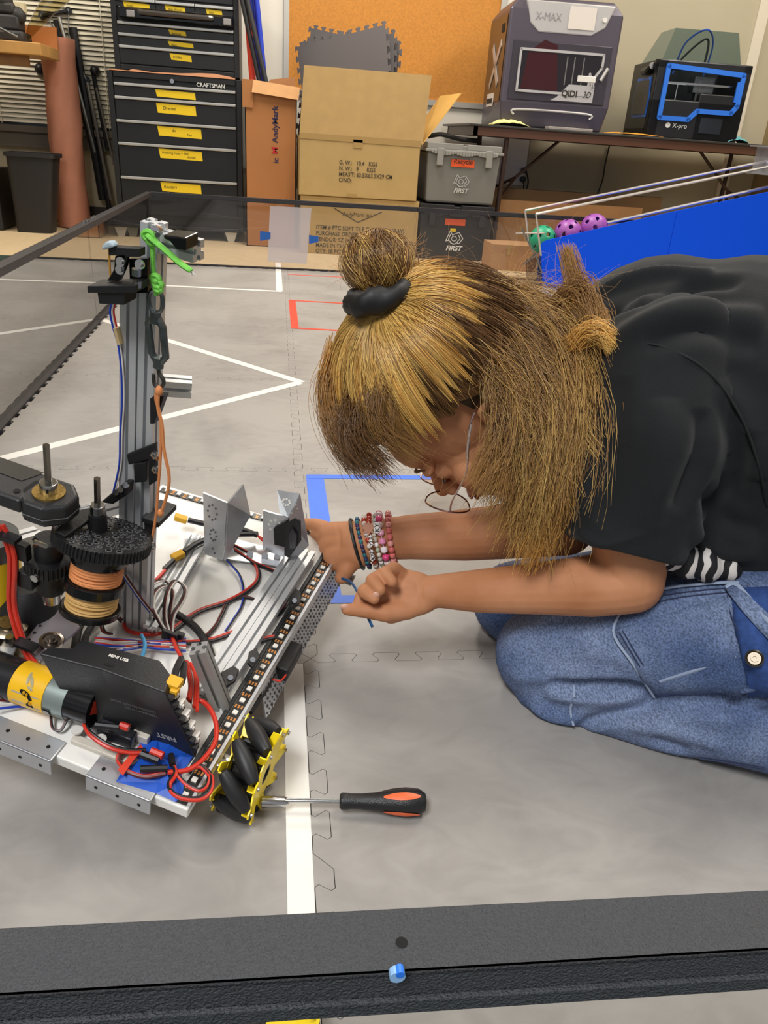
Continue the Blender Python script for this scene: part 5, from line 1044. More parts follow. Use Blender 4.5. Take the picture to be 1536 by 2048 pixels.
# bracket 1: two vertical faces; base z=0.01
ba = RZ(430, 1125, .004); yb1 = ba[1]
f1 = [RY(u, v, yb1) for u, v in ((407, 985), (455, 1005), (470, 1085), (432, 1065))]
xx_ = RY(452, 1000, yb1)[0]
f2 = [RX(u, v, xx_) for u, v in ((455, 1002), (468, 960), (468, 960), (470, 1085))]
B1 = RY(407, 985, yb1); B2 = RY(455, 1005, yb1); B3 = B2+np.array([.006, .038, .004]); 
bot_ = .012
f1 = [B1, B2, np.array([B2[0]+.002, B2[1], bot_]), np.array([B1[0]+.008, B1[1], bot_])]
p3 = RY(486, 968, yb1+.035); p4 = RY(434, 952, yb1+.035); p5 = RY(500, 1030, yb1+.035)
f2 = [B2, p3, p5, np.array([B2[0]+.004, B2[1], bot_])]
f3 = [B1, p4, p3, B2]
o = ubr([f1, f2], None, 'u_bracket')
def holes(o, quad, pts, r=.0016, m_=None):
    q0, q1, q2, q3 = [np.array(q_) for q_ in quad]; nrm = ax(np.cross(q1-q0, q3-q0)); tov = RM.T@(CP-RO)-q0; nrm = nrm if np.dot(nrm, tov) > 0 else -nrm; b = MB()
    for s_, t_ in pts: c_ = q0*(1-s_)*(1-t_)+q1*s_*(1-t_)+q2*s_*t_+q3*(1-s_)*t_+nrm*.0012; b.cyl(c_, c_+nrm*.0004, r, 10)
    part(b, 'bolt_holes', mat('hole_light', 'f2efe6', .5) if m_ is None else m_, parent=o)
ring8 = lambda cx, cy, r: [(cx+r*math.cos(k*PI/4), cy+r*math.sin(k*PI/4)*.6) for k in range(8)]
hl = mat('hole_mid', '5e5f62', .4)
holes(o, f1, ring8(.4, .25, .2)+ring8(.45, .62, .15)+[(.45, .85), (.55, .92)], .0013, hl); holes(o, f2, ring8(.45, .2, .25)+[(.3, .5), (.35, .6), (.4, .75), (.7, .7), (.45, .88)], .0014)
q1_, q2_ = RZ(520, 1110, .004), RZ(600, 1120, .004); yb2 = q1_[1]+.005
C1 = RY(527, 1020, yb2); C2 = RY(577, 1035, yb2); 
g1 = [C1, C2, np.array([C2[0]+.003, C2[1], .01]), np.array([C1[0]+.006, C1[1], .01])]
c3 = RY(600, 988, yb2+.02); c4 = RY(554, 980, yb2+.022); c5 = RY(617, 1090, yb2+.012)
g2 = [C2, c3, c5, np.array([C2[0]+.012, C2[1]-.002, .004])]; g3 = [c4, c3, C2, RY(560, 1028, yb2)]
o = ubr([g1, g2, g3], None, 'u_bracket'); holes(o, g1, ring8(.5, .3, .25), .0014); holes(o, g2, ring8(.4, .12, .25)+[(.5, .3), (.6, .4), (.5, .55), (.65, .65), (.5, .75), (.6, .9), (.4, .9)], .0012); holes(o, g3, ring8(.5, .45, .22), .0014)
b = MB(); fl = [RZ(u, v, .003) for u, v in ((430, 1090), (470, 1080), (600, 1115), (592, 1140), (560, 1135), (440, 1118))]; b.prism(fl, (0, 0, .002)); o = part(b, 'bracket_foot', m_ub)
b = MB()
for u, v in ((555, 1112), (572, 1130), (462, 1100), (500, 1108), (530, 1112)): b.cyl(RZ(u, v, .005), RZ(u, v, .008), .004, 12)
part(b, 'foot_bolts', m_steel, parent=o, smooth=True)
sw = RY(575, 1072, yb2-.006); b = MB(); fr = [RY(u, v, yb2-.01) for u, v in ((572, 1048), (590, 1034), (602, 1040), (603, 1080), (580, 1114), (570, 1108))]; b.prism(fr, (0, -.003, 0)); so_ = part(b, 'rocker_switch', m_blk, bevel=.0006)
b = MB(); b.prism([RY(u, v, yb2-.008) for u, v in ((546, 1058), (572, 1045), (574, 1096), (548, 1090))], (0, .012, 0)); part(b, 'switch_body', m_blk, parent=so_, bevel=.001)
b = MB(); b.prism([RY(u, v, yb2-.013) for u, v in ((578, 1066), (586, 1054), (596, 1068), (594, 1094), (580, 1096))], (0, -.003, 0)); part(b, 'rocker', mat('rocker_grey', '2c2c2e', .25), parent=so_, bevel=.001)
# cables
def zc_(lst): return [RZ(u, v, z) for u, v, z in lst]
def cab(lst, r, m_, name=None, du=0, dv=0): 
    nm = name or {'wire_red': 'red_wire', 'wire_black': 'black_wire', 'wire_white': 'white_wire', 'wire_blue': 'blue_wire', 'wire_maroon': 'maroon_wire'}[m_.name]
    return wire(nm, [RZ(p[0]+du, p[1]+dv, p[2] if len(p) > 2 else .004) for p in lst], r, m_)
cab([(376, 1040, .03), (430, 1052, .025), (480, 1058, .02), (515, 1071, .015)], .0034, m_bk, 'sleeved_cable'); cab([(368, 1104, .02), (400, 1084, .02), (450, 1070, .02), (515, 1068, .015)], .0034, m_bk, 'sleeved_cable')
for k in range(4): cab([(512+k, 1066+2*k, .016), (522+2*k, 1075+3*k, .014), (540, 1078+2*k, .012)], .001, m_red)
for (u, v, a_) in ((362, 1037, .2), (356, 1111, -.5)):
    p = RZ(u, v, .025 if v < 1100 else .02); dd_ = RZ(u+20, v-(10 if v > 1100 else -6), .022)-p; dd_ = ax(dd_); b = MB(); b.bar(p-dd_*.008, p+dd_*.0075, .009, .007); part(b, 'yellow_connector', mat('xt_yellow', 'd9a520', .45), bevel=.0012)
cab([(347, 1120, .02), (328, 1138, .018)], .0028, m_bk, 'heat_shrink')
def pair(lst, r, m1=m_red, m2=m_bk, o=(3, 3)): cab(lst, r, m1); cab(lst, r, m2, None, *o)
pair([(412, 1068), (450, 1085), (500, 1120), (548, 1142), (572, 1165), (575, 1195), (555, 1226), (510, 1248), (470, 1262), (415, 1280), (345, 1285)], .0019)
pair([(410, 1070), (450, 1090), (495, 1118), (513, 1135), (513, 1160), (490, 1182), (450, 1203), (395, 1222), (345, 1258)], .0019)
pair([(530, 1213), (515, 1200), (480, 1192), (455, 1202), (443, 1225), (430, 1250), (412, 1270)], .0013, m_brn, m_bk)
pair([(416, 1072), (440, 1080), (470, 1092), (500, 1108)], .0022)
pair([(438, 1088), (452, 1118), (478, 1150), (486, 1185), (482, 1212), (466, 1238), (450, 1262)], .0009, m_bl, m_bk, (2, 0))
cab([(330, 1140, .018), (310, 1162, .015), (285, 1182), (255, 1208), (246, 1240), (258, 1262), (300, 1269), (335, 1264)], .0021, m_red)
tie = (340, 1272)
loops = [[(340, 1272, .01), (330, 1235, .02), (333, 1192, .03), (347, 1164, .03), (362, 1166, .03), (371, 1182, .03), (362, 1206, .025), (346, 1232, .02), (342, 1270, .01)],
         [(338, 1272, .01), (318, 1242, .02), (305, 1212, .025), (309, 1186, .03), (325, 1173, .03), (340, 1174, .03), (346, 1187, .03), (341, 1222, .02), (337, 1268, .01)],
         [(336, 1270, .01), (303, 1228, .015), (286, 1202, .02), (291, 1180, .02), (312, 1164, .02), (330, 1162, .02), (342, 1172, .02)]]
for lp_ in loops:
    for m_, du, dv in ((m_brn, 0, 0), (m_wh, 3, 1), (m_bk, -3, -1)): cab(lp_, .0011, m_, None, du, dv)
b = MB(); p = RZ(*tie, .012); b.cbox(p, (.018, .005, .012)); b.cbox(p+np.array([.009, .004, .002]), (.009, .006, .006)); part(b, 'cable_tie', m_bk, bevel=.001)
for k, (m_, dy) in enumerate(((m_bl, -4), (m_brn, 2), (m_wh, 7), (m_red, 12), (m_brn, 16), (m_wh, 20), (m_bl, 24), (m_red, -1), (m_bl, 10))):
    wob = [3*math.sin(k*1.7+j) for j in range(5)]
    cab([(190, 1278+dy*.8+wob[0], .012), (235, 1280+dy+wob[1], .014), (285, 1282+dy*.6+wob[2], .012), (330, 1283+dy*.6+wob[3], .01), (372, 1282+dy*.7+wob[4], .008)], .0011, m_)
cab([(283, 1270, .02), (290, 1290, .022), (284, 1315, .015)], .002, mat('tie_lightblue', '4f9fd0', .5), 'blue_cable_tie')
m_braid = mat('braid_black', '1b1a1c', .45, var=.5, vscale=700, bump=.8, bscale=900)
cab([(150, 1295, .01), (160, 1250, .012), (190, 1216, .014), (240, 1206, .012), (290, 1206, .01), (340, 1222, .006), (385, 1250, .006), (412, 1285, .006), (425, 1320, .006), (428, 1345, .006)], .0042, m_braid, 'braided_sleeve')
cab([(168, 1300, .01), (172, 1272, .012), (190, 1242, .013), (212, 1222, .013), (240, 1212, .012)], .0036, m_braid, 'braided_sleeve')
cab([(222, 1268, .012), (205, 1262, .014), (203, 1240, .016), (225, 1228, .018), (245, 1240, .016)], .0013, m_brn); cab([(226, 1268, .012), (210, 1262, .014), (208, 1243, .016), (226, 1232, .018), (243, 1245, .016)], .001, m_bk)
pair([(345, 1276, .012), (352, 1295, .02), (362, 1315, .03), (360, 1325, .04)], .002, m_red, m_brn)
cab([(362, 1318, .04), (352, 1340, .06), (349, 1360, .072)], .0034, m_bk, 'heat_shrink'); cab([(368, 1328, .04), (366, 1350, .06), (362, 1366, .068)], .0034, m_bk, 'heat_shrink')
for k, m_ in enumerate((m_red, m_red, m_brn, m_wh, m_red, m_brn, m_red)): cab([(372+k*2, 1322+k, .03), (381+k*3-4, 1350, .03), (384+k*2.5-4, 1375, .035), (376+k*3, 1398+k*4, .04)], .0018 if m_ is m_red else .001, m_)
pair([(548, 1272, .004), (520, 1280, .004), (496, 1298), (476, 1312)], .0018)
cab([(500, 1285, .005), (482, 1300, .005)], .003, m_bk, 'heat_shrink'); cab([(508, 1292, .005), (488, 1306, .005)], .003, m_bk, 'heat_shrink')
pair([(480, 1308), (455, 1325), (436, 1348), (425, 1375)], .0017)
cab([(384, 1405, .03), (402, 1402, .035), (420, 1418, .03), (432, 1448, .025), (430, 1485, .02), (405, 1520, .014), (375, 1540, .012), (335, 1545, .012)], .0023, m_red)
pair([(168, 1448, .02), (180, 1470, .02), (215, 1494, .018), (255, 1505, .015), (290, 1505, .014)], .0018, m_red, m_bk, (1, -5))
pair([(330, 1545, .012), (290, 1552, .01), (255, 1542, .01), (236, 1522, .01), (240, 1507, .012), (262, 1500, .012)], .0018, m_red, m_brn, (2, 2))
pair([(345, 1525, .014), (350, 1545, .014), (338, 1565, .012), (342, 1582, .012), (365, 1594, .012), (400, 1595, .012), (420, 1578, .012), (422, 1550, .012), (405, 1532, .012), (388, 1530, .012)], .0017, m_bk, m_red, (2, 4))
pair([(352, 1545, .013), (370, 1565, .012), (395, 1578, .012), (412, 1570, .012), (416, 1548, .013), (400, 1530, .013)], .0014, m_bk, m_red, (1, 4))
cab([(282, 1508, .018), (318, 1522, .018)], .0036, m_bk, 'bullet_connector'); cab([(280, 1538, .016), (335, 1536, .016)], .0032, m_bk, 'bullet_connector'); cab([(302, 1502, .02), (326, 1512, .02)], .0036, m_red, 'bullet_connector'); cab([(190, 1450, .03), (238, 1455, .03)], .003, m_bk, 'bullet_connector'); cab([(240, 1450, .03), (258, 1456, .03)], .0034, m_red, 'bullet_connector')
cab([(342, 1510, .014), (345, 1530, .016)], .003, m_bk, 'cable_tie')
pair([(100, 1420, .01), (104, 1455, .006), (120, 1460, .006), (132, 1440, .01)], .0009, m_brn, m_bk, (2, 1))
for k, m_ in enumerate((m_brn, m_wh, m_bl)): cab([(-10, 1400+k*9, .01), (30, 1402+k*6, .006), (70, 1405+k*4, .004), (95, 1410+k*3, .004)], .0012, m_)
for k in range(2): wire('red_wire', [RY(u+k*10, v, y) for u, v, y in ((-5, 1050, .08), (8, 1075, .08), (20, 1120, .078), (18, 1200, .075), (28, 1250, .07), (42, 1290, .065), (62, 1325, .06), (80, 1345, .05))], .0023, m_red)
wire('black_wire', [RY(u, v, y) for u, v, y in ((12, 1060, .085), (32, 1115, .083), (30, 1200, .08), (40, 1250, .075), (55, 1290, .07), (72, 1325, .065))], .002, m_bk)
b = MB(); p = RY(52, 1290, .06); b.cbox(p, (.02, .01, .004)); part(b, 'cable_tie', m_bk); b = MB(); p = RY(18, 1075, .076); b.cbox(p, (.018, .01, .004)); part(b, 'cable_tie', m_bk)
# wires down the mast base
for k, m_ in enumerate((m_bl, m_wh, m_brn)): wire({0: 'blue_wire', 1: 'white_wire', 2: 'maroon_wire'}[k], [RY(u+k*3, v, MY-.012) for u, v in ((245, 1150), (262, 1175), (280, 1200), (300, 1225))], .0009, m_)
# standing extrusion
e1 = RZ(397, 1296, .075); e0 = RZ(444, 1412, .0)
b = MB(); extr(b, e0, e1, .0155, up=(1, .35, 0)); part(b, 'post_extrusion', mat('post_grey', 'a5a4a2', .4, .4, var=.1))
b = MB(); b.cyl(e0+np.array([0, 0, .003]), e0+np.array([.006, -.002, .003]), .003, 8); part(b, 'post_screw', m_steel)
for pts in (((590, 1180), (602, 1190), (598, 1212), (580, 1222), (576, 1200)), ((497, 1308), (512, 1300), (520, 1318), (505, 1340), (494, 1330)), ((440, 1350), (466, 1336), (478, 1344), (470, 1366), (450, 1378))):
    b = MB(); b.prism([RZ(u, v, .016) for u, v in pts], (0, 0, .004)); o = part(b, 'corner_bracket', m_blk, bevel=.001); u, v = np.mean(np.array(pts), 0); h = MB(); h.cyl(RZ(u, v, .02), RZ(u, v, .0225), .0028, 10); part(h, 'screw_head', m_steel, parent=o)
# mecanum wheel
m_roll = mat('roller_black', '1d1d1f', .5); m_yel = mat('plate_yellow', 'ffe01c', .4)
def mecanum(parent, M4, thing_=False):
    R0, wdt, nr = .048, .034, 9
    hub = MB(); hub.M = M4; hub.lathe([(.016, -.016), (.018, -.012), (.018, .012), (.016, .016), (.007, .016), (.007, .012)], 24, d=(1, 0, 0)); 
    for k in range(6): a = k*PI/3; hub.cyl((-.013, .024*math.cos(a), .024*math.sin(a)), (.013, .024*math.cos(a), .024*math.sin(a)), .0045, 10)
    root = hub.build('wheel', m_blk, parent, world=False) if not thing_ else parent
    if thing_: hub.build('hub', m_blk, parent, world=False)
    for sx_ in (-1, 1):
        b = MB(); b.M = M4; xp = sx_*.0155; N_ = 54; vs = []
        for k in range(N_): a = 2*PI*k/N_; vs += [(xp, .010*math.cos(a), .010*math.sin(a)), (xp, .0315*math.cos(a), .0315*math.sin(a))]
        b.add(vs, [(2*k, 2*k+1, (2*k+3) % (2*N_), (2*k+2) % (2*N_)) for k in range(N_)])
        for k in range(nr):
            a = 2*PI*k/nr+sx_*.33; tn = np.array([0, -math.sin(a), math.cos(a)]); rd = np.array([0, math.cos(a), math.sin(a)]); X_ = np.array([1., 0, 0]); ad_ = ax(X_*sx_+tn*.95*sx_*1.)
            p0 = X_*xp+rd*.030; wd = .0075; q0 = p0-tn*wd; q1 = p0+tn*wd; e_ = X_*(xp+sx_*.003)+rd*.0435+tn*sx_*.004
            b.add([q0, q1, e_+tn*.0045, e_-tn*.0045], [(0, 1, 2, 3)]); b.add([e_-tn*.0045, e_+tn*.0045, e_+tn*.003+rd*.0028, e_-tn*.003+rd*.0028], [(0, 1, 2, 3)])
            f_ = X_*sx_*-.007; b.add([q1, e_+tn*.0045, e_+tn*.0045+f_, q1+f_], [(0, 1, 2, 3)])
        o = b.build('side_plate', m_yel, root, world=False); s_ = o.modifiers.new('s', 'SOLIDIFY'); s_.thickness = .0014; s_.offset = 0
        b = MB(); b.M = M4
        for k in range(nr): a = 2*PI*k/nr+sx_*.33; tn = np.array([0, -math.sin(a), math.cos(a)]); rd = np.array([0, math.cos(a), math.sin(a)]); e_ = np.array([1., 0, 0])*(xp+sx_*.0045)+rd*.0425+tn*sx_*.004; b.cyl(e_, e_+np.array([sx_*.0016, 0, 0]), .0019, 8)
        b.build('pins', m_steel, o, world=False)
    for k in range(nr):
        a = 2*PI*k/nr; rd = np.array([0, math.cos(a), math.sin(a)]); tn = np.array([0, -math.sin(a), math.cos(a)]); d_ = ax(np.array([1., 0, 0])+tn*.95); b = MB(); b.M = M4; c_ = rd*.0395
        L2 = .021; b.lathe([(.0045, -L2), (.0058, -L2*.85), (.0078, -L2*.4), (.0084, 0), (.0078, L2*.4), (.0058, L2*.85), (.0045, L2)], 16, c_, d_); b.build('roller', m_roll, root, world=False, smooth=True)
    return root
wc = toL(Pz(501, 1536, .047)); Mw = np.eye(4); Mw[:3, 3] = wc
# keep the wheel vertical-ish: use robot frame rotation
mecanum(RB, Mw)
ax_p = MB(); ax_p.cyl(wc, wc-np.array([.05, 0, 0]), .004, 10); part(ax_p, 'axle', m_steel)
# loose second wheel near the front rail
o_ = Pz(505, 2110, .03); W2 = thing('mecanum_wheel', 'yellow and black roller wheel just behind the near rail, cut off at the bottom', 'wheel', tuple(Pz(505, 2110, 0)))
M2 = np.eye(4); M2[:3, :3] = np.array([[0, 0, -1.], [0, 1, 0], [1, 0, 0]]); M2[2, 3] = .024; mecanum(W2, M2, True)
# ================================================================== PERSON
from mathutils.bvhtree import BVHTree
def skinmat():
    m = bpy.data.materials.new('skin'); m.use_nodes = True; N, L = nodes(m); b = N['Principled BSDF']; g = N.new('ShaderNodeNewGeometry')
    n = N.new('ShaderNodeTexNoise'); n.inputs['Scale'].default_value = 14; n.inputs['Detail'].default_value = 5
    r = N.new('ShaderNodeValToRGB'); r.color_ramp.elements[0].position = .35; r.color_ramp.elements[0].color = lin('b27750'); r.color_ramp.elements[1].position = .68; r.color_ramp.elements[1].color = lin('ca8f69')
    L.new(g.outputs['Position'], n.inputs['Vector']); L.new(n.outputs['Fac'], r.inputs[0]); L.new(r.outputs[0], b.inputs['Base Color'])
    b.inputs['Specular IOR Level'].default_value = .3; b.inputs['Roughness'].default_value = .62; b.inputs['Subsurface Weight'].default_value = .12; b.inputs['Subsurface Radius'].default_value = (.012, .005, .003); b.inputs['Subsurface Scale'].default_value = .5
    n2 = N.new('ShaderNodeTexNoise'); n2.inputs['Scale'].default_value = 700; bp = N.new('ShaderNodeBump'); bp.inputs['Strength'].default_value = .12; bp.inputs['Distance'].default_value = .001
    L.new(g.outputs['Position'], n2.inputs['Vector']); L.new(n2.outputs['Fac'], bp.inputs['Height']); L.new(bp.outputs[0], b.inputs['Normal']); return m
m_skin = skinmat()
PX = lambda px, d: px/F*d
def capsule(b, a, c, ra, rc, n=20, flat=1., fdir=None):
    a, c = np.array(a, float), np.array(c, float); L_ = np.linalg.norm(c-a); prof = []
    for k in range(7): t = -PI/2+PI/2*k/6; prof.append((ra*math.cos(t), ra*math.sin(t)))
    for k in range(7): t = PI/2*k/6; prof.append((rc*math.cos(t), L_+rc*math.sin(t)))
    v0 = len(b.v); b.lathe(prof, n, a, c-a)
    if flat != 1. and fdir is not None:
        f_ = np.array(fdir)/np.linalg.norm(fdir)
        for i in range(v0, len(b.v)):
            p = np.array(b.v[i]); cen = a; k = np.dot(p-cen, f_)-0; b.v[i] = tuple(p-f_*k*(1-flat))
def chain(b, pts, n=20):      # pts: (u, v, depth, radius in px)
    P_ = [(Pd(u, v, d), PX(r, d)) for u, v, d, r in pts]
    for (p, r), (q_, s_) in zip(P_[:-1], P_[1:]): capsule(b, p, q_, r, s_, n)
def remeshed(b, name, mats, vox, parent, smooth_it=8, fac=.5, keep=True):
    o = b.build('tmp', mats, None); r = o.modifiers.new('r', 'REMESH'); r.mode = 'VOXEL'; r.voxel_size = vox; r.use_smooth_shade = True
    s_ = o.modifiers.new('s', 'SMOOTH'); s_.factor = fac; s_.iterations = smooth_it
    bpy.context.view_layer.update(); dg = bpy.context.evaluated_depsgraph_get(); me = bpy.data.meshes.new_from_object(o.evaluated_get(dg)); bpy.data.objects.remove(o)
    me.name = name; me.polygons.foreach_set('use_smooth', [True]*len(me.polygons))
    ob = bpy.data.objects.new(name, me); COL.objects.link(ob); me.materials.clear(); me.materials.append(mats)
    return ob
def getco(me): a = np.zeros(len(me.vertices)*3); me.vertices.foreach_get('co', a); return a.reshape(-1, 3)
def getno(me): a = np.zeros(len(me.vertices)*3); me.vertices.foreach_get('normal', a); return a.reshape(-1, 3)
def finish(ob, parent):       # put world-built mesh under its parent
    Mi = np.array(WM(parent).inverted()); co = getco(ob.data); co = co@Mi[:3, :3].T+Mi[:3, 3]; ob.data.vertices.foreach_set('co', co.ravel()); ob.parent = parent; ob.data.update()
def bvh_of(ob): me = ob.data; return BVHTree.FromPolygons([v.co.copy() for v in me.vertices], [tuple(p.vertices) for p in me.polygons])
def cast(bv, u, v, off=0.):
    d = ray(u, v); d = d/np.linalg.norm(d); h, n, i, ds = bv.ray_cast(Vector(CP), Vector(d))
    if h is None: return None
    return np.array(h)+np.array(n)*off
def folds(ob, bv, lst):       # lst: (pixel polyline, amplitude, sigma)
    co = getco(ob.data); no = getno(ob.data); D = np.zeros(len(co))
    for pts, amp, sig in lst:
        P_ = [cast(bv, u, v) for u, v in pts]; P_ = [p for p in P_ if p is not None]
        if len(P_) < 2: continue
        P_ = spl(P_, 4); best = np.full(len(co), 1e9); ln = len(P_)-1; tt = np.zeros(len(co))
        lo = np.min(P_, 0)-4*sig; hi = np.max(P_, 0)+4*sig; m_ = np.all((co > lo) & (co < hi), 1); C_ = co[m_]; bb = best[m_]; t_ = tt[m_]
        for i in range(ln):
            a, c = P_[i], P_[i+1]; ab = c-a; L2 = ab@ab+1e-12; t = np.clip(((C_-a)@ab)/L2, 0, 1); dd = np.linalg.norm(C_-(a+t[:, None]*ab), axis=1); w = dd < bb; bb = np.where(w, dd, bb); t_ = np.where(w, (i+t)/ln, t_)
        env = np.clip(np.sin(np.pi*np.clip(t_, 0, 1)), 0, 1)**.5; x = bb/sig
        D[m_] += amp*env*((1-.9*x*x)*np.exp(-x*x*.9))
    co += no*D[:, None]; ob.data.vertices.foreach_set('co', co.ravel()); ob.data.update()
PRS = thing('person', 'kneeling person in black shirt and blue jeans bent over the robot with a hex key', 'person', tuple(Pz(1250, 1480, 0)))
# head frame
HC = Pd(918, 788, .87)
upi = -.9*RR+.42*UU; fni = -.42*RR-.9*UU
rl = math.radians(14); LAT = math.cos(rl)*FF+math.sin(rl)*upi; HUP = math.cos(rl)*upi-math.sin(rl)*FF; HFN = fni
yw = math.radians(23); LAT, HFN = math.cos(yw)*LAT-math.sin(yw)*HFN, math.cos(yw)*HFN+math.sin(yw)*LAT
def HP(l, f, u): return HC+LAT*l+HFN*f+HUP*u
HM = np.eye(4); HM[:3, 0] = LAT; HM[:3, 1] = HFN; HM[:3, 2] = HUP; HM[:3, 3] = HC
b = MB()
def ellip(b, c, r): 
    v0 = len(b.v); b.M = HM; b.ball(c, 1., 28, 18, r); b.M = None
ellip(b, (0, -.008, .015), (.076, .095, .1)); ellip(b, (0, .03, -.045), (.062, .062, .07)); ellip(b, (0, .055, -.085), (.036, .036, .034)); ellip(b, (0, .08, .02), (.05, .018, .03))
for s_ in (-1, 1): ellip(b, (s_*.038, .058, -.048), (.026, .025, .026)); ellip(b, (s_*.03, .083, -.004), (.024, .01, .007))
capsule(b, HP(0, .086, -.012), HP(0, .110, -.043), .006, .0095); ellip(b, (-.009, .1, -.05), (.009, .01, .008)); ellip(b, (.009, .1, -.05), (.009, .01, .008)); ellip(b, (0, .091, -.073), (.022, .01, .006)); ellip(b, (0, .088, -.082), (.02, .01, .006))
for s_ in (-1, 1): 
    ellip(b, (s_*.031, .077, -.022), (.013, .012, .011))
    b.M = HM; b.tube(spl([(s_*.072, -.004, -.066), (s_*.081, -.022, -.059), (s_*.087, -.034, -.036), (s_*.085, -.030, -.014), (s_*.079, -.012, -.008), (s_*.075, -.006, -.020)], 4), .0048, 8); b.ball((s_*.076, -.019, -.040), 1., 12, 8, (.005, .013, .024)); b.ball((s_*.075, -.007, -.044), 1., 10, 8, (.006, .005, .007)); b.M = None
# neck
nk = Pd(1190, 745, .90); capsule(b, HP(0, -.02, -.06), nk, .052, .058); capsule(b, HP(0, .01, -.075), nk-UU*.03, .045, .055)
# torso core (kept inside the shirt)
chain(b, [(1230, 740, .90, 110), (1420, 800, .88, 150), (1700, 880, .84, 160)])
# near arm
chain(b, [(1300, 740, .79, 80), (1262, 1050, .81, 84), (1262, 1158, .815, 66)])
chain(b, [(1262, 1163, .815, 64), (1180, 1172, .825, 62), (1080, 1176, .84, 53), (960, 1182, .862, 44), (880, 1182, .878, 34), (850, 1186, .88, 33)])
# near hand: palm
for a_, c_ in (((852, 1180, .882, 29), (800, 1172, .885, 22)), ((852, 1190, .88, 30), (792, 1190, .882, 24)), ((850, 1198, .878, 28), (785, 1212, .876, 25)), ((845, 1205, .876, 24), (782, 1228, .87, 20)), ((838, 1168, .882, 24), (812, 1158, .884, 20))): chain(b, [a_, c_])
for f_ in ([(812, 1158, .888, 16), (788, 1138, .870, 15.5), (770, 1146, .852, 14), (784, 1163, .846, 12)],
           [(805, 1170, .886, 17), (765, 1151, .866, 16), (745, 1161, .848, 14.5), (760, 1179, .841, 12.5)],
           [(798, 1182, .884, 17), (748, 1171, .866, 16), (728, 1183, .848, 14.5), (748, 1197, .842, 12)],
           [(792, 1196, .882, 17), (748, 1195, .874, 14), (722, 1193, .868, 13), (717, 1207, .864, 11.5)],
           [(815, 1218, .872, 22), (772, 1226, .862, 19), (730, 1221, .86, 15.5), (694, 1219, .862, 12)]): chain(b, f_, 14)
# far arm
chain(b, [(1215, 680, 1.0, 85), (1150, 1010, .97, 70), (1120, 1050, .965, 62)])
chain(b, [(1130, 1052, .965, 60), (1040, 1060, .965, 57), (930, 1070, .97, 52), (820, 1074, .975, 45), (755, 1080, .978, 41), (715, 1088, .98, 42)])
for a_, c_ in (((715, 1075, .985, 34), (665, 1070, .995, 27)), ((715, 1090, .98, 36), (665, 1092, .99, 28)), ((712, 1105, .975, 34), (672, 1115, .98, 28))): chain(b, [a_, c_])
for f_ in ([(665, 1065, 1.0, 19), (632, 1052, 1.02, 16), (606, 1050, 1.03, 14), (588, 1058, 1.03, 12)], [(662, 1080, 1.0, 19), (625, 1072, 1.02, 16), (598, 1072, 1.03, 14), (580, 1080, 1.03, 12)], [(664, 1095, .995, 19), (630, 1092, 1.015, 16), (604, 1096, 1.02, 14), (586, 1104, 1.02, 12)], [(668, 1110, .99, 18), (636, 1112, 1.005, 15), (612, 1118, 1.01, 13), (596, 1124, 1.01, 11)],
           [(705, 1118, .972, 22), (692, 1140, .968, 17), (683, 1155, .97, 14)]): chain(b, f_, 14)
body = remeshed(b, 'body', m_skin, .0017, PRS, 4, .5)
bvb = bvh_of(body)
folds(body, bvb, [([(846, 1160), (842, 1185), (846, 1215)], -.0012, .004), ([(765, 1205), (785, 1195), (812, 1200)], -.0015, .004), ([(707, 1050), (704, 1080), (708, 1110)], -.001, .004), ([(672, 1045), (680, 1075), (676, 1110)], -.001, .004), ([(1205, 1100), (1200, 1140), (1215, 1165)], -.002, .012)])
finish(body, PRS)
# nail on the thumb and one finger
b = MB(); p = cast(bvb, 690, 1214, .0005); b.ball(p, 1., 10, 8, (.0055, .002, .0035)); b.build('nail', mat('nail', 'd8a58c', .25), body, smooth=True)
b = MB(); p = cast(bvb, 752, 1190, .0); b.ball(p, 1., 10, 8, (.004, .0015, .004)); b.build('nail', mat('nail', 'd8a58c', .25), body, smooth=True)
# eye, brow, lips
b = MB(); b.M = HM
for s_ in (-1, 1): b.tube(spl([(s_*.043, .085, -.026), (s_*.032, .0915, -.030), (s_*.02, .089, -.027)], 5), .0011, 6)
b.M = None; b.build('eyelashes', mat('lash', '2a1a12', .6), PRS)
b = MB(); b.M = HM
for s_ in (-1, 1): b.tube(spl([(s_*.048, .083, .002), (s_*.034, .094, .006), (s_*.016, .095, .002)], 5), [.0012]*3+[.0024]*5+[.002]*3, 6, flat=.6)
b.M = None; b.build('eyebrows', mat('brow', '6b4a2c', .7), PRS)
b = MB(); b.M = HM; b.ball((0, .099, -.0745), 1., 12, 8, (.019, .004, .0035)); b.ball((0, .097, -.0815), 1., 12, 8, (.017, .004, .004)); b.M = None; b.build('lips', mat('lips', 'a85a4c', .4), PRS, smooth=True)
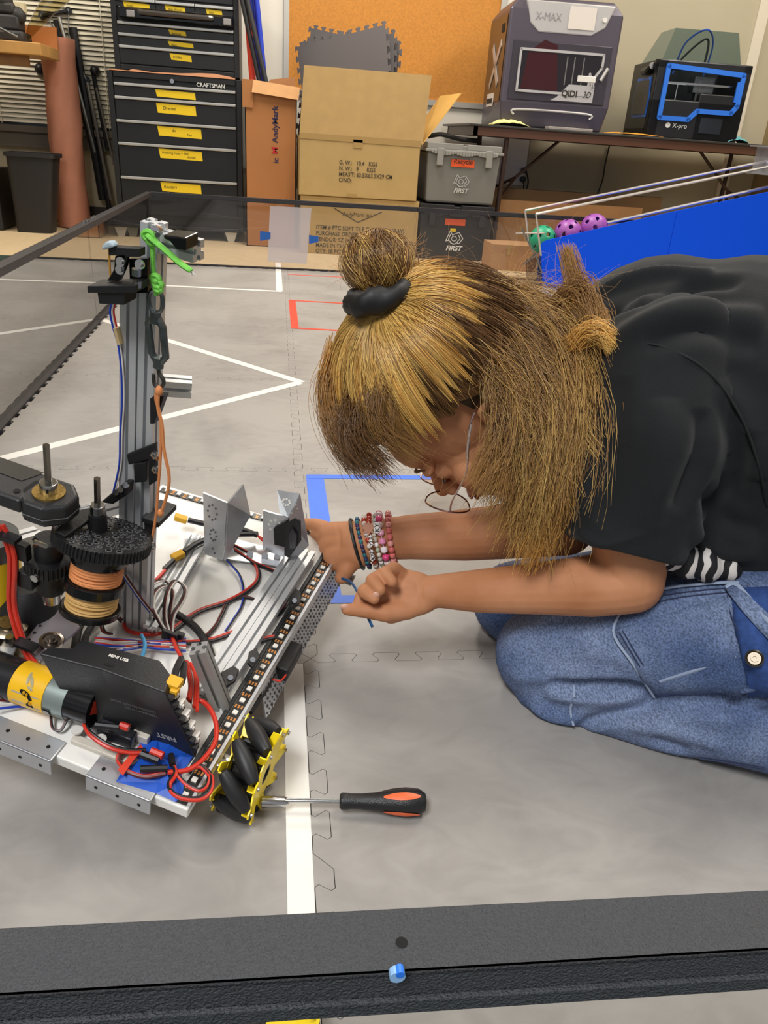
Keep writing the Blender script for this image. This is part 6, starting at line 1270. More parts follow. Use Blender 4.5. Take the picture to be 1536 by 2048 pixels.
# ---- shirt
m_sh = bpy.data.materials.new('shirt_black'); m_sh.use_nodes = True; N, L = nodes(m_sh); bs = N['Principled BSDF']; bs.inputs['Base Color'].default_value = lin('1a1c1e'); bs.inputs['Roughness'].default_value = .85; bs.inputs['Specular IOR Level'].default_value = .25
bs.inputs['Sheen Weight'].default_value = .08; bs.inputs['Sheen Roughness'].default_value = .5
g_ = N.new('ShaderNodeNewGeometry'); n_ = N.new('ShaderNodeTexNoise'); n_.inputs['Scale'].default_value = 900; bp = N.new('ShaderNodeBump'); bp.inputs['Strength'].default_value = .25; bp.inputs['Distance'].default_value = .001; L.new(g_.outputs['Position'], n_.inputs['Vector']); L.new(n_.outputs['Fac'], bp.inputs['Height']); L.new(bp.outputs[0], bs.inputs['Normal'])
b = MB()
chain(b, [(1235, 735, .92, 165), (1330, 740, .90, 228), (1460, 785, .87, 268), (1640, 850, .84, 290), (1820, 960, .82, 290)], 28)
chain(b, [(1230, 690, .99, 125), (1180, 860, .99, 100)]); chain(b, [(1400, 930, .88, 190), (1520, 1010, .86, 190), (1700, 1080, .84, 200)])
chain(b, [(1420, 1050, .88, 110), (1560, 1090, .86, 110)])
# near shoulder and sleeve (flat cut end)
sA = Pd(1325, 720, .785); sB = Pd(1302, 880, .785); sC = Pd(1243, 1098, .80); ra, rb, rc = PX(130, .785), PX(146, .785), PX(122, .80)
capsule(b, sA, sB, ra, rb, 28)
ddn = ax(sC-sB); v0 = len(b.v); b.lathe([(rb*.98, 0), (PX(130, .79), np.linalg.norm(sC-sB)*.6), (rc, np.linalg.norm(sC-sB))], 28, sB, ddn)
shirt = remeshed(b, 'shirt', m_sh, .004, PRS, 10, .5)
bvs = bvh_of(shirt)
FS = [([(1170, 610), (1240, 565), (1330, 545), (1430, 540)], .006, .014), ([(1210, 640), (1290, 600), (1380, 575), (1480, 570)], -.007, .014), ([(1230, 680), (1310, 640), (1420, 625), (1530, 640)], .006, .018), ([(1290, 690), (1400, 660), (1520, 690)], -.005, .016),
      ([(1180, 560), (1230, 520), (1300, 512)], .004, .01), ([(1140, 780), (1170, 900), (1160, 1040)], .005, .016), ([(1240, 760), (1230, 900), (1215, 1060)], -.004, .02), ([(1330, 800), (1320, 950), (1300, 1060)], .005, .02), ([(1400, 820), (1390, 930), (1350, 1020)], -.007, .016),
      ([(1440, 760), (1500, 860), (1520, 960)], .006, .02), ([(1400, 980), (1450, 1040), (1530, 1060)], -.006, .016), ([(1380, 1060), (1440, 1100), (1530, 1110)], .006, .014), ([(1500, 860), (1460, 980), (1400, 1040)], -.006, .018), ([(1150, 1060), (1210, 1090), (1330, 1050)], .0025, .008)]
folds(shirt, bvs, [(p_, a_*1.7, s_*.85) for p_, a_, s_ in FS])
co = getco(shirt.data); rs_ = np.array([noise.noise(Vector(p*9)) for p in co]) if len(co) < 200000 else np.zeros(len(co)); co += getno(shirt.data)*(rs_*.006)[:, None]; shirt.data.vertices.foreach_set('co', co.ravel()); shirt.data.update()
bvs = bvh_of(shirt)
def seam(px, r, m_, name, par, bv, off=.0005, close=False):
    P_ = [cast(bv, u, v, off) for u, v in px]; P_ = [p for p in P_ if p is not None]
    if len(P_) > 1: b = MB(); b.tube(spl(P_, 5), r, 6, close=close); return b.build(name, m_, par)
SEAMS = []
# ---- jeans
m_dn = bpy.data.materials.new('denim'); m_dn.use_nodes = True; N, L = nodes(m_dn); bs = N['Principled BSDF']; bs.inputs['Roughness'].default_value = .85; bs.inputs['Specular IOR Level'].default_value = .2
g_ = N.new('ShaderNodeNewGeometry'); n1 = N.new('ShaderNodeTexNoise'); n1.inputs['Scale'].default_value = 9; n1.inputs['Detail'].default_value = 3; n2 = N.new('ShaderNodeTexNoise'); n2.inputs['Scale'].default_value = 620; n2.inputs['Detail'].default_value = 4
mp = N.new('ShaderNodeMapping'); mp.inputs['Rotation'].default_value = (0, 0, .9); mp.inputs['Scale'].default_value = (1, .35, 1)
r1 = N.new('ShaderNodeValToRGB'); r1.color_ramp.elements[0].position = .35; r1.color_ramp.elements[0].color = lin('495b80'); r1.color_ramp.elements[1].position = .7; r1.color_ramp.elements[1].color = lin('7886a3')
r2 = N.new('ShaderNodeMapRange'); r2.inputs[1].default_value = .35; r2.inputs[2].default_value = .65; r2.inputs[3].default_value = .6; r2.inputs[4].default_value = 1.4
mx = N.new('ShaderNodeMix'); mx.data_type = 'RGBA'; mx.blend_type = 'MULTIPLY'; mx.inputs[0].default_value = 1
L.new(g_.outputs['Position'], n1.inputs['Vector']); L.new(g_.outputs['Position'], mp.inputs['Vector']); L.new(mp.outputs[0], n2.inputs['Vector']); L.new(n1.outputs['Fac'], r1.inputs[0]); L.new(n2.outputs['Fac'], r2.inputs[0]); L.new(r1.outputs[0], mx.inputs[6]); L.new(r2.outputs[0], mx.inputs[7]); L.new(mx.outputs[2], bs.inputs['Base Color'])
bp = N.new('ShaderNodeBump'); bp.inputs['Strength'].default_value = .3; bp.inputs['Distance'].default_value = .001; L.new(n2.outputs['Fac'], bp.inputs['Height']); L.new(bp.outputs[0], bs.inputs['Normal'])
b = MB()
chain(b, [(1088, 1308, .925, 98), (1250, 1280, .885, 118), (1450, 1270, .84, 140), (1700, 1270, .79, 170), (1850, 1240, .77, 190)], 28)
chain(b, [(1100, 1370, .92, 72), (1300, 1420, .875, 78), (1500, 1455, .83, 82), (1720, 1500, .78, 80)], 24)
chain(b, [(1030, 1205, 1.03, 84), (1300, 1190, .98, 110), (1700, 1180, .92, 150), (1850, 1200, .85, 180)], 24)
chain(b, [(1045, 1250, 1.02, 62), (1300, 1290, .97, 60), (1700, 1340, .9, 60)], 20)
jeans = remeshed(b, 'jeans', m_dn, .0045, PRS, 10, .5)
bvj = bvh_of(jeans)
FJ = [([(1100, 1366), (1180, 1372), (1260, 1376), (1310, 1390)], -.012, .012), ([(1090, 1385), (1160, 1395), (1260, 1400)], .007, .012), ([(1150, 1450), (1230, 1430), (1290, 1415), (1320, 1392)], -.010, .011), ([(1060, 1400), (1100, 1430), (1170, 1445)], .006, .012), ([(1020, 1350), (1100, 1352), (1180, 1350)], .004, .012),
      ([(1320, 1395), (1400, 1392), (1480, 1402), (1536, 1390)], -.012, .011), ([(1330, 1420), (1420, 1440), (1530, 1430)], .006, .016), ([(1180, 1470), (1260, 1455), (1340, 1460), (1450, 1500)], .005, .012), ([(1200, 1490), (1300, 1480), (1380, 1505)], -.005, .01), ([(1010, 1290), (1060, 1260), (1140, 1245)], .003, .014), ([(1380, 1320), (1450, 1300), (1530, 1270)], .003, .012), ([(1440, 1230), (1480, 1300), (1500, 1380)], -.005, .014), ([(1160, 1300), (1230, 1310), (1290, 1350)], .003, .016)]
folds(jeans, bvj, [(p_, a_*1.35, s_*.9) for p_, a_, s_ in FJ])
co = getco(jeans.data); rs_ = np.array([noise.noise(Vector(p*12)) for p in co]); co += getno(jeans.data)*(rs_*.0035)[:, None]; co[:, 2] = np.maximum(co[:, 2], .0012); jeans.data.vertices.foreach_set('co', co.ravel()); jeans.data.update()
bvj = bvh_of(jeans)
print('JEANS minz', co[:, 2].min(), 'BODY ok')
# pocket panel draped on the thigh: grid in pixel quad cast onto the jeans
m_dn2 = m_dn
def patch(bv, quad, nu, nv, off, name, m_, par, th=.0015):
    q = np.array(quad, float); vs = []; ok = True
    for i in range(nu+1):
        for j in range(nv+1):
            s_, t_ = i/nu, j/nv; p = q[0]*(1-s_)*(1-t_)+q[1]*s_*(1-t_)+q[2]*s_*t_+q[3]*(1-s_)*t_; h = cast(bv, p[0], p[1], off)
            if h is None: h = vs[-1] if vs else np.zeros(3)
            vs.append(h)
    fs = [(i*(nv+1)+j, i*(nv+1)+j+1, (i+1)*(nv+1)+j+1, (i+1)*(nv+1)+j) for i in range(nu) for j in range(nv)]
    b = MB().add(vs, fs); o = b.build(name, m_, par, smooth=True, ang=70); s_ = o.modifiers.new('s', 'SOLIDIFY'); s_.thickness = th; s_.offset = 0; return o
finish(jeans, PRS); finish(shirt, PRS)
pk = patch(bvj, [(1225, 1262), (1450, 1175), (1545, 1180), (1545, 1392), ][:4] if False else [(1228, 1262), (1500, 1172), (1560, 1385), (1305, 1390)], 16, 12, .0025, 'pocket', m_dn, jeans)
patch(bvj, [(1462, 1182), (1560, 1178), (1560, 1388), (1500, 1392)], 8, 8, .0045, 'pocket_side', mat('denim_dark', '2c4a86', .85, var=.25, vscale=160, bump=.2, bscale=700), pk)
m_thr = mat('thread_dark', '2b3350', .8); m_worn = mat('denim_worn', '98a6be', .9)
for px in ([(1262, 1205), (1228, 1262), (1265, 1325), (1308, 1390)], [(1262, 1205), (1330, 1182), (1420, 1172), (1480, 1170)]): seam(px, .0016, m_worn, 'worn_edge', pk, bvj, .0035)
patch(bvj, [(1228, 1262), (1262, 1205), (1480, 1172), (1500, 1180)], 12, 5, .003, 'pocket_top', m_dn, pk)
for px in ([(1240, 1265), (1275, 1325), (1318, 1388)], [(1247, 1262), (1282, 1322), (1326, 1386)], [(1268, 1218), (1340, 1194), (1470, 1180)], [(1272, 1226), (1345, 1202), (1470, 1188)]): seam(px, .0007, m_thr, 'stitching', pk, bvj, .0045)
seam([(1320, 1360), (1400, 1335), (1470, 1310)], .0022, mat('denim_fade', '8b99b3', .9), 'crease_fade', pk, bvj, .002)
patch(bvj, [(1452, 1185), (1478, 1180), (1560, 1250), (1560, 1310)], 8, 4, .008, 'belt_flap', m_dn, jeans)
seam([(1455, 1184), (1480, 1182), (1536, 1244), (1560, 1266)], .002, m_worn, 'flap_edge', jeans, bvj, .008)
seam([(1455, 1180), (1470, 1240), (1510, 1300)], .0008, m_thr, 'stitching', jeans, bvj, .0045)
seam([(1062, 1440), (1150, 1470), (1260, 1492), (1400, 1515), (1530, 1535)], .0012, m_thr, 'outer_seam', jeans, bvj, .001)
patch(bvj, [(1146, 1370), (1150, 1370), (1152, 1398), (1147, 1398)], 2, 4, .003, 'knee_tab', m_worn, jeans)
seam([(1148, 1395), (1142, 1420), (1146, 1448)], .0015, m_worn, 'worn_edge', jeans, bvj, .002)
pb_ = cast(bvj, 1517, 1309, .010)
b = MB(); nb = ax(CP-pb_+np.array([0, 0, .2])); b.lathe([(.0085, 0), (.0085, .0022), (.0072, .0028), (.006, .0016), (.0035, .0016), (.0035, .003), (.0018, .003), (.0018, .0018)], 24, pb_-nb*.001, nb); b.build('metal_button', mat('brass_dark', '5c554a', .35, .9), jeans, smooth=True)
# shirt seams + hem
seam([(1232, 690), (1300, 688), (1375, 715), (1440, 770), (1490, 850), (1520, 940), (1534, 1010)], .0014, mat('seam_black', '101112', .8), 'shoulder_seam', shirt, bvs, .0004)
b = MB(); hx = ax(np.cross(ddn, FF)); hy = np.cross(ddn, hx)
ring_ = [sC+hx*math.cos(a)*rc*1.0+hy*math.sin(a)*rc*1.0-ddn*.004 for a in np.linspace(0, 2*PI, 40, endpoint=False)]
# patterned lower front of the shirt hanging between arm and thigh
m_pat = bpy.data.materials.new('print_pattern'); m_pat.use_nodes = True; N, L = nodes(m_pat); bs = N['Principled BSDF']; g_ = N.new('ShaderNodeNewGeometry'); vo = N.new('ShaderNodeTexVoronoi'); vo.inputs['Scale'].default_value = 60; wv = N.new('ShaderNodeTexWave'); wv.inputs['Scale'].default_value = 22; wv.inputs['Distortion'].default_value = 9
rr_ = N.new('ShaderNodeValToRGB'); rr_.color_ramp.elements[0].position = .52; rr_.color_ramp.elements[0].color = lin('111114'); rr_.color_ramp.elements[1].position = .6; rr_.color_ramp.elements[1].color = lin('cfc8c2'); L.new(g_.outputs['Position'], wv.inputs['Vector']); L.new(wv.outputs['Fac'], rr_.inputs[0]); L.new(rr_.outputs[0], bs.inputs['Base Color']); bs.inputs['Roughness'].default_value = .8
b = MB(); chain(b, [(1345, 1110, .80, 36), (1400, 1130, .80, 34), (1470, 1142, .80, 20)]); pat = remeshed(b, 'printed_hem', m_pat, .004, PRS, 6); co = getco(pat.data); co += getno(pat.data)*(np.sin(co[:, :1]*260)*.002); pat.data.vertices.foreach_set('co', co.ravel()); finish(pat, PRS)
# ---- hair
m_hair = bpy.data.materials.new('hair'); m_hair.use_nodes = True; N, L = nodes(m_hair); bs = N['Principled BSDF']; at_ = N.new('ShaderNodeAttribute'); at_.attribute_name = 'Col'; L.new(at_.outputs['Color'], bs.inputs['Base Color']); bs.inputs['Roughness'].default_value = .34; bs.inputs['Specular IOR Level'].default_value = .5
m_cap = mat('hair_cap', '3b2a1a', .6, var=.3, vscale=60, bump=.5, bscale=200)
RA = np.array([.088, .110, .122]); CO = np.array([0, -.012, .016])     # hair ellipsoid radii and centre (head frame)
b = MB(); b.M = HM; b.ball(CO, 1., 40, 26, RA*.99); b.M = None
# trim the cap away from the face: keep only vertices above/behind the hairline
hl_f = lambda l, f, u: (f*.80 - u*.62) < (.033 - 6.*l*l)
keep = []
Hi = np.linalg.inv(HM)
for f_ in b.f:
    c_ = Hi[:3, :3]@np.mean([b.v[i] for i in f_], 0)+Hi[:3, 3]
    if hl_f(c_[0], c_[1]+.012, c_[2]): keep.append(f_)
b.f = keep; b.m = [0]*len(keep); 
hair = b.build('hair', m_cap, PRS, smooth=True); s_ = hair.modifiers.new('s', 'SOLIDIFY'); s_.thickness = .004
_bm = BVHTree.FromPolygons([Vector(v) for v in [tuple(HM[:3, :3]@(CO+RA*np.array([math.cos(t)*math.cos(a), math.cos(t)*math.sin(a), math.sin(t)]))+HM[:3, 3]) for t in np.linspace(-1.55, 1.55, 24) for a in np.linspace(0, 2*PI, 36, endpoint=False)]], [(i*36+j, i*36+(j+1) % 36, (i+1)*36+(j+1) % 36, (i+1)*36+j) for i in range(23) for j in range(36)])
_h = None; _u = 768.; 
while _h is None: _h = cast(_bm, _u, 612.); _u += 4
S_l = Hi[:3, :3]@_h+Hi[:3, 3]; print('S', S_l, _u)

BROWN = np.array(lin('7c5731')[:3]); MID = np.array(lin('b98c50')[:3]); GOLD = np.array(lin('f8cf78')[:3]); DARK = np.array(lin('3e2c1a')[:3]); ORG = np.array(lin('cf9848')[:3])
class Strands:
    def __init__(s): s.P = []; s.C = []; s.R = []
    def add(s, pts, cols, r): s.P.append(np.array(pts)); s.C.append(np.array(cols)); s.R.append(r)
    def build(s, name, par, K=14):
        n = len(s.P); P_ = np.stack(s.P); C_ = np.stack(s.C); R_ = np.array(s.R)[:, None]*np.linspace(1, .45, K)[None]
        T = np.gradient(P_, axis=1); T /= np.linalg.norm(T, axis=2, keepdims=True)+1e-9
        ref = np.cross(T, np.broadcast_to(FF, T.shape)); ref /= np.linalg.norm(ref, axis=2, keepdims=True)+1e-9; ot = np.cross(T, ref)
        V = np.zeros((n, K, 3, 3))
        for k in range(3): a = 2*PI*k/3+PI/2; V[:, :, k] = P_+R_[..., None]*(math.cos(a)*ref+math.sin(a)*ot)
        idx = (np.arange(n)[:, None, None]*K*3+np.arange(K-1)[None, :, None]*3); k0 = np.arange(3)[None, None]; k1 = (k0+1) % 3
        Fq = np.stack([idx+k0, idx+k1, idx+3+k1, idx+3+k0], -1).reshape(-1, 4)
        me = bpy.data.meshes.new(name); co = V.reshape(-1, 3); Mi = np.array(WM(par).inverted()); co = co@Mi[:3, :3].T+Mi[:3, 3]
        me.vertices.add(len(co)); me.vertices.foreach_set('co', co.ravel()); me.loops.add(Fq.size); me.loops.foreach_set('vertex_index', Fq.ravel().astype(np.int32)); me.polygons.add(len(Fq)); me.polygons.foreach_set('loop_start', np.arange(0, Fq.size, 4, dtype=np.int32))
        me.update(calc_edges=True); ca = me.color_attributes.new('Col', 'FLOAT_COLOR', 'POINT'); cc = np.ones((len(co), 4)); cc[:, :3] = np.repeat(C_[:, :, None, :], 3, 2).reshape(-1, 3); ca.data.foreach_set('color', cc.ravel().astype(np.float32))
        me.polygons.foreach_set('use_smooth', [True]*len(me.polygons)); me.materials.append(m_hair); o = bpy.data.objects.new(name, me); COL.objects.link(o); o.parent = par; return o
K = 14; RNG = np.random.default_rng(11)
def rad(dv): dv = dv/np.linalg.norm(dv); return 1/np.sqrt(((dv/RA)**2).sum())
def onell(dv, lift): dv = dv/np.linalg.norm(dv); return CO+dv*(rad(dv)+lift)
def Hw(p): return HC+LAT*p[0]+HFN*p[1]+HUP*p[2]
ST = Strands(); Sd = S_l-CO; Sd /= np.linalg.norm(Sd)
def slerp(a, b_, t): o = math.acos(np.clip(a@b_, -1, 1)); return (math.sin((1-t)*o)*a+math.sin(t*o)*b_)/max(math.sin(o), 1e-6)
# hairline ring (head-local directions): parameter angle around
NH = 7200
e1_ = ax(np.cross(Sd, [1, 0, 0])); e1_ = e1_ if e1_[1] > 0 else -e1_; e2_ = np.cross(Sd, e1_)
for i in range(NH):
    phi = RNG.uniform(-PI, PI); front = math.cos(phi)
    ext_ = 1.0+.62*max(front, 0)+.30*abs(math.sin(phi))+.45*max(-front, 0)   # angular extent to the hairline
    d = None
    tmax = ext_*(1 if RNG.random() < .6 else RNG.uniform(.55, 1))
    clump = math.sin(phi*23)+.6*math.sin(phi*51+1.3)+.5*math.sin(phi*97)
    root = ax(math.cos(tmax)*Sd+math.sin(tmax)*(math.cos(phi)*e1_+math.sin(phi)*e2_))
    loc = onell(root, 0)
    if not hl_f(loc[0], loc[1]-.004, loc[2]): 
        # pull back until inside the hairline
        while not hl_f(loc[0], loc[1]-.004, loc[2]) and tmax > .2: tmax -= .03; root = ax(math.cos(tmax)*Sd+math.sin(tmax)*(math.cos(phi)*e1_+math.sin(phi)*e2_)); loc = onell(root, 0)
    lift = abs(RNG.normal(0, .004))+.0015*clump*.8; w = RNG.normal(0, .045); pts = []; cols = []
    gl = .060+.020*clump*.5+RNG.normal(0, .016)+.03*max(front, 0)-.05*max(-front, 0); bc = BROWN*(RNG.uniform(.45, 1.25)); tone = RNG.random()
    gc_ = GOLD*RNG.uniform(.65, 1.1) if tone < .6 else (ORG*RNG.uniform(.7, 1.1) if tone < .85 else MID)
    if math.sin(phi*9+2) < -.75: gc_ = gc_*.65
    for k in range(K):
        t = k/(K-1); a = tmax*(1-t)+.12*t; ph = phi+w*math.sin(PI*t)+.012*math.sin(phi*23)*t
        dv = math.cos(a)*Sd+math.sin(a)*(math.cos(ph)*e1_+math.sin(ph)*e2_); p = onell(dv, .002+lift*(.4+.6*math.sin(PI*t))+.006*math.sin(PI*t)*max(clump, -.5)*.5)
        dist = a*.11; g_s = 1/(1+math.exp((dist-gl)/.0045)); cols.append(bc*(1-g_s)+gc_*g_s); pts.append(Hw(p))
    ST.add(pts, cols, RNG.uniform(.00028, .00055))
NCL = 90; CPH = RNG.uniform(-PI, PI, NCL); CLN = RNG.normal(0, .09, NCL)
for i in range(5200):
    c = RNG.integers(NCL); phc = CPH[c]; fr_o = math.cos(phc); tone = RNG.random(); spread = RNG.normal(0, .075)
    tip = (1.02+.26*max(fr_o, 0)+.10*abs(math.sin(phc))-.30*max(-fr_o, 0))+CLN[c]+RNG.normal(0, .05)-abs(spread)*.7
    lift0 = .006+.004*RNG.random()+.003*math.sin(c*2.1); col = (GOLD*RNG.uniform(.7, 1.25) if tone < .62 else (ORG*RNG.uniform(.8, 1.25) if tone < .87 else MID*RNG.uniform(.6, 1.))); pts = []; cols = []
    for k in range(K):
        t = k/(K-1); a = .13+(tip-.13)*t; ph = phc+spread*(1.25-.85*t)/max(math.sin(min(a, 1.4)), .35)*.6+.05*math.sin(c)*t; dv = math.cos(a)*Sd+math.sin(a)*(math.cos(ph)*e1_+math.sin(ph)*e2_)
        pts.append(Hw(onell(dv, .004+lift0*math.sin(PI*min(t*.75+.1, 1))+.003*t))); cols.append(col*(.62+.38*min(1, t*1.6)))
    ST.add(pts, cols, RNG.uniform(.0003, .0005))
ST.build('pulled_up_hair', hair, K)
# loose hair from guides (pixel, pixel, depth)
def guide(lst, n=K): P_ = spl([Pd(*g) for g in lst], 8); P_ = np.array(P_); s_ = np.r_[0, np.cumsum(np.linalg.norm(np.diff(P_, axis=0), axis=1))]; t = np.linspace(0, s_[-1], n); return np.stack([np.interp(t, s_, P_[:, k]) for k in range(3)], 1)
G = [guide(g) for g in (
    [(860, 590, .84), (960, 570, .83), (1060, 590, .83), (1140, 640, .82), (1185, 720, .79), (1190, 830, .76)],
    [(850, 600, .83), (960, 590, .82), (1060, 620, .81), (1130, 700, .80), (1150, 820, .77), (1130, 950, .76), (1100, 1040, .77)],
    [(860, 620, .82), (960, 630, .80), (1040, 680, .79), (1100, 770, .78), (1120, 880, .77), (1100, 980, .77), (1075, 1080, .79)],
    [(880, 640, .81), (960, 670, .79), (1030, 740, .78), (1075, 830, .77), (1085, 930, .77), (1070, 1020, .78), (1055, 1110, .80)],
    [(900, 660, .80), (970, 710, .78), (1020, 780, .77), (1045, 860, .77), (1050, 940, .78), (1035, 1000, .79)],
    [(945, 690, .79), (1005, 745, .775), (1038, 820, .77), (1035, 890, .775), (1022, 940, .78), (990, 975, .79)])]
SL = Strands()
for i in range(3900):
    g = RNG.random()**.9*(len(G)-1.001); j = int(g); w = g-j; base = G[j]*(1-w)+G[j+1]*w; t = np.linspace(0, 1, K)[:, None]
    cut = RNG.uniform(.72, 1.05); idx = np.linspace(0, (K-1)*min(cut, 1), K); base = np.stack([np.interp(idx, np.arange(K), base[:, k]) for k in range(3)], 1)
    ci = int(g*13)+17*int(RNG.random()*3); CR = np.random.default_rng(ci); coff = CR.normal(0, .012, 3)*t+CR.normal(0, .007, 3)*np.sin(t*PI*CR.uniform(1, 2.6)+CR.uniform(0, 6)); ctone = CR.random(); base = base+coff
    cl = math.sin(g*19)*.004+math.sin(g*43)*.003; wav = RNG.normal(0, .0065, 3)*t+RNG.normal(0, .0045, 3)*np.sin(t*PI*RNG.uniform(1, 4)+RNG.uniform(0, 6))+RNG.normal(0, .002, 3)*np.sin(t*PI*RNG.uniform(4, 8))+np.array(UU)*cl*t
    fr = RNG.normal(0, .012, 3)*(t**2.5)*(1 if RNG.random() < .3 else .35); d_ = -FF*abs(RNG.normal(0, .006))+FF*.012*RNG.random()
    pts = base+wav+fr+d_*np.minimum(t*3, 1)
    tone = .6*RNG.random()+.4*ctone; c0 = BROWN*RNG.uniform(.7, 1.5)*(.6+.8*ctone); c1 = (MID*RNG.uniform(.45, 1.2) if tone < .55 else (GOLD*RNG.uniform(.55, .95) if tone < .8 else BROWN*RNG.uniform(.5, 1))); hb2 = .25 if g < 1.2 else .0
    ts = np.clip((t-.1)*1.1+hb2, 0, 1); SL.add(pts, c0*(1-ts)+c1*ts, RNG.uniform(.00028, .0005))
# underside filler behind ear/neck
G2 = [guide(g) for g in ([(1010, 700, .80), (1060, 800, .79), (1090, 900, .79), (1085, 1000, .80)], [(1090, 640, .84), (1150, 760, .82), (1160, 900, .80), (1130, 1030, .80)])]
for i in range(1500):
    w = RNG.uniform(-.1, 1.1); base = G2[0]*(1-w)+G2[1]*w; t = np.linspace(0, 1, K)[:, None]; pts = base+RNG.normal(0, .01, 3)*np.sin(t*3+RNG.uniform(0, 6))+FF*RNG.uniform(0, .03); c0 = BROWN*RNG.uniform(.5, 1.2); SL.add(pts, np.repeat(c0[None]*.7, K, 0), RNG.uniform(.0005, .0009))
def tuft(gl, n, spread, c0, c1, r=(.00028, .0005), fan=.5, ex=1.2):
    base = guide(gl); t = np.linspace(0, 1, K)[:, None]
    for i in range(n):
        o_ = RNG.normal(0, spread, 3); pts = base+o_*(fan+(1-fan)*t)+RNG.normal(0, spread*.5, 3)*np.sin(t*PI*2+RNG.uniform(0, 6)); m_ = t**ex; SL.add(pts, (c0*(1-m_)+c1*m_)*RNG.uniform(.7, 1.25), RNG.uniform(*r))
tuft([(1190, 690, .80), (1170, 620, .80), (1150, 560, .81), (1133, 498, .82)], 260, .004, BROWN, MID, fan=1.6)
tuft([(1120, 640, .82), (1160, 610, .80), (1195, 640, .79), (1205, 720, .78)], 300, .005, MID, MID, fan=1)
tuft([(1110, 620, .82), (1150, 580, .80), (1175, 590, .79), (1195, 660, .78)], 260, .006, BROWN, MID, fan=1)
tuft([(1150, 690, .77), (1175, 662, .76), (1205, 665, .755), (1226, 692, .755)], 320, .0045, ORG, GOLD*1.15, fan=.9)
tuft([(1160, 680, .78), (1150, 760, .77), (1160, 840, .76), (1200, 900, .75)], 60, .005, MID, GOLD, fan=.4)
tuft([(1100, 880, .77), (1110, 960, .77), (1090, 1040, .78), (1060, 1112, .80)], 320, .009, MID, ORG*1.2, fan=.5)
tuft([(1080, 860, .77), (1065, 950, .78), (1040, 1010, .79), (1005, 1055, .80)], 220, .009, MID, MID*1.2, fan=.4)
tuft([(1040, 760, .775), (1060, 850, .77), (1040, 920, .775), (985, 965, .78)], 120, .007, BROWN, MID, fan=.5)
tuft([(1015, 790, .775), (1015, 850, .765), (993, 905, .765), (958, 965, .77)], 260, .007, BROWN, MID, fan=.7); tuft([(1030, 780, .775), (1030, 850, .765), (1015, 920, .765), (1000, 985, .77)], 260, .008, BROWN, MID, fan=.7)
# front fringe strands hanging by the forehead
tuft([(676, 690, .85), (656, 780, .85), (672, 870, .84), (718, 935, .84)], 300, .007, ORG, BROWN*.9, fan=.7); tuft([(712, 800, .82), (700, 845, .81), (715, 890, .81), (765, 940, .82)], 260, .009, BROWN, BROWN, fan=.8)
tuft([(800, 700, .80), (760, 790, .79), (770, 860, .79), (830, 905, .80)], 200, .009, BROWN, MID*.8, fan=.8)
# fly-aways
for i in range(120):
    u0, v0 = RNG.uniform(860, 1180), RNG.uniform(560, 960); dpt = .80+RNG.normal(0, .02); a = math.atan2(v0-790, u0-900)+RNG.normal(0, .9); L_ = RNG.uniform(60, 170); cv = RNG.normal(0, 1.3)
    ps = []; x, y, an = u0, v0, a
    for k in range(7): ps.append((x, y, dpt)); x += L_/6*math.cos(an); y += L_/6*math.sin(an); an += cv/6
    pts = guide(ps); SL.add(pts, np.repeat((MID*RNG.uniform(.7, 1.5))[None], K, 0), .00018)
for i in range(120):   # halo above the back of the head
    u0 = RNG.uniform(830, 1180); y0 = 585-.0*u0+RNG.uniform(-10, 30); an = RNG.uniform(-2.6, -.4); cv = RNG.normal(0, 2.2); ps = []; x, y = u0, y0; L_ = RNG.uniform(40, 150)
    for k in range(7): ps.append((x, y, .86)); x += L_/6*math.cos(an); y += L_/6*math.sin(an); an += cv/6
    SL.add(guide(ps), np.repeat((MID*RNG.uniform(.9, 1.6))[None], K, 0), .00016)
for i in range(420):   # unruly strands over the back of the head
    g = RNG.random()*(len(G)-1.001); j = int(g); w = g-j; base = G[j]*(1-w)+G[j+1]*w; i0 = RNG.uniform(0, 7); i1 = i0+RNG.uniform(4, 7); idx = np.linspace(i0, min(i1, K-1), K); base = np.stack([np.interp(idx, np.arange(K), base[:, k]) for k in range(3)], 1); t = np.linspace(0, 1, K)[:, None]
    pts = base-FF*RNG.uniform(.004, .02)+RNG.normal(0, .014, 3)*t+RNG.normal(0, .009, 3)*np.sin(t*PI*RNG.uniform(1, 3)+RNG.uniform(0, 6)); c0 = (GOLD if RNG.random() < .4 else MID)*RNG.uniform(.6, 1.1); SL.add(pts, np.repeat(c0[None], K, 0), RNG.uniform(.0002, .00035))
SL.build('loose_hair', hair, K)
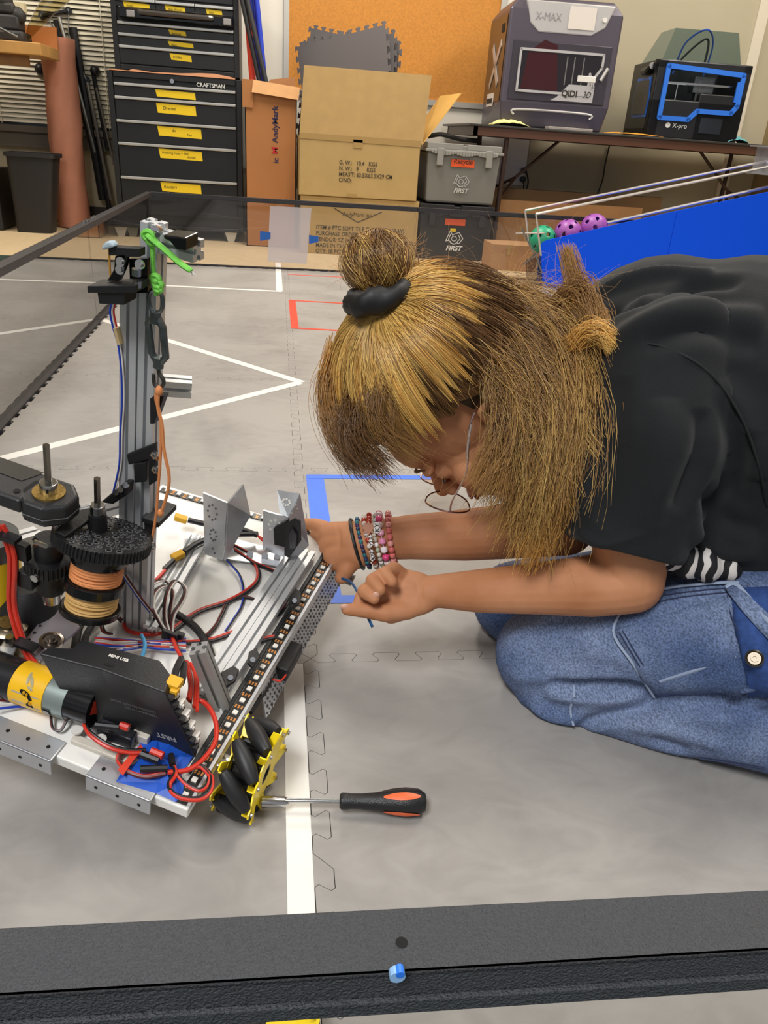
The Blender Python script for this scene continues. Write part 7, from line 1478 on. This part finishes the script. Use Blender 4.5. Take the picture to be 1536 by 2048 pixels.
# bun
BN = Strands(); dS = float((_h-CP)@FF); BC = Pd(757, 530, dS+.006); m_ = MB(); Bx, By, Bz = RR, UU, -FF
m_.ball((0, 0, 0), 1., 24, 16, (.031, .026, .029)); Mb = np.eye(4); Mb[:3, 0] = Bx; Mb[:3, 1] = By; Mb[:3, 2] = Bz; Mb[:3, 3] = BC; m_.v = [tuple(Mb[:3, :3]@np.array(v)+BC) for v in m_.v]; bun = m_.build('bun', m_cap, hair, smooth=True)
for i in range(2600):
    # arcs wrapping the bun: great circles whose axis is spread round the bun's base direction
    th = RNG.normal(0, .55); ps_ = RNG.uniform(0, 2*PI); axis = ax(np.array([math.cos(.25)*math.cos(th), math.sin(.25)+.35*math.sin(ps_), math.sin(th)])); 
    q0 = ax(np.cross(axis, [0, 0, 1.]+RNG.normal(0, .2, 3))); q1 = np.cross(axis, q0); a0 = RNG.uniform(0, 2*PI); ln = RNG.uniform(1.2, 2.6); lift = RNG.uniform(1.0, 1.22)+.06*math.sin(th*14); off = RNG.normal(0, .12); tone = math.sin(th*6+ps_)
    c_ = (GOLD*RNG.uniform(.6, 1.) if tone > .72 else (MID if tone > .2 else BROWN))*RNG.uniform(.7, 1.3); pts = []
    for k in range(K): a = a0+ln*k/(K-1); v = ax(q0*math.cos(a)+q1*math.sin(a)+axis*off)*lift; pts.append(BC+Bx*v[0]*.0335+By*v[1]*.0285+Bz*v[2]*.031)
    BN.add(pts, np.repeat(c_[None], K, 0), RNG.uniform(.0003, .0005))
for i in range(130):
    x0, y0 = RNG.choice([700, 715, 810, 820]), RNG.uniform(495, 560); an = (PI+RNG.normal(.3, .5)) if x0 < 760 else RNG.normal(-.6, .6); x, y = x0, y0; ps = []; L_ = RNG.uniform(15, 60); cv = RNG.normal(0, 1.6)
    for k in range(6): ps.append((x, y, .85)); x += L_/5*math.cos(an); y += L_/5*math.sin(an); an += cv/5
    BN.add(guide(ps), np.repeat((MID*RNG.uniform(.7, 1.6))[None], K, 0), .0002)
BN.build('bun_strands', bun, K)
# scrunchie
b = MB(); n = 44; m2 = 14; dS = float((_h-CP)@FF); sc0 = Pd(762, 594, dS-.004); e_a = ax(.96*RR+.24*UU); e_b = ax(-FF*.9-.35*UU); vs = []; rnd = np.random.default_rng(4)
for i in range(n):
    a = 2*PI*i/n; c_ = sc0+e_a*.031*math.cos(a)+e_b*.028*math.sin(a); ro = ax(e_a*math.cos(a)+e_b*math.sin(a)); up_ = ax(np.cross(e_a, e_b)); up_ = up_ if up_@UU > 0 else -up_
    for j in range(m2): t = 2*PI*j/m2; rr_2 = 1+.14*math.sin(i*.95+j*.9)+.10*math.sin(i*.47+1)+.06*math.sin(i*2.3-j); vs.append(c_+ro*.0095*math.cos(t)*rr_2+up_*.0125*math.sin(t)*rr_2)
b.add(vs, [(i*m2+j, ((i+1) % n)*m2+j, ((i+1) % n)*m2+(j+1) % m2, i*m2+(j+1) % m2) for i in range(n) for j in range(m2)]); b.build('scrunchie', mat('scrunchie_black', '0f0f11', .55), hair, smooth=True, ang=70)
# ---- glasses
m_fr = mat('frame_rose', '8a5f58', .25, .9); m_lens = glassy('lens_clear', 'f7f3ee', 1.4, .01)
gp0 = .113; gu = -.047
GT = math.radians(20)
def lens_ring(s_, n=36): return [np.array(HP(s_*.034+.0275*math.cos(a), gp0-.004*abs(math.cos(a))+.026*math.sin(a)*math.sin(GT), gu+.026*math.sin(a)*math.cos(GT))) for a in np.linspace(0, 2*PI, n, endpoint=False)]
gls = None; b = MB(); L1 = lens_ring(-1); b.tube(L1, .0009, 6, close=True); L2_ = lens_ring(1); b.tube(L2_, .0009, 6, close=True); b.tube(spl([HP(-.0085, gp0-.001, gu+.006), HP(0, gp0+.004, gu+.009), HP(.0085, gp0-.001, gu+.006)], 5), .0009, 6)
gls = b.build('glasses', m_fr, PRS)
for Lr in (L1, L2_): c_ = sum(Lr)/len(Lr); nb_ = len(Lr); b = MB(); b.add(Lr+[c_], [(k, (k+1) % nb_, nb_) for k in range(nb_)]); b.build('lens', m_lens, gls)
b = MB(); b.tube(spl([HP(-.0605, gp0-.004, gu+.002), HP(-.070, gp0-.02, gu+.010), HP(-.084, .052, -.028), HP(-.09, .008, -.004), HP(-.088, -.01, .0)], 6), .0010, 6); b.build('temple_arm', mat('temple_rose', 'b39a94', .25, .8), gls)
b = MB(); b.tube(spl([HP(-.0885, .04, -.021), HP(-.091, .018, -.009), HP(-.091, .002, -.003)], 6), .0013, 8); b.build('temple_tip', mat('temple_pearl', 'b9a9a0', .2, .3, var=.3, vscale=400), gls, smooth=True)
b = MB(); b.tube(spl([HP(.0605, gp0-.004, gu+.002), HP(.074, .08, -.03), HP(.084, .03, -.0), HP(.084, -.01, .004)], 6), .0010, 6); b.build('temple_arm', m_fr, gls)
b = MB(); b.tube([HP(-.012, gp0-.004, gu-.002), HP(-.011, gp0-.012, gu+.0)], .002, 6); b.tube([HP(.012, gp0-.004, gu-.002), HP(.011, gp0-.012, gu+.0)], .002, 6); b.build('nose_pads', m_lens, gls)
# ---- bracelets on the far wrist
wd = ax(Pd(820, 1074, .975)-Pd(700, 1090, .98)); wu = ax(UU-wd*(UU@wd)); wf = np.cross(wd, wu); wf = wf if wf@FF < 0 else -wf
def wring(u, n, r_add=.0025, lean=0., rv=None):
    f_ = (u-715)/(820-715.); c_ = Pd(u, 1088-14*f_, .98-.005*f_); base = PX(42+3*f_*0 if u < 760 else 43, .978)+r_add; out = []
    for k in range(n): a = 2*PI*k/n; out.append((c_+wu*base*1.08*math.cos(a)+wf*base*.95*math.sin(a)+wd*lean*math.cos(a), a))
    return out
def bead_cols(name, u, n, rb, cols, r_add, lean, flat=1., gl=.25, spec='bead'):
    rg = wring(u, n, r_add, lean); b = MB(); b.tube([p for p, a in rg], .0006, 5, close=True); root = b.build(name, mat('elastic', 'c9c3bc', .5), PRS); protos = {}
    for k, (p, a) in enumerate(rg):
        cn = cols[k % len(cols)]
        bb = MB(); nx = ax(wu*math.cos(a)+wf*math.sin(a)); bb.lathe([(rb*.45, -rb*flat), (rb*.9, -rb*.6*flat), (rb, 0), (rb*.9, rb*.6*flat), (rb*.45, rb*flat)], 10, p, np.cross(wd, nx)); bb.build(spec, mat('bead_'+cn, cn, gl), root, smooth=True)
    return root
b = MB(); b.tube([p for p, a in wring(714, 30, .003, -.004)], .0022, 8, close=True); b.build('hair_tie', m_black, PRS, smooth=True)
bead_cols('beaded_bracelet', 727, 34, .0026, ['1e2c52', '1f6a78', '2b3a66', '2a7c86', '3a2c58'], .003, -.004)
r3 = bead_cols('letter_bracelet', 741, 26, .0034, ['c9a58c', 'e8e2da', 'b03a22', 'd9d0c6'], .0035, -.004, .8)
r4 = bead_cols('name_bracelet', 755, 30, .003, ['e9e5de', 'a9b39a', 'd8d2c0', 'b9b3a4'], .003, -.003)
bead_cols('pink_bead_bracelet', 768, 20, .0046, ['e58fb4', 'efe6e8', 'd9467c', 'cdb7b4', 'efb3c8'], .0045, -.002, .85)
bead_cols('glass_bead_bracelet', 783, 26, .0038, ['d9746f', 'e39a92', 'cf6a66'], .004, 0, 1, .1)
# letter beads facing the viewer
def letters(s_, u, v0, v1, root, r_, round_=True):
    n_ = len(s_)
    for k, ch in enumerate(s_):
        if ch == ' ': continue
        v = v0+(v1-v0)*k/(n_-1); f_ = (u-715)/105.; vc = 1088-14*f_; x = (v-vc)/45.; c_ = Pd(u+4*x, v, .978-PX(56, .978)*math.sqrt(max(0, 1-x*x))-.002)
        nrm = ax(CP-c_); b = MB(); b.lathe([(r_*.8, -.001), (r_, 0), (r_, .002), (r_*.8, .0026)], 16 if round_ else 4, c_, nrm); o = b.build('letter_bead', mat('letter_white', 'eeeae4', .3), root)
        upv = ax(UU*.05-RR); rt = np.cross(upv, nrm); text('lettering', ch, c_+nrm*.0028-rt*r_*.55-upv*r_*.62, rt, upv, r_*1.7, mat('letter_ink', '141416', .5), root, .0001, bold=.03)
letters('EILYK'[1:], 756, 1032, 1060, r4, .0042); letters('UOY ETAH', 742, 1074, 1126, r3, .0031, False)
b = MB(); c_ = Pd(737, 1056, .978-PX(47, .978)); nrm = ax(CP-c_); pts = []
for k in range(16): a = 2*PI*k/16; r_ = .0085 if k % 2 == 0 else .0052; pts.append(c_+RR*r_*math.cos(a)+UU*r_*math.sin(a)*1.1)
b.prism(pts, nrm*.0015); b.build('splat_charm', mat('rose_gold', 'c08a70', .3, .6), r3)
for k, v in enumerate((1030, 1037, 1044)): c_ = Pd(738, v, .978-PX(44, .978)*math.sqrt(1-((v-1085)/60.)**2)); b = MB(); b.ball(c_, .0034, 10, 8); b.build('bead', mat('bead_b3321c', 'b3321c', .2), r3, smooth=True)
# ---- hex key and nut driver
hk = [(684, 1157, .945), (700, 1163, .93), (713, 1180, .90), (724, 1205, .875), (733, 1228, .868), (745, 1254, .862)]
b = MB(); b.tube(spl([Pd(*p) for p in hk], 6), .0017, 6); o = b.build('hex_key', mat('hexkey_blue', '2b5f92', .35, .4)); tag(o, 'thin bent blue hex key held between thumb and fingers at the robot corner', 'hex key')
a = Pz(523, 1609, .009); c = Pz(852, 1605, .014); d_ = ax((c-a)*np.array([1, 1, 0])); side_ = np.cross(Z3, d_)
t = thing('nut_driver', 'nut driver with steel shaft and black and orange handle lying on the mat', 'nut driver', (a[0], a[1], 0)); L_ = np.linalg.norm((c-a)[:2]); o0 = np.array([a[0], a[1], .0145])
fr_ = lambda u: (u-523)/329.*L_
b = MB(); b.lathe([(.0048, 0), (.0055, .0006), (.0055, fr_(568)), (.0042, fr_(573)), (.0026, fr_(578))], 18, o0-Z3*.002, d_); b.build('socket', m_steel, t, smooth=True)
b = MB(); b.cyl(o0+d_*fr_(572), o0+d_*fr_(684), .0024, 12); b.build('shaft', m_steel, t, smooth=True)
b = MB(); b.lathe([(.0062, fr_(678)), (.0078, fr_(682)), (.0078, fr_(690)), (.0072, fr_(700)), (.0072, fr_(720)), (.0085, fr_(750)), (.0115, fr_(785)), (.0128, fr_(810)), (.0122, fr_(838)), (.0085, fr_(850)), (.003, fr_(853))], 24, o0, d_); b.build('handle', mat('handle_black', '18181a', .35, bump=.3, bscale=900), t, smooth=True)
b = MB(); m_ho = mat('handle_orange', 'e8693a', .4)
for an in (.35, -1.15, 1.9, 3.4, -2.4):
    vs = []; 
    for i in range(11):
        s_ = i/10; h_ = fr_(765)+(fr_(838)-fr_(765))*s_; rr_2 = np.interp(h_, [fr_(750), fr_(785), fr_(810), fr_(838)], [.0085, .0115, .0128, .0122])+.0006; wd2 = .30*math.sin(PI*min(max(s_, .02), .98))**.5
        for q_ in (-1, -.33, .33, 1): aa = an+q_*wd2; vs.append(o0+d_*h_+rr_2*(side_*math.sin(aa)*-1+Z3*math.cos(aa)))
    b.add(vs, [(i*4+j, (i+1)*4+j, (i+1)*4+j+1, i*4+j+1) for i in range(10) for j in range(3)])
b.build('grip_inlay', m_ho, t, smooth=True)
